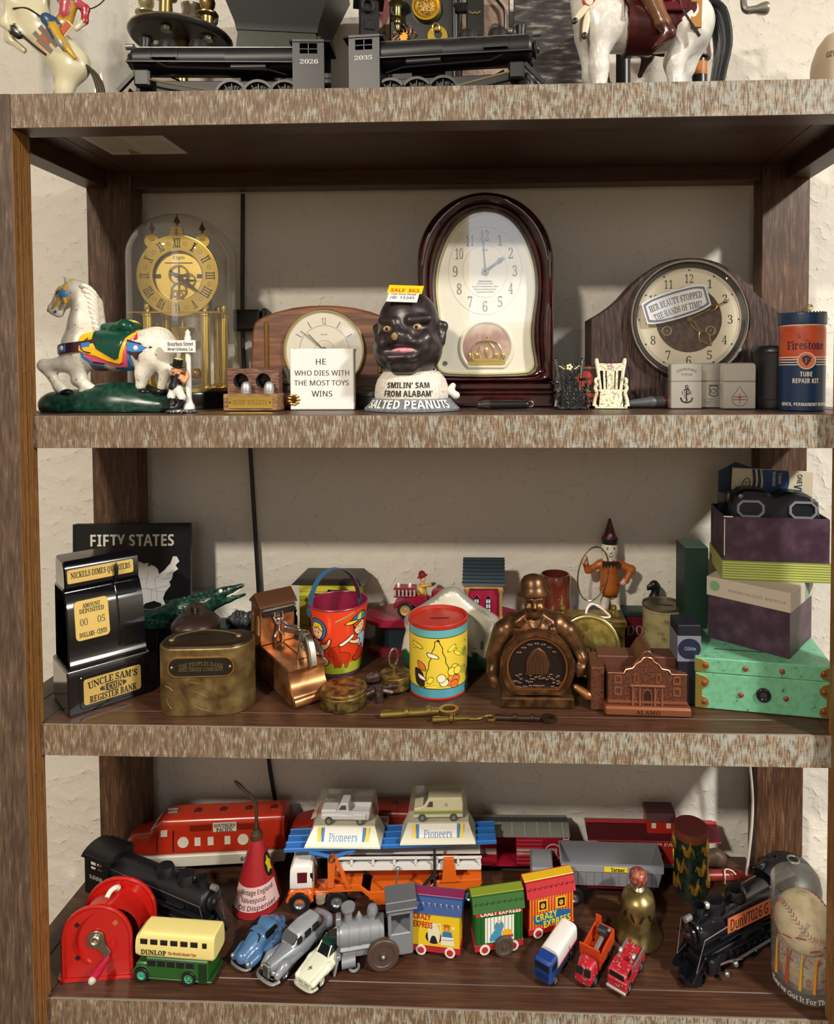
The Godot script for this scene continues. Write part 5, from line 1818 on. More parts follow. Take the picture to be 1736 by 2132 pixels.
func make_shooting_bank() -> void:
	var t:=thing("shooting_bank","copper coloured mechanical bank with a silver pistol and hanging man","bank",V(-0.302,THREE,-0.118),40.0)
	var cu:=mottled("copper",[[0.3,"8a5a38"],[0.6,"b07a4e"],[0.85,"c08e60"]],0.03,0.3,0.8)
	var side := func(profile: Array,w: float) -> B:
		return nb().at(V(w/2,0,0),V(0,-90,0)).ext(profile,w,O3,0.0015)
	part(t,"base",side.call(pl([-78,0,70,0,78,4,80,10])+smoothed(pl([78,14,68,24,64,36,66,45]),3,false)+pl([-78,45]),0.05),cu,30.0)
	part(t,"rounded_lip",nb().rod(V(-0.024,0.007,0.075),V(0.024,0.007,0.075),0.0075,-1.0,16),cu)
	part(t,"tower",nb().box(V(0.052,0.056,0.036),V(0,0.073,-0.056),0.0012),cu)
	part(t,"tower_roof",side.call(pl([-80,101,-32,101,-36,106,-56,118,-76,106]),0.056),mt("6a4630",0.4,0.6),30.0)
	for x in [-0.016,0.016]:
		part(t,"arched_panel",nb().at(V(-0.0262,0.06,-0.056),V(0,-90,0)).ring([Vector2(x*0.7 - 0.004,0),Vector2(x*0.7+0.004,0),Vector2(x*0.7+0.004,0.024),Vector2(x*0.7,0.028),Vector2(x*0.7 - 0.004,0.024)],[Vector2(x*0.7 - 0.003,0.001),Vector2(x*0.7+0.003,0.001),Vector2(x*0.7+0.003,0.0234),Vector2(x*0.7,0.0266),Vector2(x*0.7 - 0.003,0.0234)],0.0012),mt("d9b48a",0.3,0.8))
	part(t,"black_bar",nb().box(V(0.05,0.006,0.005),V(0.002,0.09,-0.036),0.001),mt("141416",0.4))
	part(t,"silver_bar",nb().box(V(0.05,0.004,0.004),V(0.002,0.0965,-0.036),0.001),mt("bdbab2",0.25,0.9))
	var sv:=mt("c4c2bb",0.22,0.95)
	part(t,"hanging_man",nb().flesh(bones([[0,74,-34,0,66,-34,4,3.4],[0,79.5,-33.5,0,80.5,-33.5,3.4,3.4],[4,75,-34,7,83,-34,1.8,1.6],[7,83,-34,5.5,90,-34,1.5,1.5],[-4,75,-34,-7,83,-34,1.8,1.6],[-7,83,-34,-5.5,90,-34,1.5,1.5],[1.5,64,-34,6,56,-33,2.6,2],[6,56,-33,5,47,-33,2,1.8],[-1.5,64,-34,-6,56,-33,2.6,2],[-6,56,-33,-5,47,-33,2,1.8]],Color.WHITE),0.001,0.002),sv,60.0)
	# pistol on a pivot
	var g:=Node3D.new()
	g.name="pistol"
	t.add_child(g)
	g.position=V(0.006,0.062,0.036)
	g.rotation_degrees.x=-12.0
	part(g,"barrel",nb().box(V(0.007,0.01,0.055),V(0,0.018,-0.032),0.0015).box(V(0.0036,0.004,0.05),V(0,0.0245,-0.032),0.001).box(V(0.004,0.004,0.006),V(0,0.027,-0.057),0.001),sv)
	part(g,"frame",nb().box(V(0.01,0.016,0.026),V(0,0.014,0.006),0.003).rod(V(0,0.014,-0.006),V(0,0.014,0.012),0.0085,-1.0,12),mt("98958c",0.25,0.95))
	part(g,"grip",nb().at(V(-0.0045,0,0),V(0,-90,0)).ext(smoothed(pl([16,18,26,14,32,0,34,-22,24,-25,20,-8,12,6]),3),0.009,V(0,0,-0.009),0.002),sv,30.0)
	part(g,"trigger_guard",nb().at(V(0,0.002,0.004),V(0,90,0)).tube(arc(0.007,-PI,0.2,10),0.0011,6),sv)
	part(t,"pivot",nb().ext(pl([-8,45,8,45,4,66,0,70,-4,66]),0.004,V(0.006,0,0.034),0.0008),mt("a99a80",0.3,0.9))
	part(t,"coin_track",nb().box(V(0.0016,0.002,0.08),V(0.006,0.0455,0.0)),mt("7a4e30",0.35,0.8))


func make_yellow_house() -> void:
	var t:=thing("cabin_bank","yellow green cabin bank with dark overhanging roof behind the pail","bank",V(-0.27,THREE,-0.243),0.0)
	part(t,"walls",nb().box(V(0.09,0.11,0.05),V(0,0.055,0),0.001),mt("8f8a26",0.45))
	var pb: MeshInstance3D=null
	for i in 8:
		if pb == null:
			pb=part(t,"clapboard",nb().at(O3,V(-5,0,0)).box(V(0.091,0.0132,0.0024),V(0,0.0066,0),0.0005),mt("a9a330",0.45))
			pb.position=V(0,0.004+i*0.0132,0.0262)
		else:
			like(t,"clapboard",pb,V(0,0.004+i*0.0132,0.0262))
	part(t,"roof",nb().ext(pl([-58,107,58,107,46,118,-46,118]),0.056,V(0,0,-0.026),0.002),mt("2b261e",0.4))
	var fr:=mt("161511",0.4)
	part(t,"window_frame",nb().box(V(0.03,0.004,0.003),V(0.016,0.098,0.0285)).box(V(0.03,0.004,0.003),V(0.016,0.074,0.0285)).box(V(0.03,0.004,0.003),V(0.016,0.05,0.0285)).box(V(0.004,0.052,0.003),V(0.002,0.074,0.0285)).box(V(0.004,0.052,0.003),V(0.03,0.074,0.0285)).at(V(0.016,0.086,0.0285),V(0,0,-38)).box(V(0.03,0.003,0.003)),fr)
	part(t,"door",nb().box(V(0.018,0.052,0.002),V(-0.02,0.068,0.0282)),mt("1c1a15",0.4))
	part(t,"blue_figure",nb().ball(V(-0.024,0.09,0.031),V(0.006,0.004,0.004)).ball(V(-0.024,0.08,0.031),V(0.005,0.008,0.003)),mt("2c4a70",0.4))
	for i in 3:
		part(t,"fence_picket",nb().lathe([Vector2(0,0),Vector2(0.0055,0),Vector2(0.0055,0.05),Vector2(0.003,0.056),Vector2(0.005,0.061),Vector2(0,0.066)],12,V(-0.059 - i*0.0105,0,0.012)),mt("18181b",0.4))


func make_pail() -> void:
	var t:=thing("sand_pail","orange red tin toy pail printed with two children and a puppy","pail",V(-0.2415,THREE,-0.166),14.0)
	var w:=1024
	var ink:=Ink.new(w,512,hx("dc4020"))
	var k:=hx("1c1512")
	var skin:=hx("f0c9a0")
	ink.poly([Vector2(0,0.86),Vector2(0.3,0.84),Vector2(0.5,0.82),Vector2(0.7,0.85),Vector2(1,0.86),Vector2(1,1),Vector2(0,1)],hx("a7b02c"))
	# girl with blue bonnet
	var outlined := func(pts: Array,fill: Color) -> void:
		ink.poly(pts,fill)
		ink.line(pts+[pts[0]],0.012,k)
	outlined.call(smoothed([Vector2(0.3,0.26),Vector2(0.345,0.15),Vector2(0.4,0.16),Vector2(0.43,0.28),Vector2(0.415,0.42),Vector2(0.37,0.48),Vector2(0.32,0.42)],4),hx("2f6fb0"))
	outlined.call(smoothed([Vector2(0.315,0.3),Vector2(0.34,0.24),Vector2(0.39,0.26),Vector2(0.405,0.36),Vector2(0.37,0.47),Vector2(0.325,0.42)],4),skin)
	outlined.call(smoothed([Vector2(0.325,0.26),Vector2(0.35,0.2),Vector2(0.395,0.22),Vector2(0.41,0.32),Vector2(0.385,0.31),Vector2(0.37,0.27),Vector2(0.345,0.3)],4),hx("f2cf2a"))
	outlined.call(smoothed([Vector2(0.31,0.5),Vector2(0.36,0.48),Vector2(0.4,0.56),Vector2(0.4,0.72),Vector2(0.36,0.82),Vector2(0.3,0.8)],4),hx("e8e2d4"))
	outlined.call(smoothed([Vector2(0.38,0.54),Vector2(0.42,0.52),Vector2(0.44,0.44),Vector2(0.455,0.46),Vector2(0.44,0.56),Vector2(0.4,0.62)],4),skin)
	outlined.call(smoothed([Vector2(0.32,0.78),Vector2(0.36,0.72),Vector2(0.42,0.74),Vector2(0.43,0.84),Vector2(0.37,0.88)],4),hx("c7b28a"))
	for e in [[0.345,0.36],[0.372,0.355]]:
		ink.oval(e[0],e[1],0.004,0.014,k)
	ink.line([Vector2(0.342,0.425),Vector2(0.355,0.44),Vector2(0.368,0.425)],0.01,hx("a8321f"))
	# boy with striped cap
	outlined.call(smoothed([Vector2(0.59,0.25),Vector2(0.63,0.21),Vector2(0.67,0.24),Vector2(0.68,0.34),Vector2(0.64,0.44),Vector2(0.6,0.38)],4),skin)
	outlined.call(smoothed([Vector2(0.565,0.22),Vector2(0.6,0.12),Vector2(0.65,0.08),Vector2(0.69,0.14),Vector2(0.695,0.22),Vector2(0.63,0.21)],4),hx("2f6fb0"))
	ink.poly([Vector2(0.61,0.2),Vector2(0.625,0.11),Vector2(0.645,0.09),Vector2(0.645,0.2)],hx("f2cf2a"))
	ink.poly([Vector2(0.65,0.2),Vector2(0.655,0.09),Vector2(0.67,0.11),Vector2(0.672,0.21)],hx("3f9a58"))
	outlined.call(smoothed([Vector2(0.535,0.22),Vector2(0.57,0.19),Vector2(0.62,0.2),Vector2(0.6,0.235),Vector2(0.56,0.245)],4),hx("f2cf2a"))
	outlined.call([Vector2(0.585,0.25),Vector2(0.61,0.23),Vector2(0.65,0.23),Vector2(0.61,0.29),Vector2(0.6,0.33)],hx("d8481f"))
	outlined.call(smoothed([Vector2(0.62,0.46),Vector2(0.68,0.42),Vector2(0.71,0.5),Vector2(0.7,0.7),Vector2(0.64,0.62)],4),hx("9fc4e0"))
	outlined.call(smoothed([Vector2(0.64,0.5),Vector2(0.6,0.5),Vector2(0.56,0.46),Vector2(0.55,0.48),Vector2(0.58,0.54),Vector2(0.64,0.58)],4),skin)
	outlined.call(smoothed([Vector2(0.5,0.53),Vector2(0.52,0.5),Vector2(0.56,0.44),Vector2(0.58,0.4),Vector2(0.6,0.42),Vector2(0.57,0.49),Vector2(0.52,0.56)],4),hx("efe6cf"))
	ink.oval(0.628,0.31,0.004,0.012,k)
	ink.oval(0.657,0.305,0.004,0.012,k)
	ink.line([Vector2(0.63,0.38),Vector2(0.645,0.39),Vector2(0.658,0.375)],0.01,hx("8a2518"))
	# puppy
	for q in [[0.52,0.74,0.055,0.085],[0.475,0.64,0.032,0.075],[0.45,0.68,0.016,0.04],[0.492,0.63,0.014,0.08],[0.505,0.84,0.012,0.05],[0.55,0.85,0.012,0.06],[0.48,0.84,0.012,0.05]]:
		ink.oval(q[0],q[1],q[2]+0.003,q[3]+0.007,k)
	for q in [[0.505,0.84,0.012,0.05],[0.55,0.85,0.012,0.06],[0.48,0.84,0.012,0.05],[0.52,0.74,0.055,0.085],[0.475,0.64,0.032,0.075],[0.45,0.68,0.016,0.04],[0.492,0.63,0.014,0.08]]:
		ink.oval(q[0],q[1],q[2],q[3],hx("c2391a"))
	ink.oval(0.463,0.62,0.003,0.01,k)
	outlined.call(smoothed([Vector2(0.62,0.72),Vector2(0.66,0.6),Vector2(0.68,0.66),Vector2(0.67,0.8),Vector2(0.62,0.84),Vector2(0.59,0.78)],4),hx("b5361a"))
	for i in 6:
		ink.oval(0.5+i*0.016,0.16 - i*0.018,0.012,0.024,hx("d9a04a"),0.6)
	ink.line([Vector2(0.49,0.18),Vector2(0.6,0.05)],0.008,k)
	var outside:=nb().at(O3,V(0,180,0)).lathe([Vector2(0.0432,0.1),Vector2(0.033,0.004)],48)
	part(t,"printed_body",outside,printed(ink.tex(),0.3,0.0,0.3))
	part(t,"inside",nb().lathe([Vector2(0.0428,0.1),Vector2(0.0326,0.005),Vector2(0,0.005)],40),mt("7a1a34",0.35))
	part(t,"rim",nb().at(V(0,0.1,0)).tube(circle(0.0432,40).map(func(v): return V(v.x,0,v.y)),0.0012,6,true),mt("8a2440",0.35))
	part(t,"foot_ring",nb().lathe([Vector2(0,0),Vector2(0.0332,0),Vector2(0.0336,0.004),Vector2(0.0332,0.005)],40),mt("45333a",0.4))
	# bail handle: a flat strap, blue outside
	var hp:=[]
	for i in 21:
		var a:=lerpf(0.0,PI,i/20.0)
		hp.append(V(-cos(a)*0.0405,0.092+sin(a)*0.053,0.0))
	var rows:=[]
	var rows2:=[]
	for i in 21:
		var o: Vector3=hp[i]
		var n:=(o - V(0,0.092,0)).normalized()
		rows.append(PackedVector3Array([o+V(0,0,0.006),o+V(0,0,-0.006),o+n*0.0006+V(0,0,-0.006),o+n*0.0006+V(0,0,0.006)]))
		rows2.append(PackedVector3Array([o - n*0.0002+V(0,0,0.0062),o - n*0.0002+V(0,0,-0.0062),o - n*0.0008+V(0,0,-0.0062),o - n*0.0008+V(0,0,0.0062)]))
	var h:=part(t,"handle",nb().loft(rows),mt("2f6a94",0.35))
	part(h,"handle_lining",nb().loft(rows2),mt("5a2440",0.35))
	for s in [-1.0,1.0]:
		part(h,"ear_rivet",nb().at(V(s*0.0415,0.09,0),V(0,90,0)).ext(circle(0.007,18),0.003,V(0,0,-0.0015),0.0005),mt("2a5f80",0.35))
	h.transform=Transform3D(Basis.from_euler(V(-0.1,0.5,0)),V(0,0.001,0))


func make_padlocks() -> void:
	var t:=thing("round_padlock","round flat brass padlock with a keyhole in its edge","padlock",V(-0.209,THREE,-0.062),-12.0)
	var br:=mottled("old_brass",[[0.2,"4a3a1c"],[0.5,"7c6636"],[0.8,"a58c50"]],0.014,0.4,0.8)
	part(t,"case",nb().lathe([Vector2(0,0),Vector2(0.0295,0),Vector2(0.0305,0.0015),Vector2(0.0305,0.016),Vector2(0.0298,0.0168),Vector2(0.0305,0.0176),Vector2(0.0305,0.0205),Vector2(0.029,0.022),Vector2(0,0.0228)],40),br)
	part(t,"keyhole",nb().ext(circle(0.002,12,Vector2(0.003,0.0115)) ,0.001,V(0,0,0.03)).ext(pl([2,11,4,11,4.6,4,1.4,4]),0.001,V(0,0,0.0298)),mt("15120c",0.6))
	words(t,"CHAMPION 6 LEVER",0.036,0.005,V(-0.003,0.0232,0.006),V(-90,0,0),mt("b59c60",0.35,0.8),"serifbold")
	part(t,"shackle",nb().tube(smoothed(p3([-12,14,-24,-10,13,-34,4,12,-38,16,13,-34,14,14,-22]),4,false),0.0032,8),mt("6d5a40",0.4,0.7))
	var h:=thing("hasp_lock","old brass lock with an upright key and iron hasp straps","padlock",V(-0.155,THREE,-0.1),18.0)
	part(h,"lock_body",nb().lathe([Vector2(0,0),Vector2(0.022,0),Vector2(0.0225,0.002),Vector2(0.0225,0.016),Vector2(0.0215,0.018),Vector2(0,0.018)],32,V(0.008,0.004,0)),br)
	var fe:=mottled("rust_iron",[[0.25,"2e221d"],[0.55,"4a3a34"],[0.8,"6a5a54"]],0.006,0.45,0.5)
	part(h,"strap",nb().box(V(0.06,0.005,0.012),V(-0.022,0.0145,0.02),0.0012).box(V(0.02,0.012,0.014),V(-0.024,0.0225,0.006),0.003).tube(smoothed(p3([-54,6,24,-40,10,28,-20,14,26,0,8,26]),4,false),0.0036,8),fe)
	part(h,"bolt",nb().rod(V(-0.018,0.0,0.03),V(-0.018,0.02,0.03),0.0055,-1.0,14),fe)
	part(h,"key_stem",nb().rod(V(0.006,0.02,0),V(0.006,0.034,0),0.003),br)
	part(h,"key_bow",nb().at(V(0.006,0.044,0),V(0,30,0)).ring(circle(0.009,24,Vector2.ZERO,0.0135),circle(0.0066,24,Vector2.ZERO,0.0108),0.002,V(0,0,-0.001),0.2),mt("8a7d60",0.35,0.8))
	var c:=thing("rusty_chain","dark rusty chain coiled at the foot of the pail","chain",V(-0.218,THREE,-0.112),0.0)
	for i in 7:
		var a: float=-0.7+i*0.33
		part(c,"link",nb().at(V(sin(a)*0.038,0.004,cos(a)*0.02 - 0.008),V(0,rad_to_deg(a)+i*20,20*(i % 2))).tube(circle(0.007,14,Vector2.ZERO,0.0045).map(func(v): return V(v.x,0,v.y)),0.0016,6,true),fe)


func make_tin_bank() -> void:
	var t:=thing("round_tin_bank","round tin bank with red slotted lid and yellow cartoon band","bank",V(-0.0875,THREE,-0.112),5.0)
	var ink:=Ink.new(1024,512,hx("dcc23e"))
	var k:=hx("201a10")
	ink.rect(0,0,1,0.15,hx("5fa3a5"))
	ink.rect(0,0.87,1,0.13,hx("4d93a4"))
	ink.line([Vector2(0,0.152),Vector2(1,0.152)],0.01,k)
	ink.line([Vector2(0,0.868),Vector2(1,0.868)],0.01,k)
	var tower:=[Vector2(0.42,0.86)]
	for i in 9:
		tower.append(Vector2(0.42+i*0.008+(0.004 if i % 2 else -0.003),0.8 - i*0.075))
	tower.append(Vector2(0.5,0.17))
	for i in 9:
		tower.append(Vector2(0.51+i*0.008+(0.004 if i % 2 else -0.003),0.22+i*0.07))
	ink.line(tower,0.009,k)
	ink.oval(0.5,0.19,0.008,0.014,k)
	for q in [[0.575,0.31,0.4],[0.61,0.4,-0.4],[0.455,0.75,0.2],[0.47,0.84,1.2],[0.64,0.3,0.9],[0.36,0.3,0.4]]:
		ink.oval(q[0],q[1],0.017,0.054,k,q[2])
		ink.oval(q[0],q[1],0.0145,0.046,hx("efd648"),q[2])
	# heaps of round fruit and a jacket, as plain shapes
	for q in [[0.56,0.78,"e07a2e"],[0.575,0.72,"e58a34"],[0.6,0.76,"e07a2e"],[0.59,0.82,"d96c26"],[0.59,0.6,"efd648"],[0.575,0.64,"efd648"],[0.61,0.64,"efd648"],[0.53,0.78,"efdcb4"],[0.515,0.72,"efdcb4"]]:
		ink.oval(q[0],q[1],0.026,0.062,k)
		ink.oval(q[0],q[1],0.023,0.054,hx(q[2]))
	for q in [[0.34,0.24,0.4,0.32,"efd040"],[0.38,0.5,0.42,0.62,"d9762c"],[0.36,0.62,0.41,0.84,"2a2620"],[0.44,0.36,0.49,0.44,"efe3c0"],[0.38,0.68,0.42,0.76,"efe6d0"]]:
		var pts:=smoothed([Vector2(q[0],q[1]),Vector2(q[2],q[1]+0.03),Vector2(q[2]+0.01,q[3]),Vector2(q[0]+0.01,q[3] - 0.02)],4)
		ink.poly(pts,hx(q[4]))
		ink.line(pts+[pts[0]],0.009,k)
	for q in [[0.67,0.42,"8a9a3a"],[0.69,0.55,"c2a83a"],[0.66,0.66,"a8a440"],[0.7,0.75,"8a8a34"]]:
		ink.oval(q[0],q[1],0.03,0.07,hx(q[2]))
		ink.oval(q[0]+0.01,q[1] - 0.02,0.008,0.02,hx("b0402c"))
	part(t,"printed_body",nb().at(O3,V(0,180,0)).lathe([Vector2(0.0405,0.098),Vector2(0.0405,0.002)],56),printed(ink.tex(),0.3,0.0,0.25))
	var red:=mt("a92a1e",0.3)
	part(t,"base_rim",nb().lathe([Vector2(0,0),Vector2(0.041,0),Vector2(0.0414,0.0012),Vector2(0.041,0.0028)],56),red)
	part(t,"lid",nb().lathe([Vector2(0.041,0.0945),Vector2(0.0418,0.0955),Vector2(0.0418,0.0995),Vector2(0.041,0.1005),Vector2(0.039,0.1),Vector2(0.038,0.0965),Vector2(0,0.0965)],56),red)
	part(t,"coin_slot",nb().box(V(0.026,0.0006,0.0022),V(0.002,0.0968,0.002)),mt("1a0806",0.7))


func make_mountain() -> void:
	var t:=thing("mountain_bank","grey white ceramic mountain bank with green glazed foot","bank",V(-0.074,THREE,-0.178),-1.0)
	var snow:=lin("c9c5b2")
	var grey:=lin("8d8b82")
	var green:=lin("1d4a34")
	var paint := func(v: Vector3) -> Color:
		var e:=v.y+0.004*sin(v.x*300.0)
		if e < 0.026:
			return green
		if v.z < -0.004 or (v.y > 0.084 - absf(v.x)*0.3 and v.z < 0.012):
			return grey
		return snow
	part(t,"mountain",nb().flesh(bones([[-58,8,4,58,8,4,14,14],[-36,62,0,36,62,0,20,20],[-16,84,0,14,84,0,16,16],[-58,40,0,58,40,0,14,14],[-60,66,0,60,66,0,12,12],[-60,22,2,60,22,2,14,14],[-48,76,2,-8,104,2,10,9],[-8,104,2,4,107,2,8,8],[4,106,2,44,76,2,9,10],[-30,76,8,-20,60,14,10,9],[0,84,8,0,60,14,12,10],[28,74,8,30,52,14,10,10],[14,66,14,20,44,16,8,8],[40,54,10,44,20,12,9,8]],snow),0.0035,0.014,paint).flat(),vp(0.28,0.0,0.3),60.0)
	for q in [[0.036,0.03],[0.046,0.03]]:
		part(t,"carved_window",nb().box(V(0.005,0.012,0.004),V(q[0],q[1]+0.01,0.0205),0.0006),mt("5f6a58",0.5))


func make_fire_station() -> void:
	var t:=thing("fire_station_bank","maroon mechanical bank with fire engine, driver and brick station","bank",V(-0.096,THREE,-0.243),0.0)
	var oct := func(w: float,d: float,y: float) -> PackedVector3Array:
		var r:=PackedVector3Array()
		for q in [[-1,-0.5],[-0.76,-1],[0.76,-1],[1,-0.5],[1,0.5],[0.76,1],[-0.76,1],[-1,0.5]]:
			r.append(V(q[0]*w/2,y,q[1]*d/2))
		return r
	var maroon:=mt("5f1024",0.3)
	part(t,"plinth",nb().loft([oct.call(0.226,0.085,0.0),oct.call(0.226,0.085,0.007),oct.call(0.212,0.074,0.012)]),maroon,20.0)
	part(t,"drum",nb().loft([oct.call(0.205,0.068,0.012),oct.call(0.205,0.068,0.042)]),mt("17242c",0.35),20.0)
	part(t,"top_plate",nb().loft([oct.call(0.216,0.074,0.042),oct.call(0.24,0.086,0.047),oct.call(0.24,0.086,0.053),oct.call(0.222,0.076,0.056)]),mt("7d1630",0.3),20.0)
	# fire engine
	var e:=Node3D.new()
	e.name="fire_engine"
	t.add_child(e)
	e.position=V(-0.031,0.056,0.012)
	var red:=mt("7a1226",0.3)
	var gld:=mt("c9a566",0.35,0.6)
	part(e,"body",nb().ext(smoothed(pl([-41,14,-40,22,-34,24,-20,30,-8,30,-4,34,8,34,12,24,22,32,36,32,40,20,42,14,34,16,24,20,12,12,-2,12,-14,20,-28,20,-36,14]),2),0.024,V(0,0,-0.012),0.0015),red,30.0)
	part(e,"ladder_rack",nb().box(V(0.034,0.003,0.022),V(-0.024,0.032,0),0.0008).box(V(0.034,0.003,0.022),V(-0.024,0.044,0),0.0008),red)
	for i in 6:
		part(e,"rack_bar",nb().box(V(0.0024,0.01,0.023),V(-0.0385+i*0.006,0.038,0)),mt("a8898a",0.4))
	for x in [-0.034,-0.016]:
		part(e,"bell",nb().lathe([Vector2(0.002,0.045),Vector2(0.0032,0.046),Vector2(0.0028,0.05),Vector2(0.001,0.053),Vector2(0,0.0535)],12,V(x,0,0.006)),mt("d9d2c4",0.3,0.5))
	part(e,"hood",nb().box(V(0.02,0.014,0.018),V(0.028,0.034,0.0),0.003),red)
	for s in [-1.0,1.0]:
		for x in [-0.022,0.031]:
			wheel(e,0.0125,0.006,V(x,0.0125,s*0.014),mt("15151a",0.4),gld,0.0 if s > 0 else 180.0,"wheel",0.66)
	part(e,"lamp",nb().ball(V(0.04,0.032,0.008),0.0032,10,8),gld)
	var skin:=lin("d9a98c")
	var coat:=lin("a8853a")
	part(e,"driver",nb().flesh(bones([[2,34,0,3,46,0,8,6,coat],[3,47,5,18,50,6,3,2.6,coat],[18,50,6,23,52,6,2.4,2.2,lin("2a2320")],[4,58,1,4,59,1,5.2,5,skin],[-3,44,6,4,38,9,3,2.6,coat]],coat),0.0014,0.003),vp(0.35),60.0)
	part(e,"driver_helmet",nb().at(V(0.0035,0.0615,0.001),V(0,0,16)).lathe([Vector2(0,0),Vector2(0.0085,0),Vector2(0.0085,0.001),Vector2(0.0058,0.002),Vector2(0.005,0.0065),Vector2(0.002,0.009),Vector2(0,0.0095)],18),mt("7a1a22",0.3))
	# station house
	var h:=Node3D.new()
	h.name="station_house"
	t.add_child(h)
	h.position=V(0.069,0.056,0.006)
	part(h,"walls",nb().box(V(0.052,0.055,0.04),V(0,0.0275,0),0.0008),mt("8a1434",0.35))
	part(h,"roof",nb().at(V(0.0325,0,0),V(0,-90,0)).ext(pl([-26,53,26,53,24,58,-1,90,-24,58]),0.065),mt("18262e",0.4))
	for i in 7:
		part(h,"roof_tile_row",nb().at(V(0,0.0585+i*0.0046,0.0245 - i*0.0037),V(-38,0,0)).box(V(0.066,0.0024,0.0045),O3,0.0006),mt("223440",0.4))
	part(h,"lintel",nb().box(V(0.06,0.007,0.004),V(0,0.0505,0.0215),0.001),gld)
	for s in [-1.0,1.0]:
		part(h,"column",nb().lathe([Vector2(0,0),Vector2(0.0038,0),Vector2(0.0038,0.004),Vector2(0.0026,0.006),Vector2(0.0024,0.04),Vector2(0.0044,0.044),Vector2(0.0044,0.048),Vector2(0,0.048)],12,V(s*0.0262,0,0.0225)),gld)
		var wn:=part(h,"arched_window",nb().ext(pl([-4.5,8,4.5,8,4.5,30,0,37,-4.5,30]),0.0014,V(s*0.009 - 0.002,0,0.0195),0.0003),mt("17141a",0.4))
		for i in 3:
			for x in [-0.0019,0.0019]:
				part(wn,"pane",nb().box(V(0.0028,0.0058,0.0006),V(s*0.009 - 0.002+x,0.0125+i*0.0075,0.021)),mt("b9bcc0",0.3))
		part(h,"window_hood",nb().ext(pl([-7,31,0,40,7,31,5.4,31,0,37.6,-5.4,31]),0.002,V(s*0.009 - 0.002,0,0.02)),mt("a02a4a",0.35))


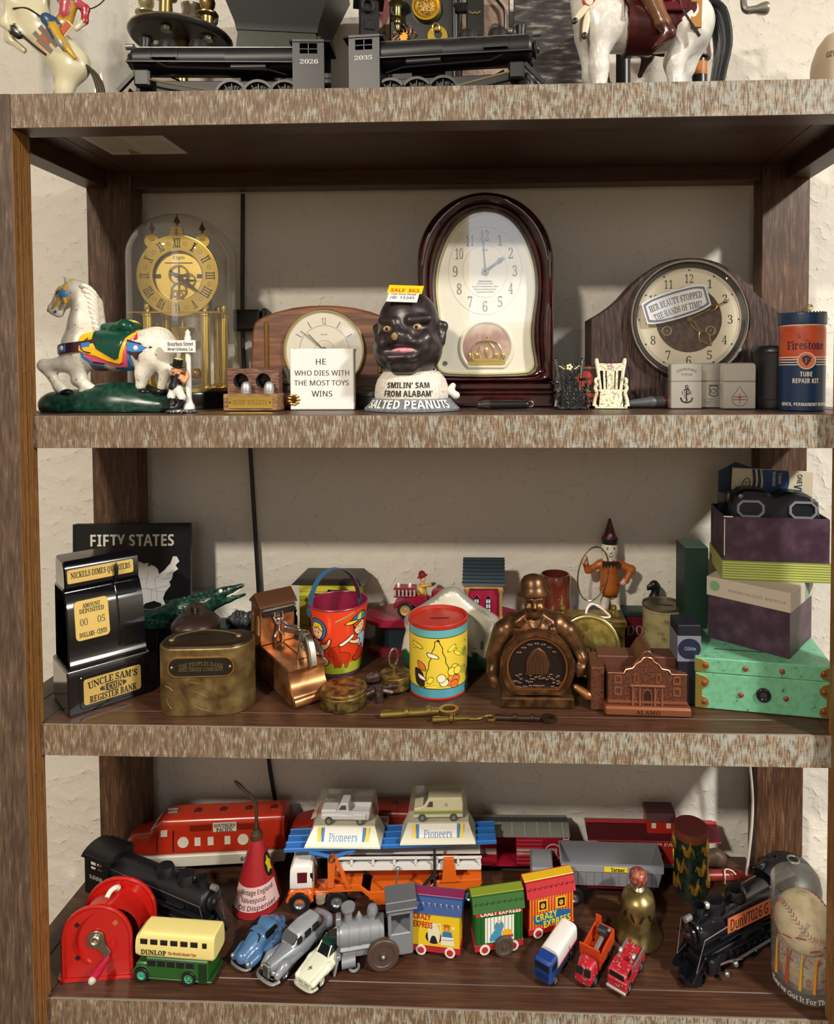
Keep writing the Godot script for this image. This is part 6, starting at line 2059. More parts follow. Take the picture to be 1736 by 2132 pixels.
func make_captain() -> void:
	var t:=thing("captain_bust","bronze seated seaman in a helmet hat holding a round ship plaque","statuette",V(0.047,THREE,-0.086),0.0)
	var bz:=mottled("bronze",[[0.2,"46301f"],[0.45,"5e4128"],[0.65,"6f4d30"],[0.85,"8a5f38"]],0.02,0.36,0.7)
	var c:=Color.WHITE
	part(t,"seaman",nb().flesh(bones([
		[0,50,-10,0,88,-10,31,31],[-29,95,-6,27,96,-6,18,18],[-2,104,-4,-2,116,-2,14,11],[-44,88,-2,-56,56,4,15,12],[-55,54,4,-59,40,12,10,8],[-58,40,12,-57,32,16,7.5,6],[42,88,-2,55,68,0,15,12],[54,66,0,60,56,8,9.5,8],[60,56,8,58,46,14,8,6],
		[-3,140,3,-3,127,6,15,13.5],[-3,134,19.5,-3,128.5,22.5,2.2,3.2],[-12,127,16,-11.5,126.5,16,4,4],[6,127,16,5.5,126.5,16,4,4],[-13,138,15.5,-6,138,18.5,2.2,2],[0,138,18.5,7,138,15.5,2,2.2],[-3,117.5,14,-3,118,14,6.4,6.4],[-26,104,9,-12,115,9,6,4],[20,105,9,6,115,9,6,4],[21,98,16,23,84,18,6,5.5],
		[-9,134.2,20.2,-9,134.2,20.3,2.4,2.4,Color(0,0,0,0)],[3,134.2,20.2,3,134.2,20.3,2.4,2.4,Color(0,0,0,0)],[-7.5,122,21,1.5,122,21,1.2,1.2,Color(0,0,0,0)],
		[-60,31,19,-61,24,20,2.6,2.2],[-56,30,20,-57,22,21,2.6,2.2],[-52,31,20,-52,23,21,2.6,2.2],[60,46,17,57,38,18,2.6,2.2],[56,46,18,53,38,19,2.6,2.2],[64,47,16,62,39,17,2.6,2.2],[52,50,16,49,44,18,2.5,2.2],
	],c),0.0019,0.0045),bz,60.0)
	part(t,"hat",nb().at(V(-0.003,0.1405,0.0),V(-8,0,3)).lathe([Vector2(0,0.001),Vector2(0.015,0.001),Vector2(0.0225,-0.002),Vector2(0.023,-0.0004),Vector2(0.0188,0.005),Vector2(0.018,0.01),Vector2(0.0165,0.018),Vector2(0.012,0.0235),Vector2(0.005,0.0258),Vector2(0,0.026)],28),bz,50.0)
	part(t,"lapel",nb().tube(p3([-16,112,12,-7,100,18.5,-3,88,20.5]),0.0018,6).tube(p3([11,113,12,2,100,18.5,-3,88,20.5]),0.0018,6).box(V(0.018,0.018,0.003),mm(-22,90,17),0.001),bz)
	var d:=Node3D.new()
	d.name="plaque"
	t.add_child(d)
	d.position=V(0,0.052,0.02)
	var cut:=[]
	for i in 45:
		var a:=lerpf(-0.82,PI+0.82,i/44.0)
		cut.append(Vector2(cos(a),sin(a)))
	part(d,"rim",nb().ring(cut.map(func(v): return v*0.049),cut.map(func(v): return v*0.04),0.012,O3,0.2),bz)
	part(d,"inner_rim",nb().ring(cut.map(func(v): return v*0.041),cut.map(func(v): return v*0.0375),0.009),mt("a8723f",0.3,0.85))
	part(d,"field",nb().ext(cut.map(func(v): return v*0.04),0.005),mt("2e2220",0.4,0.6))
	var rl:=nb()
	rl.ext(pl([-15,-10,14,-10,17,4,10,20,2,26,-6,22,-14,10]),0.003,V(0,0,0.005),0.0012)
	for i in 5:
		rl.tube(p3([-12+i*5.5,-10,8.2,-9+i*4.2,8,8.4,-5+i*2.6,22 - absf(i - 2)*3,8]),0.0009,5)
	part(d,"ship_relief",rl,mt("6a4a34",0.35,0.75))
	var sea:=nb()
	var rs:=RandomNumberGenerator.new()
	rs.seed=8
	for i in 60:
		var x:=rs.randf_range(-31,31)
		var y:=rs.randf_range(-30,-8.0 - absf(x)*0.1)
		sea.ball(mm(x,y,5.6),V(0.0032,0.0022,0.0022),7,5)
	part(d,"sea_relief",sea,mt("4a3a34",0.35,0.75)).set_meta("kind","stuff")
	for i in 7:
		var a: float=0.7+i*0.3
		part(d,"cloud_relief",nb().ball(V(cos(a)*0.03,sin(a)*0.03,0.0052),V(0.004,0.0022,0.0014),10,6),mt("54443c",0.35,0.75))
	part(t,"base",nb().box(V(0.096,0.0135,0.046),V(0,0.00675,0.01),0.0015),bz)
	part(t,"crank_handle",nb().flesh(bones([[50,26,26,66,17,30,4,6.5]],c),0.002,0.003),mt("a8754a",0.3,0.8),60.0)


func make_keys() -> void:
	var br:=mt("9a8446",0.3,0.85)
	var q:=[["large old brass barrel key with a rounded bow",V(-0.104,THREE,-0.031),8.0,0.1,br],["smaller brass key lying across the shelf edge",V(-0.048,THREE,-0.019),6.0,0.077,mt("86713c",0.35,0.8)],["dark iron key lying before the captain statuette",V(0.03,THREE,-0.022),-2.0,0.078,mt("3d3026",0.4,0.7)]]
	for i in 3:
		var t:=thing("old_key",q[i][0],"key",q[i][1],q[i][2],"old keys on the shelf edge")
		var l: float=q[i][3]
		var m: Material=q[i][4]
		var r:=l*0.045 if i != 1 else l*0.05
		part(t,"shank",nb().rod(V(-l/2,r,0),V(l*0.1 if i == 1 else l*0.24,r,0),r,r if i != 1 else r*0.5,14),m)
		for x in ([-0.2,0.08] if i != 1 else [-0.22]):
			part(t,"collar",nb().rod(V(l*x,r*1.3,0),V(l*(x+0.05),r*1.3,0),r*1.3,-1.0,14).rod(V(l*(x+0.07),r*1.15,0),V(l*(x+0.09),r*1.15,0),r*1.2,-1.0,14),m)
		if i == 1:
			part(t,"open_bow",nb().tube(smoothed(p3([8,3,0,20,3,0,28,2.5,-6,36,2.5,-7,40,2.5,-2,38,2.5,4,31,2.5,5]),4,false),0.0018,7),m)
		else:
			part(t,"bow",nb().at(V(l*0.37,r*0.9,-0.002),V(90,0,0)).ring(circle(l*0.13,24,Vector2.ZERO,l*0.11),circle(l*0.085,24,Vector2.ZERO,l*0.066),r*1.2,V(0,0,-r*0.6),0.25),m)
		part(t,"bit",nb().box(V(l*0.1,r*0.7,l*0.09),V(-l*0.42,r*0.8,-l*0.07),0.0005),m)


func make_brass_group() -> void:
	var t:=thing("brass_chest","polished brass chest with stamped medallion front","box",V(0.131,THREE+0.0003,-0.2165),0.0)
	var br:=mottled("chest_brass",[[0.25,"77662e"],[0.5,"a08c48"],[0.8,"bfae68"]],0.03,0.28,0.85)
	part(t,"body",nb().box(V(0.11,0.053,0.045),V(0,0.0265,0),0.0012),br)
	part(t,"lid",nb().box(V(0.116,0.012,0.05),V(0,0.0575,0),0.002),br)
	part(t,"medallion",nb().ring(circle(0.031,40,Vector2(0.004,0.0325)),circle(0.0285,40,Vector2(0.004,0.0325)),0.001,V(0,0,0.0222)).ring(circle(0.019,32,Vector2(0.004,0.0325)),circle(0.0175,32,Vector2(0.004,0.0325)),0.001,V(0,0,0.0222)),mt("7a6a34",0.35,0.8))
	words(t,"FEDERAL RESERVE NATIONAL BANK",0.075,0.005,V(0.004,0.0438,0.0226),O3,mt("6a5a2a",0.4,0.7),"serif",along_arc(0.024))
	for x in [-0.034,0.0,0.034]:
		part(t,"lid_rivet",nb().ball(V(x,0.058,0.0252),V(0.0022,0.0022,0.0012),8,6),mt("6a5a2a",0.35,0.8))
	for q in [[-0.036,-0.006],[0.044,-0.01]]:
		part(t,"lid_knob",nb().lathe([Vector2(0.003,0.078),Vector2(0.002,0.081),Vector2(0.005,0.085),Vector2(0.004,0.089),Vector2(0,0.091)],14,V(q[0],-0.0145,q[1])),br)
	var s:=thing("string_loop","looped pink and white twine lying on the brass chest","string",V(0.147,THREE+0.064,-0.215),0.0)
	for i in 3:
		part(s,"strand",nb().tube(smoothed(p3([-16 - i,1.4,4,-15,8+i*2,1,-8,16+i,0,2,15 - i,0,10,9,3,16,3+i,6,19,1.6,9+i,12,1.6,13+i,0,2.4,12]),4,false),0.0011,6),mt("d9b8b0" if i % 2 else "e6dcd2",0.7))
	var d:=thing("dollar_coin_bank","round brass coin bank embossed with a dollar sign","bank",V(0.126,THREE+0.0022,-0.14),-6.0)
	d.rotation_degrees.x=-12.0
	part(d,"disc",nb().ext(circle(0.043,56,Vector2(0,0.043)),0.016,V(0,0,-0.008),0.002),br)
	part(d,"rim",nb().ring(circle(0.0432,56,Vector2(0,0.043)),circle(0.0385,56,Vector2(0,0.043)),0.003,V(0,0,0.0075),0.25),mt("c2b06c",0.25,0.9))
	words(d,"$",0.028,0.052,V(0.004,0.043,0.0088),O3,mt("8a7a3e",0.35,0.85),"serifbold",null,0.002)


func make_clown() -> void:
	var t:=thing("clown_bank","clown figure in orange tunic holding a hoop with black dog on red base","bank",V(0.177,THREE,-0.261),0.0)
	part(t,"base",nb().box(V(0.12,0.05,0.028),V(0.026,0.025,0),0.0015),mt("54101c",0.4))
	part(t,"green_top",nb().box(V(0.124,0.008,0.032),V(0.026,0.054,0),0.002),mt("16332a",0.4))
	words(t,"TRICK DOG",0.1,0.0155,V(0.012,0.028,0.0142),O3,mt("8d7a78",0.5),"serifbold")
	var or_:=lin("a85a22")
	var white:=lin("d9d2c2")
	var pink:=lin("d0a090")
	var f:=part(t,"clown",nb().flesh(bones([
		[-11,60,0,-10,86,0,7,8,white],[7,60,0,6,86,0,7,8,white],[-12,58.5,4,-13,58.5,6,5,5,white],[8,58.5,4,9,58.5,6,5,5,white],
		[-3,92,0,-3,108,0,15.5,14,or_],[-3,108,0,-3,128,0,13,15,or_],[-17,130,0,11,130,0,6.5,6.5,or_],[-18,130,0,-38,121,5,6.2,5,or_],[-38,121,5,-43,134,8,5,4.5,or_],[-43,136,8,-43,142,9,5,4.2,pink],[12,130,0,32,122,2,6.5,6,or_],[32,122,2,22,106,7,5.6,5,or_],[22,106,7,16,102,9,4.6,4,pink],
		[-3,146,1,-3,152,1,12,13,white],[-3,161,1,-3,158,1,12.2,12.5,white],
	],or_),0.0019,0.004),vp(0.4),60.0)
	part(f,"hat",nb().lathe([Vector2(0,0.165),Vector2(0.0128,0.165),Vector2(0.0128,0.172),Vector2(0.0095,0.178),Vector2(0.005,0.192),Vector2(0.0018,0.203),Vector2(0,0.2045)],20,V(-0.003,0,0.001)),mt("5a1a18",0.35))
	part(f,"hat_band",nb().lathe([Vector2(0.0131,0.164),Vector2(0.0133,0.1725)],20,V(-0.003,0,0.001)),mt("16151a",0.3))
	part(f,"hat_stripe",nb().at(V(-0.003,0.174,0.0112),V(-21,0,0)).ext(pl([-2.4,0,2.4,0,0.8,24,-0.8,24]),0.0008),mt("d9c4bc",0.4))
	var blk:=mt("1a1614",0.4)
	var cz:=[]
	for i in 11:
		cz.append(Vector2(-0.016+i*0.0026,0.1335 if i % 2 else 0.127))
	part(f,"collar",nb().ext([Vector2(-0.017,0.138),Vector2(0.011,0.138)]+(func(): var r = cz.duplicate(); r.reverse(); return r).call(),0.0016,V(0,0,0.0138)),blk)
	var zz:=[]
	for i in 9:
		zz.append(mm(-16+i*3.3,101 if i % 2 else 96.5,13.6 - absf(i - 4)*0.9))
	part(f,"zigzag_trim",nb().tube(zz,0.0006,4),blk)
	part(f,"hem_trim",nb().at(V(-0.003,0.081,0)).tube(circle(0.0135,20).map(func(v): return V(v.x,0,v.y)),0.0009,5,true),blk)
	part(f,"face_paint",nb().tube(arc(0.0022,0.5,2.6,6,mm(-8,157.5,13)),0.0006,4).tube(arc(0.0022,0.5,2.6,6,mm(2,157.5,13)),0.0006,4).ball(mm(-8,157,12.9),V(0.0013,0.0016,0.0006),8,6).ball(mm(2,157,12.9),V(0.0013,0.0016,0.0006),8,6).ball(mm(-3,150.4,13.9),V(0.0013,0.0009,0.0006),8,6).tube(arc(0.004,PI+0.6,TAU - 0.6,6,mm(-3,149,13.1)),0.0005,4),blk)
	part(f,"nose",nb().ball(mm(-3,153.2,13.6),V(0.0022,0.0024,0.0022),10,8),mt("d9d2c2",0.4))
	part(t,"hoop",nb().at(V(-0.032,0.12,0.02),V(0,14,-10)).tube(circle(0.025,36,Vector2.ZERO,0.043).map(func(v): return V(v.x,v.y,0)),0.0011,6,true),mt("8a7a66",0.25,0.85))
	part(t,"dog",nb().flesh(bones([[66,60,0,68,74,0,8,8],[68,76,0,72,92,0,8,6],[70,94,0,68,98,2,7.5,7],[66,99,4,58,96,5,4,2.8],[62,93,4,57,91,5,2.8,2.2],[60,58,5,64,74,4,3.6,4],[78,60,0,84,64,0,4,3]],Color.WHITE),0.002,0.004),mt("141416",0.35),60.0)
	var pot:=thing("ribbed_pot","glazed red brown ribbed stoneware pot behind the captain","pot",V(0.087,THREE,-0.26),0.0)
	# the pot stands on the clown's neighbour board
	part(pot,"pot",nb().lathe([Vector2(0,0),Vector2(0.023,0),Vector2(0.0245,0.003),Vector2(0.0245,0.08),Vector2(0.0252,0.083),Vector2(0.0245,0.086),Vector2(0.0254,0.089),Vector2(0.0245,0.092),Vector2(0.0256,0.095),Vector2(0.0247,0.098),Vector2(0.0258,0.101),Vector2(0.0248,0.104),Vector2(0.0252,0.108),Vector2(0.023,0.114),Vector2(0.021,0.1145),Vector2(0.0205,0.112),Vector2(0.021,0.06),Vector2(0,0.06)],32),mt("5a261c",0.15,0.0,0.6),50.0)


func make_boxes() -> void:
	var c:=thing("skyline_tin","round cream tin bank printed with a teal skyscraper","bank",V(0.248,THREE,-0.217),0.0)
	part(c,"body",nb().lathe([Vector2(0,0),Vector2(0.0295,0),Vector2(0.03,0.002),Vector2(0.03,0.08)],44),mottled("cream_tin",[[0.15,"5a4a2a"],[0.22,"9a8f64"],[0.6,"b5aa7c"]],0.02,0.35,0.2))
	part(c,"lid",nb().lathe([Vector2(0.0302,0.0785),Vector2(0.0312,0.08),Vector2(0.0308,0.083),Vector2(0.029,0.083),Vector2(0.0285,0.081),Vector2(0,0.081)],44),mt("6a5f4a",0.35,0.6))
	part(c,"coin_slot",nb().at(V(0.002,0.0814,0.003),V(0,-12,0)).box(V(0.026,0.0006,0.002)),mt("1a140c",0.7))
	var wrap := func(pts: Array) -> B:
		var b:=nb().ext(pts,0.0004)
		for i in b.p.size():
			var v:=b.p[i]
			b.p[i]=V(sin(v.x/0.03)*(0.0301+v.z),v.y,cos(v.x/0.03)*(0.0301+v.z))
		return b
	part(c,"skyscraper",wrap.call(pl([4,6,14,6,14,32,13,34,10,34,9.6,44,9,44,8.6,34,5,33])),mt("1d4a58",0.4))
	for q in [[-22,12,"4a3a2a"],[-16,16,"7a4a34"],[-10,20,"2c2f34"],[-4,12,"a8623e"],[17,9,"8a8a78"],[22,22,"c9c4a8"]]:
		part(c,"building",wrap.call(pl([q[0],5,q[0]+4,5,q[0]+4,q[1],q[0],q[1]])),mt(q[2],0.5))
	var g:=thing("green_slipcase","tall dark green box standing beside the stacked boxes","box",V(0.284,THREE,-0.19),0.0)
	part(g,"case",nb().box(V(0.0335,0.182,0.05),V(0,0.091,0),0.001),mt("143026",0.5))
	part(g,"pale_top",nb().box(V(0.0325,0.001,0.049),V(0,0.1826,0)),mt("5f7268",0.6))
	var n:=thing("navy_box","narrow navy box with a white banded oval label","box",V(0.2465,THREE,-0.088),0.0)
	part(n,"box",nb().box(V(0.03,0.106,0.04),V(0,0.053,0),0.001),mt("12141f",0.45))
	part(n,"label_band",nb().box(V(0.0304,0.034,0.0404),V(0,0.075,0)),mt("6f7280",0.5))
	part(n,"label_oval",nb().ext(circle(0.0148,28,Vector2(0,0.075),0.0135),0.0006,V(0,0,0.0201)),mt("161c33",0.45))
	words(n,"Gibbs",0.015,0.0045,V(0.001,0.0755,0.0208),O3,mt("8f93a4",0.5),"serif")
	var a:=thing("mission_bank","copper mission church bank with curved parapet and columned doorway","bank",V(0.187,THREE,-0.062),-2.0)
	var cu:=mottled("mission_copper",[[0.2,"5c3828"],[0.5,"714636"],[0.8,"825441"]],0.004,0.4,0.6)
	part(a,"base",nb().box(V(0.109,0.012,0.03),V(0,0.006,0.012),0.0025),mt("a86c4e",0.3,0.7))
	words(a,"ALAMO",0.03,0.0048,V(0,0.006,0.0272),O3,mt("5a3626",0.4,0.7),"serifbold")
	part(a,"facade",nb().ext(mirrored([Vector2(0.05,0.012),Vector2(0.05,0.053),Vector2(0.03,0.053),Vector2(0.027,0.058),Vector2(0.018,0.06),Vector2(0.0135,0.066),Vector2(0.008,0.069),Vector2(0.005,0.0735),Vector2(0,0.0745)]),0.008,V(0,0,0.012),0.0008),cu)
	part(a,"parapet_trim",nb().tube(p3([-50,53,20.5,-30,53,20.5,-27,58,20.5,-18,60,20.5,-13.5,66,20.5,-8,69,20.5,-5,73.5,20.5,0,74.5,20.5,5,73.5,20.5,8,69,20.5,13.5,66,20.5,18,60,20.5,27,58,20.5,30,53,20.5,50,53,20.5]),0.0009,5),mt("b0785a",0.3,0.7))
	part(a,"hall",nb().box(V(0.1,0.046,0.03),V(0,0.023,-0.004),0.001).box(V(0.018,0.056,0.05),V(-0.062,0.028,-0.012),0.001),cu)
	part(a,"nave_roof",nb().at(V(0.002,0,0),V(0,0,0)).ext(pl([-13,44,13,44,13,62,6,74,2,76,-4,74,-13,60]),0.05,V(0,0,-0.046),0.001),cu)
	part(a,"flat_roof",nb().box(V(0.11,0.058,0.03),V(-0.004,0.029,-0.034),0.0012),mt("6a4436",0.5,0.5))
	var tr:=mt("a87256",0.3,0.7)
	for q in [[-0.037,0.045],[0.037,0.045],[-0.037,0.03],[0.037,0.03]]:
		part(a,"window_frame",nb().ring(rrect(0.009,0.0105,0.0006,Vector2(q[0],q[1]),1),rrect(0.0058,0.0072,0.0004,Vector2(q[0],q[1]),1),0.0014,V(0,0,0.0196)),tr)
	for s in [-1.0,1.0]:
		part(a,"arched_window",nb().ring(rrect(0.006,0.0125,0.0028,Vector2(s*0.014,0.047)),rrect(0.0036,0.01,0.0016,Vector2(s*0.014,0.047)),0.0014,V(0,0,0.0196)),tr)
		for x in [0.0095,0.0185]:
			part(a,"column",nb().rod(V(s*x,0.013,0.0215),V(s*x,0.036,0.0215),0.0014,0.0012,8),tr)
		part(a,"niche",nb().ring(rrect(0.006,0.014,0.0028,Vector2(s*0.014,0.027)),rrect(0.004,0.012,0.0018,Vector2(s*0.014,0.027)),0.001,V(0,0,0.0196)),tr)
	part(a,"door",nb().ext(mirrored([Vector2(0.0048,0.012),Vector2(0.0048,0.026),Vector2(0.003,0.0305),Vector2(0,0.032)]),0.001,V(0,0,0.0196)),mt("33201a",0.5,0.4))
	part(a,"door_arch",nb().tube(p3([-5.4,12,20.6,-5.4,26,20.6,-3.4,31,20.6,0,33,20.6,3.4,31,20.6,5.4,26,20.6,5.4,12,20.6]),0.0009,5).box(V(0.044,0.003,0.003),V(0,0.0375,0.0212),0.0008).box(V(0.1,0.003,0.002),V(0,0.0165,0.0205)),tr)
	# stacked boxes at the right end
	var s:=thing("strongbox","mint green metal strongbox with brass corners and round keyhole","box",V(0.343,THREE,-0.098),-9.0)
	var mint:=mottled("mint",[[0.1,"2f5a42"],[0.16,"5f9a78"],[0.6,"6aa884"]],0.012,0.4)
	part(s,"body",nb().box(V(0.166,0.047,0.1),V(0,0.0235,0),0.001),mint)
	part(s,"lid",nb().box(V(0.168,0.0195,0.102),V(0,0.0573,0),0.0012),mint)
	part(s,"handle_groove",nb().box(V(0.07,0.001,0.002),V(-0.02,0.0672,0.02)),mt("27452f",0.6))
	for x in [-1.0,1.0]:
		part(s,"corner_plate",nb().ext(pl([0,0,13,1,17,5,15,12,8,16,8,24,15,29,17,36,12,42,0,45].map(func(v): return float(v))).map(func(v): return Vector2(x*(v.x - 0.083),v.y+0.001)),0.0006,V(0,0,0.05),0.0002),mt("96803a",0.4,0.6))
		part(s,"lid_corner_plate",nb().ext(pl([0,0,12,1,17,6,15,12,8,16,0,18]).map(func(v): return Vector2(x*(v.x - 0.083),v.y+0.049)),0.0006,V(0,0,0.051),0.0002),mt("96803a",0.4,0.6))
		for q in [[0.072,0.0095],[0.072,0.034],[0.071,0.058],[0.027,0.022],[0.022,0.057]]:
			part(s,"rivet",nb().ball(V(x*q[0],q[1],0.0508 if q[1] < 0.048 else 0.0518),V(0.0034,0.0034,0.0018),12,8),mt("8a4030",0.4,0.3))
	part(s,"lock",nb().at(V(0,0.0245,0.05)).ring(circle(0.0088,32),circle(0.0045,32),0.004,O3,0.3),mt("2c2e33",0.3,0.7))
	part(s,"keyhole",nb().ext(circle(0.0046,20),0.002,V(0,0.0245,0.05)).ext(circle(0.0016,12),0.0046,V(0,0.0245,0.05)),mt("5a5c62",0.3,0.8))
	var plum:=mottled("plum_card",[[0.2,"33202e"],[0.6,"412b3c"],[0.85,"4d3749"]],0.03,0.5)
	var b:=thing("lidded_card_box","dark plum card box with a cream lid on the strongbox","box",V(0.3605,THREE+0.0672,-0.128),-40.0)
	part(b,"body",nb().box(V(0.108,0.062,0.096),V(0,0.031,0),0.0006),plum)
	part(b,"lid",nb().box(V(0.111,0.026,0.099),V(0,0.0735,0),0.0006),mt("b5aa9a",0.6))
	words(b,"TRIPLE MILK CHOCOLATES - MADE IN U.S.A.",0.076,0.0035,V(0.012,0.0725,0.0497),O3,mt("8a8478",0.6),"sans")
	part(b,"green_seal",disc(0.007,0.0004,V(-0.044,0.075,0.0494),20),mt("6f9a6a",0.6))
	for i in 5:
		part(b,"green_stripe",nb().box(V(0.0004,0.0245,0.0016),V(0.0556,0.0735,-0.012 - i*0.004)),mt("4f9a80",0.6))
	var u:=thing("open_card_box","open plum card box with a yellow striped foot on top of the stack","box",V(0.378,THREE+0.0672+0.0867,-0.15),-7.0)
	var wl := func(sz: Vector3,o: Vector3) -> void:
		part(u,"side_wall",nb().box(sz,o,0.0004),plum)
	wl.call(V(0.136,0.086,0.002),V(0,0.043,0.045))
	wl.call(V(0.136,0.086,0.002),V(0,0.043,-0.045))
	wl.call(V(0.002,0.086,0.088),V(-0.067,0.043,0))
	wl.call(V(0.002,0.086,0.088),V(0.067,0.043,0))
	part(u,"bottom",nb().box(V(0.136,0.002,0.09),V(0,0.001,0)),plum)
	part(u,"striped_lid",nb().at(V(0,0.0002,0),V(-90,0,0)).ring(rrect(0.139,0.0955,0.001,Vector2.ZERO,1),rrect(0.137,0.093,0.001,Vector2.ZERO,1),0.026),mt("7d8c3a",0.5))
	for i in 7:
		part(u,"stripe",nb().at(V(0,0.0025+i*0.0034,0),V(-90,0,0)).ring(rrect(0.1394,0.0959,0.001,Vector2.ZERO,1),rrect(0.138,0.0945,0.001,Vector2.ZERO,1),0.0011),mt("c5c478",0.5))
	part(u,"torn_edge",nb().box(V(0.0012,0.05,0.0008),V(-0.067,0.058,0.0462)).box(V(0.012,0.0014,0.003),V(-0.062,0.086,0.045)),mt("c9c0bc",0.7))
	var v:=thing("stereo_viewer","black stereo slide viewer in the open card box","viewer",V(0.38,THREE+0.0672+0.0867+0.012,-0.133),-7.0)
	part(v,"shell",nb().ext(smoothed(pl([-54,0,54,0,55,84,52,94,40,104,12,107,4,101,-6,101,-14,108,-40,110,-50,104,-56,92]),2),0.03,V(0,0,-0.015),0.003),mt("14161c",0.4),30.0)
	for s2 in [-1.0,1.0]:
		part(v,"eyepiece_frame",nb().ring(rrect(0.036,0.024,0.007,Vector2(s2*0.034,0.083),1),rrect(0.03,0.018,0.005,Vector2(s2*0.034,0.083),1),0.003,V(0,0,0.0145)),mt("77747f",0.4))
		part(v,"screw",nb().ball(V(s2*0.047,0.097 if s2 > 0 else 0.1,0.015),V(0.0034,0.0034,0.001),12,6),mt("9a9aa0",0.3,0.7))
	part(v,"side_lever",nb().ball(V(-0.06,0.096,0),V(0.004,0.009,0.004)),mt("6a6a62",0.3,0.7))
	var k:=thing("reel_packet","blue and cream picture reel packet behind the viewer","packet",V(0.382,THREE+0.0672+0.0867+0.0055,-0.163),-8.0)
	k.rotation_degrees.z=-2.0
	part(k,"envelope",nb().box(V(0.11,0.138,0.004),V(0.003,0.069,0),0.0006),mt("d9cfb2",0.6))
	part(k,"blue_field",nb().ext(smoothed(pl([-9,20,-7,80,-11,100,-9,120,-12,137.5]),3,false)+smoothed(pl([24,137.5,26,120,22,100,25,80,24,20]),3,false),0.0004,V(0,0,0.002)),mt("24487a",0.55))
	for x in [-16.0,-23.0]:
		part(k,"wave_stripe",nb().ext(smoothed(pl([x,20,x+2,80,x - 2,100,x,120,x - 2,137.5]),3,false)+smoothed(pl([x+2,137.5,x+4,120,x+2,100,x+6,80,x+4,20]),3,false),0.0004,V(0,0,0.002)),mt("1c3050",0.55))
	words(k,"7 MORE",0.016,0.0038,V(0.013,0.126,0.0026),V(0,0,-90),mt("d9d4c4",0.6),"sansbold")
	words(k,"WONDERS",0.021,0.0038,V(0.005,0.125,0.0026),V(0,0,-90),mt("d9d4c4",0.6),"sansbold")
	words(k,"ONE",0.013,0.006,V(0.04,0.127,0.0026),V(0,0,-90),mt("4a4a48",0.6),"sans")
	words(k,"VIEW",0.026,0.01,V(0.038,0.106,0.0026),V(0,0,-90),mt("24487a",0.6),"sansbold")
	part(k,"hand_mark",nb().tube(smoothed(p3([-36,120,2.4,-30,124,2.4,-27,118,2.4,-30,112,2.4,-37,113,2.4]),3),0.0006,4,true).tube(p3([-35,119,2.4,-29,119,2.4,-34,115,2.4]),0.0005,4),mt("2a2a2c",0.6))
	var k2:=thing("blue_folder","plain blue folded leaflet standing behind the reel packet","packet",V(0.377,THREE+0.0672+0.0867+0.002,-0.176),-4.0)
	part(k2,"folder",nb().ext(pl([-60,0,48,0,48,130,-10,142,-34,150,-58,136]),0.003,O3,0.0004),mt("1d3350",0.55))
	for i in 8:
		part(k2,"rule_line",nb().box(V(0.009,0.0008,0.0003),V(-0.054,0.092+i*0.0018,0.0031)),mt("c9c9c4",0.6))

# Closed body from stations [z, half width, bottom, top, squareness, half width at the top as a share].
func hull(st: Array,n := 20) -> B:
	var rows:=[]
	for q in st:
		var row:=PackedVector3Array()
		for i in n:
			var a: float=TAU*i/n
			var e: float=2.0/q[4]
			var x: float=signf(cos(a))*pow(absf(cos(a)),e)*q[1]
			var y:=signf(sin(a))*pow(absf(sin(a)),e)
			row.append(mm(x*(lerpf(1.0,q[5],maxf(0.0,y)) if q.size() > 5 else 1.0),(q[2]+q[3])/2+y*(q[3] - q[2])/2,q[0]))
		rows.append(row)
	return nb().loft(rows)


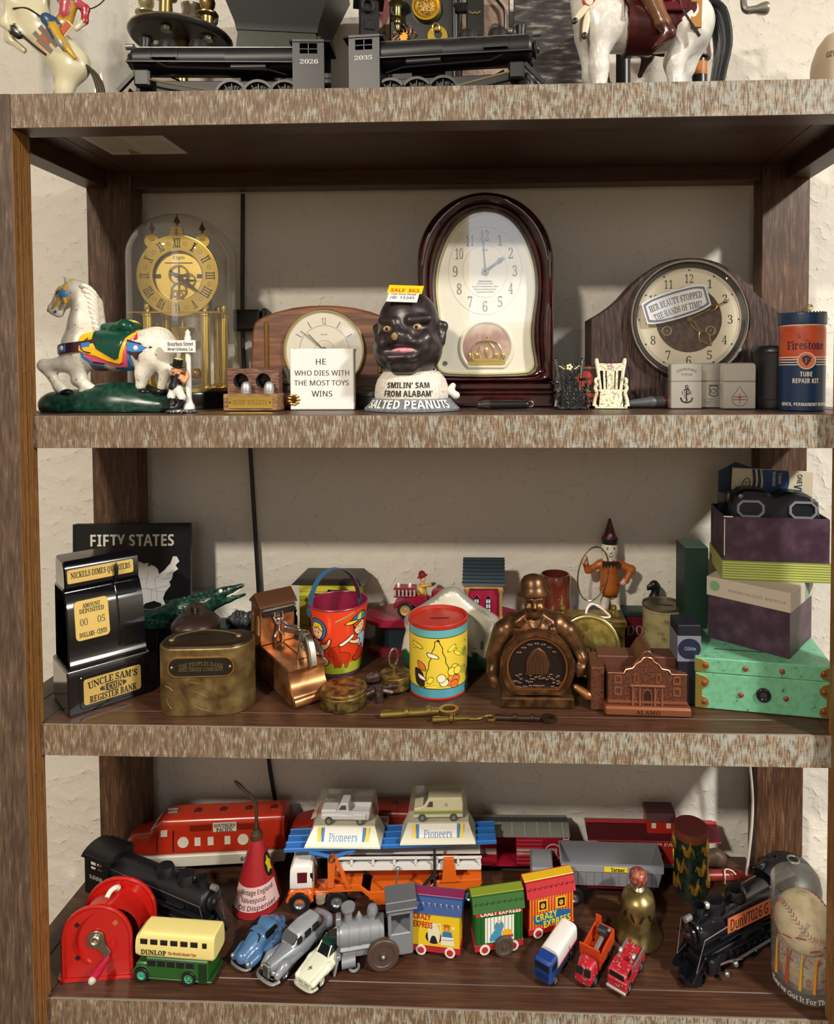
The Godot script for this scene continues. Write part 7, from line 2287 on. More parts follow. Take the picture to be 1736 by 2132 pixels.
# Toy steam engine, nose towards +x; l: length in millimetres.
func steam_engine(t: Node3D,l: float,num: String,o: Dictionary) -> void:
	var m: Material=o.get("m",mt("121317",0.42))
	var g: float=o.get("gear",1.0)
	var rail:=mt(o.get("rail","6a6a6c"),0.35,0.6)
	var r: float=o.get("r",17.0)
	var ax: float=o.get("axis",58.0)
	var x0:=-l/2
	var x1:=l/2
	var cab: float=o.get("cab",l*0.2)
	var top:=ax+r
	var bl:=x1 - 12.0
	var b:=nb().at(mm(0,ax,0),V(0,0,-90))
	b.lathe(pl([0,bl+4,r*0.45,bl+4,r*0.5,bl+2,r*0.85,bl+1,r*0.98,bl - 2,r,bl - 4,r,0,r*1.04,-2,r*1.08,x0+cab,r*1.0,x0+cab - 4,0,x0+cab - 4]),28)
	var bo:=part(t,"boiler",b,m)
	for x in [bl - 26.0,bl - 60.0,x0+cab+40.0]:
		part(bo,"boiler_band",nb().at(mm(0,ax,0),V(0,0,-90)).lathe(pl([r*1.0,x - 1.2,r*1.045,x - 0.8,r*1.045,x+0.8,r*1.0,x+1.2]),28),m)
	part(bo,"smokebox_door",nb().at(mm(bl+3.5,ax,0),V(0,0,-90)).lathe(pl([r*0.62,0,r*0.6,2.5,r*0.3,4,r*0.2,7,0,7]),20),m)
	part(bo,"headlamp",nb().rod(mm(bl+2,top+2,0),mm(bl+12,top+2,0),0.0038,-1.0,14),mt("8a8a88",0.3,0.5))
	part(bo,"chimney",nb().lathe(pl([r*0.4,top - 4,r*0.34,top+4,r*0.42,top+12,r*0.34,top+12,r*0.3,top+4]),18,mm(bl - 13,0,0)),m)
	for x in o.get("domes",[bl - 42.0,bl - 82.0]):
		part(bo,"dome",nb().lathe(pl([r*0.66,top - 5,r*0.6,top+4,r*0.5,top+9,0,top+11]),18,mm(x,0,0),1.25,1.0),m)
	part(bo,"bell",nb().ball(mm(bl - 27,top+6,0),0.0045,10,8),mt(o.get("bell","2a2a2c"),0.3,0.6))
	# cab: side sheets with a window opening, front and roof
	var ch:=top+2.0
	var cx:=x0+cab/2
	var wy:=ax+7.0
	for s in [-1.0,1.0]:
		var sh:=nb()
		for q in [[x0+2,26.0,x0+cab,wy - 6],[x0+2,wy+7,x0+cab,ch],[x0+2,wy - 6,x0+cab*0.25,wy+7],[x0+cab*0.78,wy - 6,x0+cab,wy+7]]:
			sh.box(mm(q[2] - q[0],q[3] - q[1],2.4),mm((q[0]+q[2])/2,(q[1]+q[3])/2,s*21.5))
		var cs:=part(t,"cab_side",sh,m)
		part(cs,"window_bar",nb().box(mm(1.2,13,1.6),mm(x0+cab*0.52,wy,s*21.5)).box(mm(cab*0.53,1.0,1.6),mm(x0+cab*0.52,wy,s*21.5)),m)
		words(t,num,cab*0.00055,0.0056,mm(cx,wy - 16,s*22.9),V(0,0 if s > 0 else 180,0),mt("c9c9c6",0.5),"serifbold")
	part(t,"cab_front",nb().box(mm(2,ch - 28,42),mm(x0+cab - 2,(ch+28)/2,0)),m)
	var rf:=PackedVector2Array()
	for i in 9:
		var a: float=lerpf(PI*0.86,PI*0.14,i/8.0)
		rf.append(Vector2(cos(a)*26,ch - 11+sin(a)*17))
	part(t,"cab_roof",nb().at(mm(x0 - 5,0,0),V(0,90,0)).ext(Array(rf).map(func(v): return v*0.001),(cab+9.0)*0.001),m)
	# running boards, handrails and pipes
	for s in [-1.0,1.0]:
		part(t,"running_board",nb().box(mm(bl - x0 - cab+4,2.2,7),mm((bl+x0+cab)/2,ax - r*0.55,s*19.5),0.0004).box(mm(30,2.2,7),mm(bl - 44,ax - r*0.2,s*19.5),0.0004),m)
		var hr:=p3([x0+cab,ax+r*0.75,s*r*0.82,bl - 8,ax+r*0.7,s*r*0.82])
		if o.has("loop"):
			hr=p3([x0+cab,ax+r*0.45,s*r*0.98,bl - 2,ax+r*0.2,s*r*1.02,x1 - 1,14,s*16])
		part(t,"handrail",nb().tube(hr,0.0007,5),rail)
		part(t,"air_tank",nb().rod(mm(x0+cab+34,ax - r*0.55 - 6,s*19),mm(x0+cab+78,ax - r*0.55 - 6,s*19),0.0045,-1.0,12),m)
		part(t,"pipe",nb().tube(p3([x0+cab+8,30*g,s*22,x0+cab+30,34*g,s*22,bl - 50,36*g,s*22,bl - 36,40*g,s*22]),0.0012,6),m)
		part(t,"cylinder",nb().box(mm(20,22,10),mm(bl - 18,27*g,s*20),0.0025),m)
		part(t,"pilot_strut",nb().at(mm(bl+4,26*g,s*15),V(0,0,-46)).box(mm(34,5,5)),m)
		var wx: Array=o.get("wheels",[x0+cab+12,x0+cab+46,x0+cab+80])
		for x in wx:
			spoked(t,o.get("wheel",0.0165),0.005,12,mm(x,o.get("wheel",0.0165)*1000.0,s*15),m)
		part(t,"side_rod",nb().box(mm(wx[-1] - wx[0],3.4,1.4),mm((wx[0]+wx[-1])/2,14*g,s*19.5)),rail)
		part(t,"main_rod",nb().tube(p3([wx[-1] - 4,14*g,s*21,bl - 40,24*g,s*23,bl - 26,26*g,s*23]),0.0014,6),mt(o.get("rod","8a8274"),0.35,0.7))
		for x in [x0+18.0,x1 - 16.0]:
			spoked(t,0.0085,0.004,8,mm(x,8.5,s*12),m)
	part(t,"chassis",nb().box(mm(l - 26,18,24),mm(-4,22*g,0),0.001),mt("0d0e10",0.5))
	part(t,"pilot",nb().at(O3).loft([PackedVector3Array(p3([bl,20*g,-18,bl,20*g,18,bl,4,18,bl,4,-18])),PackedVector3Array(p3([x1+2,12*g,-7,x1+2,12*g,7,x1+6,3,7,x1+6,3,-7]))]),m)


func make_engine_1666() -> void:
	var t:=thing("toy_locomotive","black steam engine numbered 1666 angled behind the red string winder","toy train",V(-0.502,FOUR,-0.12),-20.0,"black toy steam engines")
	steam_engine(t,232.0,"1666",{"r": 18.0,"axis": 62.0,"loop": true,"cab": 48.0})
	var x:=thing("toy_locomotive","black wind up engine with an orange tape label and no wheels showing","toy train",V(0.318,FOUR,-0.092),-150.0,"black toy steam engines")
	steam_engine(x,188.0,"999",{"r": 20.0,"axis": 62.0,"loop": true,"cab": 30.0,"m": mt("0d1016",0.14,0.0,0.5),"rail": "9a9a9c","bell": "c9c9c9","wheel": 0.014})
	var tape:=part(x,"tape_label",nb().box(mm(82,20,0.8),O3),mt("b5623a",0.45))
	tape.position=mm(-2,66,-20.9)
	tape.rotation_degrees=V(-2,180,-3)
	words(tape,"DunVT026 G",0.072,0.014,mm(0,0,0.5),O3,mt("1c1210",0.5),"sans")
	for q in [[30,19],[46,12]]:
		part(x,"axle_nut",nb().ball(mm(q[0],q[1],-26),0.0042,12,8),mt("a9a9a8",0.2,0.9))


func diesel(t: Node3D,l: float,num: String,col: String) -> void:
	var red:=mt(col,0.28,0.0,0.3)
	var h:=l/2
	part(t,"body",hull([[-h,25,34,92,6,0.86],[h - 62,25,34,92,6,0.86],[h - 58,25,34,90,6,0.84],[h - 44,25,34,74,5,0.8],[h - 38,25,34,71,4,0.8],[h - 14,22,34,66,3,0.8],[h - 4,16,34,58,2.6,0.8],[h,8,36,50,2.2,0.8]]),red,30.0)
	part(t,"skirt",hull([[-h,25.2,17,37,8],[h - 40,25.2,17,37,8],[h - 16,22,17,37,4],[h - 2,12,19,37,2.6]]),mt("b9b5a6",0.4),30.0)
	for q in [-h+40,h - 70]:
		var tr:=part(t,"truck",nb().box(mm(36,12,52),mm(0,14,q),0.003),mt("a9a598",0.45))
		for x in [-1.0,1.0]:
			for z in [-14.0,14.0]:
				part(tr,"wheel",nb().rod(mm(x*12,9,q+z),mm(x*17,9,q+z),0.009,-1.0,16),mt("26262a",0.4))
	for s in [-1.0,1.0]:
		var tn:=V(0,90*s,0)
		for z in [-62.0,30.0]:
			part(t,"porthole",nb().at(mm(s*24.6,58,z),tn).ext(circle(0.0085,22),0.001),mt("ddd6c2",0.35))
		for z in [-38.0,-12.0,8.0]:
			part(t,"side_window",nb().at(mm(s*24.6,58,z),tn).box(mm(9,13,1.6)),mt("ddd6c2",0.35))
		for z in [-6.0,-80.0]:
			part(t,"vent_panel",nb().at(mm(s*24,79 - (0.0 if z > -50 else 1.0),z+10),tn).box(mm(32,9,1.2)),mt("7d1a10",0.45))
		part(t,"cab_window",nb().at(mm(s*24.0,73,h - 66),tn).box(mm(10,9,2.4)),mt("ddd6c2",0.3))
		part(t,"windscreen",nb().at(mm(s*11,78,h - 47.5),V(-58,0,s*4)).box(mm(17,11,1.6),O3,0.001),mt("cfc8b8",0.3))
		for z in [h - 80.0,h - 56.0]:
			part(t,"grab_iron",nb().tube(p3([s*25.6,44,z,s*26.4,60,z,s*25.2,78,z]),0.0006,5),mt("33201c",0.4))
		var lb:=part(t,"name_label",nb().at(mm(s*24.4,79,-34),tn).box(mm(36,14,1.4)),mt("d9d2be",0.5))
		words(lb,"SOUTHERN",0.033,0.0055,mm(s*25.4,82,-34),tn,mt("241f1a",0.5),"serifbold")
		words(lb,"PACIFIC",0.026,0.0055,mm(s*25.4,75.4,-34),tn,mt("241f1a",0.5),"serifbold")
		words(t,num,0.02,0.007,mm(s*25.6,27,-68),tn,mt("33302a",0.5),"sansbold")
	for z in [-h+20,-h+60,-h+100,-h+140]:
		part(t,"roof_vent",nb().at(mm(0,91.4,z)).lathe(pl([7,0,6,1.2,0,1.2]),18),mt("5a1410",0.5))
	part(t,"roof_horn",nb().rod(mm(-4,93.5,h - 78),mm(-4,93.5,h - 62),0.0018,0.0026,8).rod(mm(4,93.5,h - 80),mm(4,93.5,h - 66),0.0018,0.0026,8),mt("9a9890",0.3,0.7))


func make_trains() -> void:
	var a:=thing("toy_diesel","bright red diesel locomotive numbered 6000 with pale portholes","toy train",V(-0.472,FOUR,-0.228),-84.0,"red toy diesels")
	diesel(a,250.0,"6000","b8301a")
	var b:=thing("toy_diesel","dull red diesel locomotive hidden behind the blue ramp","toy train",V(-0.232,FOUR,-0.253),-90.0,"red toy diesels")
	diesel(b,236.0,"6001","7d1c12")
	var c:=thing("toy_boxcar","red boxcar with open door and grey ribbed roof","toy train",V(0.006,FOUR,-0.24),1.0)
	var red:=mt("8d1428",0.32)
	part(c,"body",nb().box(mm(84,48,46),mm(-56,42,0),0.0008).box(mm(84,48,46),mm(58,42,0),0.0008).box(mm(40,48,3),mm(0,42,-21)).box(mm(40,4,46),mm(0,20,0)),red)
	part(c,"roof",nb().at(mm(-100,0,0),V(0,90,0)).ext(pl([-25,66,25,66,25,68,0,76,-25,68]),0.2),mt("7f7f78",0.4))
	for i in 10:
		for s in [-1.0,1.0]:
			part(c,"roof_rib",nb().at(mm(-90+i*20,71.6,s*12.5),V(s*17.7,0,0)).box(mm(1.6,1.6,25)),mt("95958d",0.4))
	part(c,"roof_walk",nb().box(mm(198,1.6,8),mm(0,77.6,0)),mt("3a3a38",0.5))
	part(c,"stripe",nb().box(mm(82,9,46.6),mm(58,42,0)).box(mm(82,9,46.6),mm(-56,42,0)),mt("a9a397",0.4))
	for i in 7:
		part(c,"door_rib",nb().box(mm(40,2,47.6),mm(37,24+i*6,0)),mt("b53a48",0.35))
	part(c,"emblem",nb().ext(circle(0.013,28),0.0006,mm(74,42,23.2)),mt("c9bfb4",0.4))
	part(c,"emblem_field",nb().ext(circle(0.0118,28),0.0008,mm(74,42,23.3)),mt("8d1428",0.4))
	words(c,"PRR",0.013,0.012,mm(74,42,24.2),O3,mt("c9bfb4",0.4),"serifbold")
	words(c,"PACEMAKER",0.05,0.009,mm(-56,42,23.5),O3,mt("2a2220",0.5),"serifbold")
	for s in [-1.0,1.0]:
		part(c,"ladder",nb().box(mm(1,48,1),mm(90,42,24.5)).box(mm(1,48,1),mm(98,42,24.5)),mt("d9c9c4",0.4)).rotation_degrees.y=0.0 if s > 0 else 180.0
	for i in 8:
		part(c,"rung",nb().box(mm(8,0.9,1),mm(94,21+i*6,24.5)),mt("d9c9c4",0.4))
	for x in [-66.0,66.0]:
		part(c,"truck",nb().box(mm(34,10,40),mm(x,12,0),0.002),mt("16161a",0.5))
		for w in [-10.0,10.0]:
			wheel(c,0.0085,0.004,mm(x+w,8.5,18),mt("1a1a1e",0.4),mt("333338",0.4))
	var d:=thing("toy_caboose","red caboose with dark roof and a rooftop lookout","toy train",V(0.238,FOUR,-0.245),0.0)
	var cr:=mt("a3241c",0.3)
	part(d,"body",nb().box(mm(168,40,40),mm(0,40,0),0.0008),cr)
	part(d,"grey_sill",nb().box(mm(170,7,41),mm(0,18,0),0.0008),mt("77756e",0.4))
	part(d,"roof",nb().at(mm(-103,0,0),V(0,90,0)).ext(pl([-25,60,25,60,25,62,0,74,-25,62]),0.206),mt("45121a",0.35))
	part(d,"roof_edge",nb().box(mm(206,1.6,1.2),mm(0,60.8,25)).box(mm(206,1.6,6),mm(0,75,0)),mt("a83038",0.35))
	part(d,"lookout",nb().box(mm(42,24,30),mm(12,78,0),0.0008),cr)
	part(d,"lookout_roof",nb().at(mm(-10,0,0),V(0,90,0)).ext(pl([-19,88,19,88,14,98,-14,98]),0.045),mt("3d1218",0.35))
	for x in [1.0,24.0]:
		part(d,"lookout_window",nb().box(mm(7,8,1),mm(x,79,15)),mt("cfc6b4",0.4))
	for x in [-66.0,-48.0]:
		part(d,"side_window",nb().box(mm(13,11,1),mm(x,41,20)),mt("1a0d0c",0.5))
	words(d,"SOUTHERN PACIFIC",0.1,0.006,mm(6,53,20.2),O3,mt("d9c9b4",0.5),"serif")
	part(d,"emblem",nb().ring(circle(0.0095,24),circle(0.007,24),0.0008,mm(8,36,19.8)),mt("1c1512",0.5))
	words(d,"SP",0.008,0.006,mm(8,36,20.2),O3,mt("d9c9b4",0.5),"serifbold")
	for x in [-56.0,56.0]:
		part(d,"truck",nb().box(mm(32,14,34),mm(x,8,0),0.002),mt("16161a",0.5))


func make_winder_and_bus() -> void:
	var t:=thing("string_winder","red metal string winder with crank handle and white string","winder",V(-0.533,FOUR,-0.05),6.0)
	var red:=mt("b21a14",0.22,0.0,0.4)
	part(t,"base",nb().at(V(0,0.0015,0),V(90,0,0)).ext(rrect(0.104,0.052,0.01),0.003,V(0,0,-0.0015)),red)
	var arch:=[]
	for i in 17:
		var a: float=PI*i/16.0
		arch.append(Vector2(cos(a)*0.043,0.054+sin(a)*0.043))
	var plate: Array = pl([-43,3])+(func(): var r = arch.duplicate(); r.reverse(); return r).call()+pl([43,3])
	for q in [[0.02,1.0],[-0.02,1.06]]:
		part(t,"end_plate",nb().ext(plate.map(func(v): return v*Vector2(q[1],q[1])),0.003,V(0.012 if q[1] > 1.0 else 0.0,0,q[0]),0.001),red)
		part(t,"plate_flange",nb().tube(plate.map(func(v): return V(v.x*q[1]+(0.012 if q[1] > 1.0 else 0.0),v.y*q[1],q[0]+0.002)),0.0026,6),red)
	part(t,"drum",nb().at(V(0.005,0.054,-0.022),V(90,10,0)).lathe([Vector2(0.038,0),Vector2(0.038,0.044)],32),red)
	part(t,"string",nb().tube(smoothed(p3([6,95,6,8,99,0,12,99,-6,14,95,-10]),4,false),0.0032,8),mt("e2dccb",0.8))
	for q in [[-0.024,0.074],[0.024,0.074],[-0.024,0.03]]:
		part(t,"square_hole",nb().at(V(q[0],q[1],0.0232),V(0,0,45)).box(V(0.0055,0.0055,0.0008)),mt("2a0806" if q[0] < 0 else "a8683c",0.6))
	var k:=part(t,"crank",nb().ext(smoothed(pl([-11,52,-9,62,0,66,9,62,11,52,14,44,19,36,12,28,8,36,2,42,-8,45]),3),0.0018,V(0,0,0.024),0.0004),mt("87806f",0.35,0.8))
	part(k,"crank_boss",nb().ring(circle(0.0065,20,Vector2(0,0.055)),circle(0.0032,20,Vector2(0,0.055)),0.004,V(0,0,0.025),0.3),mt("b5b0a2",0.3,0.9))
	part(k,"knob",nb().at(V(0.0155,0.03,0.0255),V(98,0,14)).lathe(pl([0,0,3,0,4.2,4,3.6,8,5.2,14,5.6,22,4.6,28,0,28]),16),mt("a8183a",0.35))
	part(k,"knob_end",nb().at(V(0.0088,0.0255,0.053)).ball(O3,0.0048,14,10),mt("b9b2a4",0.4))
	var b:=thing("toy_double_decker","cream and green toy double decker bus lettered DUNLOP","toy bus",V(-0.425,FOUR,-0.038),-3.0)
	var cr:=mt("e3d487",0.35)
	var gr:=mt("24551f",0.35)
	var dk:=mt("17191a",0.4)
	part(b,"upper_deck",hull([[-54,15,34,64,6,0.9],[-52,16.5,33,66,6,0.9],[46,16.5,33,66,6,0.9],[52,16,34,60,5,0.9]],24),cr,30.0).rotation_degrees.y=-90.0
	part(b,"lower_deck",nb().box(mm(84,26,32),mm(4,20.5,0),0.0012),gr)
	part(b,"bonnet",nb().box(mm(19,14,18),mm(-46,15,4),0.003).box(mm(16,22,15),mm(-46,20,-8),0.001),gr)
	part(b,"sill",nb().box(mm(86,3,33),mm(8,6,0),0.0006),mt("1c451a",0.35))
	for i in 6:
		part(b,"upper_window",nb().box(mm(9.6,7,1),mm(-40+i*13.6,55,16.1),0.0003),dk)
	part(b,"upper_window",nb().box(mm(6,7,1),mm(42,54.5,16.0),0.0003),dk)
	for i in 5:
		part(b,"lower_window",nb().box(mm(10.5,8.5,1),mm(-30+i*13,27,16.1),0.0003),dk)
	part(b,"rear_entrance",nb().box(mm(11,24,1),mm(39,18,16.1)),mt("0f2a10",0.5))
	part(b,"rear_window",nb().box(mm(1,10,16),mm(53.2,54,0)),dk)
	words(b,"DUNLOP",0.034,0.0062,mm(-27,41.5,16.7),O3,mt("211d18",0.5),"serifbold")
	words(b,"The World's Master Tyre",0.038,0.005,mm(12,41.5,16.7),O3,mt("a8622c",0.5),"serif")
	for s in [-1.0,1.0]:
		for x in [-44.0,20.0]:
			wheel(b,0.0098,0.006,mm(x,9.8,s*14.5),mt("19191b",0.4),mt("3f9a74",0.4),0.0 if s > 0 else 180.0,"wheel",0.62)
			part(b,"mudguard",nb().at(mm(x,10,s*15)).tube(arc(0.0118,0.1,PI - 0.1,10),0.0016,6),gr)


func make_oil_can() -> void:
	var t:=thing("oil_can","red conical oil can with bent spout and handwritten label","oil can",V(-0.3665,FOUR,-0.158),14.0)
	var red:=mt("962228",0.25,0.0,0.4)
	part(t,"cone",nb().lathe(pl([0,0,34,0,35.5,2,35,6,34,12,13,84,8,97,7,100,0,100]),40),red)
	part(t,"collar",nb().lathe(pl([7.5,97,9,99,9,106,6,108,5,112,3.5,112]),20),mt("6a4f3a",0.4,0.6))
	part(t,"spout",nb().tube(smoothed(p3([0,108,0,0,140,0,-1,152,0,-8,164,0,-22,180,0,-27,186,0]),5,false),0.0026,8).rod(mm(-22,180,0),mm(-30,189.5,0),0.0034,0.0014,10),mt("6f6252",0.35,0.7))
	var r_ := func(y: float) -> float: return 0.034 - (y - 0.012)*21.0/72.0
	var wrapc := func(y0: float,a0: float) -> Callable:
		return func(v: Vector3) -> Vector3:
			var y:=y0+v.y
			var rr: float=r_.call(y)+v.z+0.0006
			return V(sin(a0+v.x/0.03)*rr,v.y,cos(a0+v.x/0.03)*rr)
	var lb:=nb()
	var rows:=[]
	for j in 5:
		var row:=PackedVector3Array()
		for i in 13:
			var y:=0.012+j*0.0075
			var a: float=lerpf(-1.25,1.25,i/12.0)
			row.append(V(sin(a),0,cos(a))*(r_.call(y)+0.0005)+V(0,y,0))
		rows.append(row)
	part(t,"paper_label",lb.grid(rows),mt("c9a8a6",0.6))
	for i in 3:
		words(t,["Vintage England","Valvespout","Oil Dispenser"][i],[0.052,0.036,0.052][i],0.008,V(0,0.035 - i*0.0095,0),O3,mt("1f1a1c",0.5),"sans",wrapc.call(0.035 - i*0.0095,[0.1,-0.1,0.1][i]))
	var em:=nb().ext(circle(0.0115,28,Vector2(0,0),0.0165),0.0006)
	var eb:=wrapc.call(0.064,1.05)
	for i in em.p.size():
		em.p[i]=eb.call(em.p[i])+V(0,0.064,0)
	part(t,"black_badge",em,mt("15140f",0.4))
	var st := nb().ext([0,1,2,3,4,5,6,7,8,9].map(func(i): return Vector2(sin(TAU*i/10.0),cos(TAU*i/10.0)*1.4)*(0.0085 if i % 2 == 0 else 0.005)),0.0014)
	for i in st.p.size():
		st.p[i]=eb.call(st.p[i])+V(0,0.064,0)
	part(t,"yellow_emblem",st,mt("c9a81e",0.45))


func car_wheels(t: Node3D,q: Array,r: float,tyre: Material,hub: Material) -> void:
	for w in q:
		for s in [-1.0,1.0]:
			wheel(t,r,r*0.6,mm(s*w[0],r*1000.0,w[1]),tyre,hub,90.0*s,"wheel",0.6)


func make_cars() -> void:
	var tyre:=mt("17171a",0.45)
	var steel:=mt("b9bcbf",0.25,0.8)
	var dk:=mt("14161a",0.25)
	var c:=Color.WHITE
	var v:=thing("toy_car","small blue beetle shaped toy car at the left of three cars","toy car",V(-0.332,FOUR,-0.077),-27.0,"toy cars parked side by side")
	v.scale=V(0.9,0.9,0.9)
	var blue:=mt("476c94",0.25,0.0,0.4)
	part(v,"body",nb().flesh(bones([[0,17,34,0,19,10,10,14],[0,19,10,0,20,-24,15,14],[0,18,-24,0,14,-40,13,9],[-8,27,4,8,27,4,9,9],[-8,28,-14,8,28,-14,10,10],[-15,12,34,-16,13,20,6,8],[15,12,34,16,13,20,6,8],[-16,13,-20,-14,12,-34,9,7],[16,13,-20,14,12,-34,9,7],[-17,8,14,-17,8,-14,4,4],[17,8,14,17,8,-14,4,4]],c),0.0016,0.005),blue,60.0)
	part(v,"windscreen",nb().at(mm(0,30.5,13),V(-42,0,0)).ext(rrect(0.024,0.012,0.004),0.002,V(0,0,-0.0008)),dk)
	for s in [-1.0,1.0]:
		part(v,"side_window",nb().at(mm(s*15.2,31,-6),V(0,90*s,0)).ext(rrect(0.022,0.009,0.003),0.003,V(0,0,-0.0005)),dk)
		part(v,"headlamp",nb().ball(mm(s*16,15.5,39),0.0035,12,8),steel)
		part(v,"bonnet_ridge",nb().tube(smoothed(p3([s*4,24,34,s*6,28.6,24,s*9,33,12]),3,false),0.0007,5),blue)
	part(v,"bumper",nb().tube(smoothed(p3([-19,8,36,-12,8,43,12,8,43,19,8,36]),4,false),0.0018,6),steel)
	car_wheels(v,[[15.5,27],[15.5,-27]],0.0085,tyre,steel)
	var r:=thing("toy_car","silver grey toy limousine with tall chrome grille in the middle of three cars","toy car",V(-0.279,FOUR,-0.072),-31.0,"toy cars parked side by side")
	r.scale=V(0.9,0.9,0.9)
	var grey:=mt("868c93",0.28,0.2,0.4)
	part(r,"body",hull([[-62,12,12,24,3],[-54,19,8,30,3],[-30,20,7,31,3.4],[8,20,7,31,3.4],[20,16,8,31,3,0.8],[50,9,10,28,3,0.8],[56,7,10,27,4]]),grey,40.0)
	part(r,"roof",hull([[-42,12,26,30,2.6],[-34,15.5,28,43,3,0.82],[-10,16.5,28,46,3,0.82],[8,15.5,28,44.5,3,0.82],[20,13,28,31,2.6]]),mt("9fa3a8",0.28,0.2,0.4),40.0)
	for s in [-1.0,1.0]:
		part(r,"front_wing",nb().flesh(bones([[s*15,14,50,s*15.5,19,38,6,7.5],[s*15.5,19,38,s*17,16,8,7,4]],c),0.0018,0.004),grey,60.0)
		for q in [[10,9],[-6,12],[-21,12]]:
			part(r,"side_window",nb().at(mm(s*16.2,36,q[0]),V(0,90*s,0)).ext(rrect(q[1]*0.001,0.0085,0.002),0.002,V(0,0,-0.001)),dk)
		part(r,"headlamp",nb().ball(mm(s*11.5,19,55),0.0036,12,8),steel)
	part(r,"windscreen",nb().at(mm(0,37.5,15.2),V(-42,0,0)).ext(rrect(0.026,0.013,0.003),0.002,V(0,0,-0.0008)),mt("4a4d52",0.2))
	part(r,"bonnet_ridge",nb().tube(p3([0,28.4,56,0,31,40,0,31.6,21]),0.0009,6),grey)
	part(r,"grille",nb().box(mm(13,19,4),mm(0,19.5,58),0.001),mt("d9dadb",0.2,0.9))
	for i in 6:
		part(r,"grille_bar",nb().box(mm(0.8,16,1),mm(-5+i*2,19,60.2)),mt("8d8f92",0.3,0.9))
	part(r,"bumper",nb().tube(smoothed(p3([-21,9,52,-14,9,62,14,9,62,21,9,52]),4,false),0.0024,6),steel)
	car_wheels(r,[[17,40],[17,-36]],0.0095,tyre,steel)
	var s_:=thing("toy_car","cream toy coupe with dark green roof at the right of three cars","toy car",V(-0.2325,FOUR,-0.058),-29.0,"toy cars parked side by side")
	s_.scale=V(0.88,0.88,0.88)
	var crm:=mt("d8dcc6",0.26,0.0,0.4)
	part(s_,"body",hull([[-56,15,10,23,3],[-46,19,7,27,3],[-10,20,6,26,3.4],[20,20,6,26,3.2],[44,18,6,22,3],[52,15,7,18,2.8]]),crm,40.0)
	part(s_,"cabin",hull([[-30,11,24,27,2.4],[-18,14.5,24,36,2.8,0.8],[-2,14.5,24,37,2.8,0.8],[14,12,24,27,2.4]]),dk,40.0)
	part(s_,"green_roof",hull([[-24,9,33,35.4,2.6],[-16,13,33.5,38,3,0.8],[-2,13,34.5,39,3,0.8],[5,11.5,34,37,2.6]]),mt("12352c",0.3,0.0,0.3),40.0)
	for s in [-1.0,1.0]:
		part(s_,"wing",nb().flesh(bones([[s*15,15,48,s*16,18,20,5,6],[s*16,18,20,s*17,17,-10,6,5],[s*17,19,-24,s*15,20,-50,6.5,4]],c),0.0018,0.004),crm,60.0)
		part(s_,"pillar",nb().rod(mm(s*11.4,26,13.5),mm(s*9.6,36.6,4),0.0011,-1.0,6).rod(mm(s*14,27,-9),mm(s*11.6,37,-8),0.0014,-1.0,6),crm)
	part(s_,"bonnet_spear",nb().box(mm(1.4,1,7),mm(0,24.2,38)).box(mm(6,1,1.2),mm(0,24.2,38)),steel)
	part(s_,"grille",nb().box(mm(9,3,3),mm(-6,12.5,51)).box(mm(9,3,3),mm(6,12.5,51)),steel)
	part(s_,"bumper",nb().tube(smoothed(p3([-20,8,44,-14,8,54,14,8,54,20,8,44]),4,false),0.0022,6),mt("cfd2c4",0.25,0.5))
	car_wheels(s_,[[17,34],[17,-34]],0.009,tyre,mt("d0cfc4",0.3,0.3))


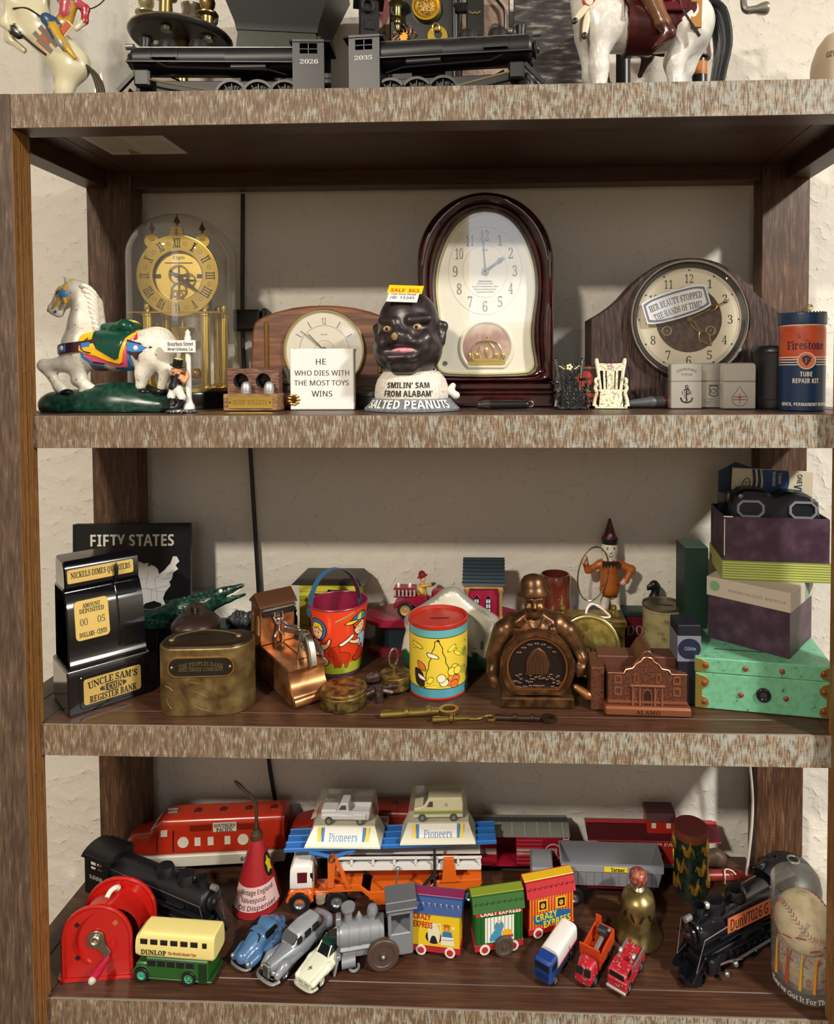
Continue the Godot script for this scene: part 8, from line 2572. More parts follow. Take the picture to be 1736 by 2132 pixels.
func make_transporter() -> void:
	var t:=thing("toy_car_transporter","orange and white toy car transporter truck with a blue upper ramp","toy truck",V(-0.165,FOUR,-0.172),5.0)
	var orange:=mt("d05f1a",0.3,0.0,0.3)
	var white:=mt("dcdad4",0.3,0.0,0.2)
	var blue:=mt("2c6cb4",0.35)
	var grey:=mt("9a9c9c",0.3,0.6)
	# cab at the left
	part(t,"cab_lower",nb().box(mm(36,22,44),mm(-133,22,0),0.004),orange)
	part(t,"cab_upper",hull([[-16,21,32,66,5,0.86],[-12,21.5,32,71,5,0.86],[12,21.5,32,72,5,0.86],[16,21,32,68,5,0.86]]).at(O3),white,30.0).transform=Transform3D(Basis.from_euler(V(0,PI/2,0)),mm(-132,0,0))
	part(t,"cab_window",nb().box(mm(14,15,1),mm(-130,53,21)),mt("5a1622",0.2))
	part(t,"cab_window",nb().box(mm(4,12,1),mm(-116.5,53,20.4)),mt("2a1418",0.2))
	part(t,"cab_window",nb().box(mm(1,15,30),mm(-148.2,53,0)),mt("5a1622",0.2))
	part(t,"chassis",nb().box(mm(70,6,26),mm(-95,22,0),0.001),orange)
	part(t,"fuel_tank",nb().rod(mm(-104,14,17),mm(-104,22,17),0.0075,-1.0,18),mt("c5b9a2",0.3,0.6))
	for x in [-134.0,-80.0]:
		for s in [-1.0,1.0]:
			wheel(t,0.0155,0.01,mm(x,15.5,s*19),mt("17171a",0.45),mt("8d9092",0.3,0.6),0.0 if s > 0 else 180.0)
	part(t,"mudguard",nb().at(mm(-134,15,21)).tube(arc(0.0185,0.15,PI - 0.15,10),0.0022,6),orange)
	# trailer
	for s in [-1.0,1.0]:
		part(t,"trailer_side",nb().ext(pl([-92,30,-92,40,-48,40,-34,28,52,28,66,40,132,40,132,24,76,24,60,8,-20,8,-44,30]),0.003,mm(0,0,s*21 - 1.5),0.0004),orange)
		part(t,"arm",nb().ext(pl([-92,40,-84,40,-80,84,-86,88,-92,84]),0.004,mm(0,0,s*22)).at(mm(-72,62,s*22+2),V(0,0,24)).box(mm(5,52,4)),orange)
		part(t,"arm_pin",nb().at(mm(-86,83,s*25)).ring(circle(0.005,18),circle(0.0025,18),0.003,O3,0.2),mt("6a4a3a",0.3,0.6))
		part(t,"rear_bracket",nb().ext(pl([74,40,104,40,96,48,92,76,78,76]),0.004,mm(0,0,s*22),0.0006),orange)
		part(t,"prop",nb().box(mm(4,60,3),mm(64,64,s*24.5),0.0006).at(mm(52,40,s*24),V(0,0,-42)).box(mm(4,34,3)),mt("4a4c52",0.3,0.7))
		for x in [88.0,116.0]:
			wheel(t,0.0145,0.009,mm(x,14.5,s*18),mt("17171a",0.45),mt("8d9092",0.3,0.6),0.0 if s > 0 else 180.0)
	part(t,"trailer_floor",nb().box(mm(90,3,40),mm(12,16,0)).box(mm(64,3,40),mm(102,32,0)).box(mm(44,3,40),mm(-66,36,0)),orange)
	part(t,"lever",nb().rod(mm(6,30,26),mm(10,62,26),0.0014,-1.0,8).ball(mm(10,64,26),0.0036,12,8),grey)
	# white middle deck: two tracks with open panels
	var dk:=Node3D.new()
	dk.name="middle_deck"
	t.add_child(dk)
	dk.position=mm(20,58,0)
	dk.rotation_degrees.z=-2.0
	for s in [-1.0,1.0]:
		part(dk,"track",nb().box(mm(226,3,15),mm(0,6,s*12),0.0006),white)
		part(dk,"side_rail",nb().box(mm(226,3,2),mm(0,18,s*20)).box(mm(226,8,2),mm(0,4,s*20)),white)
		for i in 8:
			part(dk,"rail_post",nb().box(mm(3,12,2),mm(-110+i*31.4,12,s*20)),white)
	# blue upper ramp
	var rp:=Node3D.new()
	rp.name="upper_ramp"
	t.add_child(rp)
	rp.position=mm(0,92,0)
	part(rp,"deck",nb().box(mm(312,3,40),mm(0,0,0),0.0008),blue)
	for z in [-21.0,-7.0,7.0,21.0]:
		part(rp,"kerb",nb().box(mm(312,6,2.4),mm(0,3,z),0.0008),blue)
	for s in [-1.0,1.0]:
		part(rp,"strut",nb().rod(mm(-120,-1,s*20),mm(-88,-10,s*20),0.0028,-1.0,8).rod(mm(-52,-1,s*20),mm(-84,-10,s*20),0.0028,-1.0,8),blue)
	for q in [["white toy pickup truck in a clear Pioneers pack on the blue ramp",-0.2335,true],["pale toy van with green stripe in a clear Pioneers pack",-0.0955,false]]:
		var p:=thing("toy_pack",q[0],"toy pack",V(q[1],FOUR+0.0985,-0.172 - (q[1]+0.165)*0.0875),1.0 if q[2] else 3.0,"boxed toys on the blue ramp")
		var sq := func(w: float,d: float,y: float,z: float) -> PackedVector3Array:
			return PackedVector3Array(p3([-w/2,y,z - d/2,w/2,y,z - d/2,w/2,y,z+d/2,-w/2,y,z+d/2]))
		part(p,"pedestal",nb().loft([sq.call(112,46,0,4),sq.call(110,44,3,4),sq.call(90,26,22,-4)]),mt("c9c6b0",0.35))
		var fl:=V(-32,0,0)
		part(p,"card_panel",nb().at(mm(0,12.4,18.4),fl).box(mm(56,22,0.8)),mt("e2e2dc",0.5))
		for s in [-1.0,1.0]:
			part(p,"blue_stripe",nb().at(mm(s*30,12.4,18.6),fl).box(mm(4,22,0.8)),mt("2f79b4",0.5))
			part(p,"yellow_stripe",nb().at(mm(s*35.5,12.4,18.6),fl).box(mm(5,22,0.8)),mt("e0c43a",0.5))
		words(p,"Pioneers",0.042,0.0105,mm(0,11.6,19.4),fl,mt("2f6fa8",0.5),"serif")
		part(p,"clear_blister",nb().loft([sq.call(92,34,22.4,-5),sq.call(88,32,44,-5),sq.call(82,28,60,-5)]),glass("f4f0dc",0.07),15.0)
		var cc:=Node3D.new()
		cc.name="pickup" if q[2] else "van"
		p.add_child(cc)
		cc.position=mm(0,22.4,-4)
		if q[2]:
			var w:=mt("dcdde4",0.3)
			part(cc,"bed",nb().box(mm(72,9,22),mm(0,10,0),0.002).box(mm(34,6,1.4),mm(19,17,10)).box(mm(34,6,1.4),mm(19,17,-10)).box(mm(1.4,6,20),mm(36,17,0)),w)
			part(cc,"rear_wing",nb().box(mm(20,9,3),mm(22,12,12),0.0014),w)
			part(cc,"bonnet",nb().box(mm(24,7,20),mm(-24,17,0),0.002),w)
			part(cc,"cab",nb().at(mm(0,0,-10)).ext(pl([-14,14,6,14,5,31,-6,31]),0.02,O3,0.001),w)
			part(cc,"side_window",nb().ext(pl([-9.5,21.5,2,21.5,1.4,28,-5,28]),0.001,mm(0,0,9.4)),mt("17181c",0.3))
		else:
			var w:=mt("e0dcb8",0.3)
			part(cc,"body",nb().at(mm(0,0,-12)).ext(pl([-37,5,37,5,37,30,35,35,-14,35,-22,22,-36,19]),0.024,O3,0.0014),w)
			part(cc,"green_stripe",nb().box(mm(73,4,0.6),mm(0,13,12)),mt("7d9a4a",0.4))
			part(cc,"yellow_stripe",nb().box(mm(73,1.4,0.6),mm(0,16,12)),mt("d0bc5a",0.4))
			part(cc,"side_window",nb().ext(pl([-17,22,-8,22,-8,30,-13,30]),0.001,mm(0,0,11.4)),mt("17181c",0.3))
			part(cc,"windscreen",nb().at(mm(-19.4,28.5,0),V(0,0,-32)).box(mm(1,11,19)),mt("17181c",0.3))
			part(cc,"badge",nb().ring(circle(0.0024,14),circle(0.0016,14),0.0005,mm(12,25,12)),mt("4a7a9a",0.4))
		for x in [-24.0,23.0]:
			for s in [-1.0,1.0]:
				wheel(cc,0.0058,0.004,mm(x,5.8,s*11.4),mt("17171a",0.45),mt("a9abac",0.3,0.7),0.0 if s > 0 else 180.0)
	# tipper with a grey bin
	var g:=thing("toy_tipper","grey toy tipper lorry lettered Tarmac on a dark red chassis","toy truck",V(0.152,FOUR,-0.186),-1.0)
	var gm:=mt("74767a",0.35)
	var tub:=nb()
	tub.ext(pl([-56,34,78,34,86,66,-64,66]),0.002,mm(0,0,22)).ext(pl([-56,34,78,34,86,66,-64,66]),0.002,mm(0,0,-24))
	tub.at(mm(-60,50,0),V(0,0,14)).box(mm(2,34,46)).at(mm(82,50,0),V(0,0,-14)).box(mm(2,34,46)).at(O3).box(mm(134,2,46),mm(11,35,0))
	part(g,"bin",tub,gm)
	part(g,"bin_rim",nb().box(mm(150,9,1.6),mm(11,60,24.6)),mt("86888c",0.35))
	for i in 11:
		part(g,"bin_rib",nb().box(mm(1.6,20,1.2),mm(-50+i*12,45,24.2)),gm)
	part(g,"yellow_plate",nb().box(mm(34,7,0.8),mm(16,60,25.6)),mt("d9c42a",0.45))
	words(g,"Tarmac",0.02,0.0055,mm(19,60,26.2),O3,mt("1f1c14",0.5),"serifbold")
	part(g,"chassis",nb().box(mm(150,8,30),mm(0,26,0),0.001),mt("6a1228",0.35))
	part(g,"mudguard",nb().box(mm(30,8,44),mm(-52,22,0),0.004),mt("6a1228",0.35))
	part(g,"cab",nb().box(mm(34,34,44),mm(-92,38,0),0.003),gm)
	for i in 6:
		part(g,"cab_louvre",nb().box(mm(22,2,1.4),mm(-88,32+i*4,22.2)),mt("8d8f92",0.35))
	for x in [-92.0,-44.0,50.0]:
		for s in [-1.0,1.0]:
			wheel(g,0.0135,0.009,mm(x,13.5,s*20),mt("17171a",0.45),mt("8d9092",0.3,0.6),0.0 if s > 0 else 180.0)


func make_crazy_express() -> void:
	var t:=thing("silver_engine","silver plastic toy steam engine with brown wheels pulling tin wagons","toy train",V(-0.174,FOUR,-0.068),13.0)
	var m:=mt("8b8f95",0.4,0.35)
	part(t,"boiler",nb().at(mm(0,42,0),V(0,0,90)).lathe(pl([0,-14,16,-14,16,40,15,44,13,45,12,48,0,48]),28),m)
	for x in [-32.0,-18.0,-4.0,8.0]:
		part(t,"band",nb().at(mm(x,42,0),V(0,0,90)).lathe(pl([16,-1,16.7,-0.6,16.7,0.6,16,1]),28),m)
	part(t,"chimney",nb().lathe(pl([5.5,54,5,70,9,74,9.6,77,9,79,0,79]),20,mm(-33,0,0)),m)
	part(t,"sand_dome",nb().lathe(pl([5,56,4.6,62,2.6,66,0,70]),16,mm(-19,0,0)),m)
	part(t,"steam_dome",nb().lathe(pl([6,56,5,62,7,64,7.6,68,6,73,2,75,0,75]),18,mm(-1,0,0)),m)
	part(t,"headlamp",nb().box(mm(7,11,13),mm(-46,62,0),0.0012),m)
	part(t,"cab",nb().box(mm(32,30,38),mm(36,30,0),0.0012).box(mm(4,28,38),mm(21,58,0)).box(mm(4,28,38),mm(50,58,0)).box(mm(32,6,38),mm(36,74,0)),m)
	part(t,"cab_roof",nb().box(mm(42,3,46),mm(37,79,0),0.001).box(mm(42,2.6,24),mm(37,81.5,0),0.001),mt("6d7075",0.4,0.35))
	part(t,"footplate",nb().box(mm(62,10,24),mm(-10,22,0),0.001).box(mm(50,7,32),mm(-20,30,0),0.003),m)
	for s in [-1.0,1.0]:
		part(t,"cylinder",nb().rod(mm(-42,16,s*15),mm(-24,16,s*15),0.0075,-1.0,16),m)
		part(t,"scroll",nb().at(mm(-26,8,s*16)).tube(arc(0.006,-PI,0.5,10),0.002,6),m)
		part(t,"driving_wheel",nb().at(mm(12,21,s*19),V(90*s,0,0)).lathe(pl([0,-4,20,-4,21,-3,21,3,20,4,15,4,14,3,5,3,4.5,5,0,5]),28),mt("4a3a32",0.5))
		part(t,"wheel_pin",nb().ball(mm(12,21,s*24),0.0028,10,8),mt("b9b9b4",0.25,0.8))
	for i in 9:
		part(t,"pilot_bar",nb().rod(mm(-46,22,-14+i*3.5),mm(-58+absf(i - 4)*1.6,2,-18+i*4.5),0.0017,-1.0,6),m)
	part(t,"buffer_beam",nb().box(mm(6,6,36),mm(-46,23,0),0.001),m)
	# three tin wagons
	var q:=[["yellow tin wagon with blue striped roof behind the silver engine",V(-0.0885,FOUR,-0.09),-6.0,"d9b81a","22437a","b31f2c"],["green tin wagon lettered CRAZY EXPRESS with caged picture",V(-0.0075,FOUR,-0.098),12.0,"1f5a24","2c5a24","b31f2c"],["red striped tin wagon at the end of the tin train",V(0.065,FOUR,-0.128),16.0,"b83a1c","a81c24","d0a81e"]]
	for i in 3:
		var w:=thing("tin_wagon",q[i][0],"toy train",q[i][1],q[i][2],"lithographed tin wagons")
		var ink:=Ink.new(512,384,hx(q[i][3]))
		var k:=hx("1a1512")
		if i == 0:
			ink.oval(0.46,0.72,0.17,0.2,k)
			ink.poly(smoothed([Vector2(0.36,0.9),Vector2(0.34,0.5),Vector2(0.42,0.34),Vector2(0.5,0.3),Vector2(0.56,0.42),Vector2(0.6,0.62),Vector2(0.56,0.9),Vector2(0.5,0.7),Vector2(0.42,0.7)],4),hx("d9d4b8"))
			ink.line([Vector2(0.52,0.34),Vector2(0.6,0.3),Vector2(0.62,0.55)],0.03,hx("d9d4b8"))
			ink.oval(0.74,0.44,0.06,0.09,k)
			ink.oval(0.74,0.45,0.05,0.075,hx("d98a4a"))
			ink.oval(0.74,0.35,0.08,0.04,hx("b5552a"))
			ink.poly([Vector2(0.66,0.52),Vector2(0.84,0.52),Vector2(0.86,0.68),Vector2(0.64,0.68)],hx("2f6fa8"))
			ink.poly([Vector2(0.62,0.68),Vector2(0.88,0.68),Vector2(0.9,0.92),Vector2(0.62,0.92)],hx("dcd8c8"))
			ink.line([Vector2(0.64,0.78),Vector2(0.88,0.76)],0.012,k)
			ink.oval(0.88,0.4,0.03,0.05,hx("e8d9b0"))
		elif i == 1:
			for j in 12:
				ink.rect(0.02+j*0.085,0.12,0.012,0.88,hx("143a18"))
			ink.rect(0.0,0.0,1.0,0.14,hx("c02434"))
			ink.rect(0.2,0.2,0.62,0.74,hx("dfe0d4"))
			for j in 8:
				ink.rect(0.24+j*0.075,0.2,0.012,0.74,hx("4a5a50"))
			ink.oval(0.5,0.5,0.1,0.16,hx("4a86a8"))
			ink.poly(smoothed([Vector2(0.3,0.9),Vector2(0.34,0.7),Vector2(0.46,0.56),Vector2(0.56,0.64),Vector2(0.5,0.88)],4),hx("3f8ab0"))
			ink.oval(0.66,0.7,0.12,0.09,hx("d9a82a"))
			ink.rect(0.56,0.78,0.24,0.08,hx("b8302c"))
			ink.oval(0.68,0.9,0.05,0.06,hx("c9a22a"))
			ink.oval(0.5,0.36,0.04,0.05,hx("dcb48a"))
		else:
			for j in 16:
				ink.rect(0.01+j*0.064,0.0,0.02,1.0,hx("d9962a"))
			for x in [0.3,0.72]:
				ink.rect(x - 0.11,0.14,0.22,0.34,hx("d9b41e"))
				ink.rect(x - 0.08,0.19,0.16,0.25,hx("1d1814"))
				ink.oval(x,0.33,0.05,0.08,hx("d9963a"))
				ink.oval(x - 0.02,0.31,0.008,0.014,k)
				ink.oval(x+0.02,0.31,0.008,0.014,k)
			ink.poly([Vector2(0.08,0.6),Vector2(0.6,0.5),Vector2(0.94,0.6),Vector2(0.92,0.86),Vector2(0.4,0.94),Vector2(0.1,0.84)],hx("24609a"))
		part(w,"body",nb().box(mm(66,48,34),mm(0,38,0),0.0006),mt(q[i][3],0.35))
		for s in [-1.0,1.0]:
			var f:=nb()
			f.quad(mm(-32.6,61.6,17.4),mm(32.6,61.6,17.4),mm(32.6,14.4,17.4),mm(-32.6,14.4,17.4))
			part(w,"printed_side",f,printed(ink.tex(),0.3)).rotation_degrees.y=0.0 if s > 0 else 180.0
		if i == 0:
			words(w,"CRAZY",0.024,0.008,mm(-18,55,17.6),V(0,0,-3),mt("a81f24",0.4),"sansbold")
			words(w,"EXPRESS",0.026,0.0085,mm(-17,44,17.6),V(0,0,-3),mt("a81f24",0.4),"sansbold")
		elif i == 1:
			words(w,"CRAZY EXPRESS",0.056,0.0066,mm(2,58.2,17.7),O3,mt("e6e2d4",0.4),"sansbold")
		else:
			words(w,"CRAZY",0.032,0.0095,mm(-8,31,17.8),V(0,0,6),mt("d9c81e",0.4),"sansbold")
			words(w,"EXPRESS",0.04,0.0095,mm(8,21,17.8),V(0,0,6),mt("d9c81e",0.4),"sansbold")
		part(w,"roof",nb().at(mm(-36,0,0),V(0,90,0)).ext(pl([-19,60,19,60,10,76,-10,76]),0.072),mt(q[i][4],0.35))
		for j in 9:
			part(w,"roof_stripe",nb().at(mm(-32+j*8,68.2,14.8),V(-60.5,0,0)).box(mm(1.4 if i == 0 else 0.8,0.6,17)),mt("cfd4dc" if i == 0 else "17331a" if i == 1 else "5a1014",0.4))
		part(w,"roof_ridge",nb().box(mm(74,1.4,15),mm(0,76.6,0),0.0005),mt(["7a1a4a","7d8a2a","d0a81e"][i],0.35))
		part(w,"skirt",nb().box(mm(68,10,35),mm(0,11,0),0.0008),mt("a81f2a",0.35))
		for x in [-20.0,20.0]:
			for s in [-1.0,1.0]:
				part(w,"printed_wheel",nb().at(mm(x,8.5,s*17.2),V(0,0 if s > 0 else 180,0)).ext(circle(0.0072,20),0.0008),mt("d9d4c4",0.4))
				part(w,"wheel_centre",nb().at(mm(x,8.5,s*17.8),V(0,0 if s > 0 else 180,0)).ext(circle(0.0044,16),0.0006),mt("a82a30",0.4))
		part(w,"underframe",nb().box(mm(40,6,20),mm(0,3.4,0)),mt("3a2a22",0.5))
		if i == 1:
			part(w,"road_wheel",nb().at(mm(6,13,21),V(90,0,0)).lathe(pl([0,-3,18,-3,19,-2,19,2,18,3,13,3,12,2,4,2,3,4,0,4]).map(func(v): return Vector2(v.x*0.7,v.y)),26),mt("4a3d34",0.5))


func make_small_trucks() -> void:
	var blk:=mt("17171a",0.45)
	var hub:=mt("77797a",0.3,0.5)
	var t:=thing("toy_lorry","tiny blue cab tanker lorry with a white tank","toy truck",V(0.07,FOUR,-0.062),-33.0,"tiny toy lorries")
	var blue:=mt("143a80",0.3,0.0,0.4)
	part(t,"cab",nb().box(mm(26,29,20),mm(0,20.5,24),0.003),blue)
	part(t,"windscreen",nb().box(mm(21,9,1),mm(0,27,34),0.0004),mt("0f1a30",0.2))
	for s in [-1.0,1.0]:
		part(t,"side_window",nb().box(mm(1,9,12),mm(s*13,27,25),0.0004),mt("0f1a30",0.2))
	for i in 3:
		part(t,"grille_bar",nb().box(mm(18,1.4,1),mm(0,12+i*3,34.2)),mt("0d2450",0.3))
	part(t,"tank",hull([[-40,13,12,37,4],[14,13,12,37,4]]),mt("e0dedb",0.3),40.0)
	part(t,"red_stripe",nb().box(mm(26.6,1.6,52),mm(0,17,-13)),mt("a8323a",0.4))
	part(t,"chassis",nb().box(mm(22,6,70),mm(0,8,-4)),mt("20304e",0.4))
	car_wheels(t,[[12,22],[12,-26]],0.0068,blk,hub)
	var o:=thing("toy_lorry","tiny red cab dump lorry with an orange open bed","toy truck",V(0.122,FOUR,-0.064),-30.0,"tiny toy lorries")
	var red:=mottled("worn_red",[[0.2,"8d8a86"],[0.3,"a81c2a"],[0.8,"b82434"]],0.006,0.35,0.0,0.0,SMOOTH,256,true)
	var org:=mt("c2431c",0.35)
	part(o,"cab",hull([[16,13,6,28,4,0.85],[22,13,6,30,4,0.85],[32,12,6,27,4,0.8],[36,11.5,6,18,3,0.9]]),red,40.0)
	for s in [-1.0,1.0]:
		part(o,"windscreen",nb().at(mm(s*5.4,21.5,34.6),V(-18,0,0)).ext(rrect(0.0092,0.0085,0.002),0.001),mt("16181a",0.2))
	part(o,"bed",nb().box(mm(26,2,52),mm(0,12,-14)).box(mm(2,17,52),mm(13,20,-14)).box(mm(2,17,52),mm(-13,20,-14)).box(mm(26,17,2),mm(0,20,-40)).at(mm(-9,32,-40),V(0,0,0)).box(mm(8,14,2)).at(mm(0,30,13),V(12,0,0)).box(mm(28,20,2)),org)
	part(o,"crane_arm",nb().box(mm(6,4,42),mm(2,24,-12),0.001).at(mm(2,30,-34),V(-30,0,0)).box(mm(18,4,8),O3,0.001),mt("9a9a96",0.35,0.5))
	part(o,"winch",nb().rod(mm(-4,30,-28),mm(8,30,-28),0.006,-1.0,16),mt("26262a",0.4))
	car_wheels(o,[[11,24],[11,-26]],0.0068,blk,hub)
	var f:=thing("toy_fire_truck","tiny worn red fire truck with chipped paint","toy truck",V(0.163,FOUR,-0.052),-34.0)
	part(f,"body",nb().box(mm(26,15,64),mm(0,13,0),0.0014),red)
	part(f,"cab",nb().box(mm(26,11,24),mm(0,24,19),0.002),red)
	part(f,"windscreen",nb().box(mm(20,6.5,1),mm(0,25,31),0.0004),mt("16181a",0.2))
	for s in [-1.0,1.0]:
		part(f,"side_window",nb().box(mm(1,6.5,11),mm(s*13,25,21)),mt("16181a",0.2))
		part(f,"hose_rail",nb().box(mm(2,4,36),mm(s*12,22,-13)),mt("a8a8a4",0.3,0.7))
		part(f,"roof_light",nb().ball(mm(s*9,30,-2),V(0.0028,0.0028,0.004),10,8),mt("c9c6c0",0.3,0.5))
	part(f,"bumper",nb().box(mm(27,4,3),mm(0,8,33),0.001),mt("b0a8a4",0.35,0.5))
	car_wheels(f,[[11.5,20],[11.5,-18]],0.0068,blk,hub)


func make_right_end() -> void:
	var t:=thing("brass_bell","engraved brass hand bell with a worn red knob","bell",V(0.192,FOUR,-0.12),0.0)
	part(t,"skirt",nb().lathe(pl([31,0,34,0,34.5,2,33,5,27.5,12,25.5,18,24.5,28,23.5,48,21,56,12,62,7,64,0,64]),40),mottled("bell_brass",[[0.2,"6a5c34"],[0.5,"85754a"],[0.8,"9c8d5e"]],0.02,0.34,0.8),50.0)
	for i in 12:
		var a: float=TAU*i/12.0
		part(t,"engraved_leaf",nb().at(V(sin(a)*0.0238,0.038,cos(a)*0.0238),V(0,rad_to_deg(a),24 if i % 2 else -24)).ball(O3,V(0.0026,0.007,0.0007),8,6),mt("3a301a",0.45,0.6))
	part(t,"neck",nb().lathe(pl([7,63,9,66,6,69,6,72,9,74]),20),mt("b0a88c",0.3,0.85))
	part(t,"knob",nb().lathe(pl([9,74,12,76,13,81,12,87,8,91,0,92]),22),mottled("knob_red",[[0.3,"6a2a20"],[0.6,"93463a"],[0.8,"b5846a"]],0.008,0.4,0.2),50.0)
	var d:=thing("dragon_tin","tall cylindrical tin with golden dragons and red lid","tin",V(0.289,FOUR,-0.203),0.0)
	part(d,"body",nb().lathe(pl([0,0,24,0,24.6,2,24.6,88]),36),mottled("dragon_green",[[0.3,"101a14"],[0.6,"1a2c22"],[0.8,"24382c"]],0.01,0.35))
	part(d,"rust_band",nb().lathe(pl([25,86,25.4,87,25.4,97,24,98]),36),mt("6a3420",0.4))
	part(d,"lid",nb().lathe(pl([25.2,97,24.6,99,22,97.5,0,97.5]),36),mt("551a1a",0.4))
	var gm:=mt("8f6c22",0.4,0.4)
	for j in 3:
		for i in 5:
			var a0:=TAU*i/5.0+j*0.4
			var pts:=[]
			for k in 9:
				var a:=a0+(k - 4)*0.1
				pts.append(V(sin(a)*0.0252,0.018+j*0.028+sin(k*1.3)*0.007,cos(a)*0.0252))
			var g:=part(d,"dragon",nb().tube(pts,[0.0006,0.002,0.003,0.0036,0.0034,0.0036,0.003,0.002,0.0006],6),gm)
			for s in [-1.0,1.0]:
				part(g,"wing",nb().tube([pts[4],pts[2 if s < 0 else 6]+V(0,0.009*s,0)*1.0+pts[4]*0.0],[0.003,0.0006],5),mt("a87c2c",0.4,0.4))
	var k:=thing("iron_kettle","squat black iron kettle with an upright spout at the back","kettle",V(0.43,FOUR,-0.186),0.0)
	part(k,"body",nb().lathe(pl([0,0,34,0,43,10,45,26,42,40,32,52,16,59,0,61]),36),mt("15161a",0.45),50.0)
	part(k,"spout",nb().lathe(pl([9,44,7.5,62,6.5,76,4.8,76,4.4,66]),18,mm(-28,0,12)),mt("1c1d26",0.4))
	part(k,"lid_ring",nb().at(mm(6,62,0)).tube(circle(0.008,18).map(func(v): return V(v.x,0,v.y)),0.0016,6,true),mt("8a867c",0.3,0.7))
	var c:=thing("red_pencil_knife","dark red tapered handle tied with white string","handle",V(0.352,FOUR,-0.222),3.0)
	part(c,"handle",nb().flesh(bones([[-34,8,0,14,8,0,8,7],[14,8,0,36,6,0,7,3]],Color.WHITE),0.0024,0.003),mt("7a2a24",0.35),60.0)
	part(c,"string",nb().tube(smoothed(p3([-8,2,9,-8,12,9.4,-6,20,4,2,22,8,8,18,12]),4,false),0.001,6),mt("d9cbb0",0.7))
	var n:=thing("leather_pouch","small brown leather pouch lying behind the dragon tin","pouch",V(0.335,FOUR,-0.252),0.0)
	part(n,"pouch",nb().flesh(bones([[-16,10,0,14,12,0,10,12],[-8,14,0,8,20,0,9,8]],Color.WHITE),0.003,0.006),mt("4a3626",0.55),60.0)
	# tumbler with a baseball
	var g:=thing("glass_tumbler","clear glass tumbler with printed bats holding a baseball","glass",V(0.391,FOUR,-0.0525),0.0)
	part(g,"wall",nb().lathe(pl([0,0,36,0,37.5,2,38.5,14,40,128,39.4,129.4,38.4,128,36.6,16,34,13,0,12]),48),glass("eef3f2",0.05),60.0)
	words(g,"You've Got It For The Majors",0.1,0.008,V(0,0.008,0),O3,mt("d9dcda",0.4),"serif",round_about(0.0392,0.0,-0.25))
	for i in 6:
		var a: float=-1.35+i*0.42
		part(g,"printed_bat",nb().rod(V(sin(a)*0.0388,0.02,cos(a)*0.0388),V(sin(a+0.05)*0.0396,0.066,cos(a+0.05)*0.0396),0.0022,0.0009,8),mt(["c9892a","b5452c","d0a83a"][i % 3],0.4))
		part(g,"printed_stripe",nb().box(V(0.012,0.0014,0.0004),O3),mt("a8323a",0.4)).transform=Transform3D(Basis.from_euler(V(0,a,0.2)),V(sin(a)*0.0394,0.074+(i % 3)*0.006,cos(a)*0.0394))
	var bb:=thing("baseball","worn baseball with red stitching inside the tumbler","baseball",V(0.391,FOUR+0.0138,-0.0525),0.0)
	part(bb,"leather",nb().ball(mm(0,66,0),0.0352,36,24),mottled("ball_leather",[[0.2,"a3906a"],[0.45,"cbbc94"],[0.8,"d9cdaa"]],0.02,0.5),60.0)
	part(bb,"printed_wad",nb().lathe(pl([0,1,29,1,32,6,33,20,32,31,0,31]),32),mottled("wad",[[0.3,"8a3a34"],[0.45,"c9b48a"],[0.6,"7d8a86"],[0.75,"b59a5a"]],0.012,0.6))
	var seam := func(a: float) -> Vector3:
		return V(cos(a)*0.74+cos(3*a)*0.26,sin(a)*0.74 - sin(3*a)*0.26,0.88*sin(2*a)).normalized()
	var turn:=Basis.from_euler(V(0.5,0.5,0.9))
	for i in 84:
		var p0: Vector3=turn*seam.call(TAU*i/84.0)
		var p1: Vector3=turn*seam.call(TAU*(i+0.6)/84.0)
		var sd:=p0.cross(p1).normalized()
		var cen:=mm(0,66,0)
		part(bb,"stitch",nb().tube([cen+(p1+sd*0.085).normalized()*0.0353,cen+p0*0.0356,cen+(p1 - sd*0.085).normalized()*0.0353],0.0006,4),mt("9a2a2a",0.5))
	words(bb,"OFFICIAL LEAGUE",0.024,0.004,mm(-14,78,31),V(-18,-24,60),mt("6a6a78",0.5),"sans")

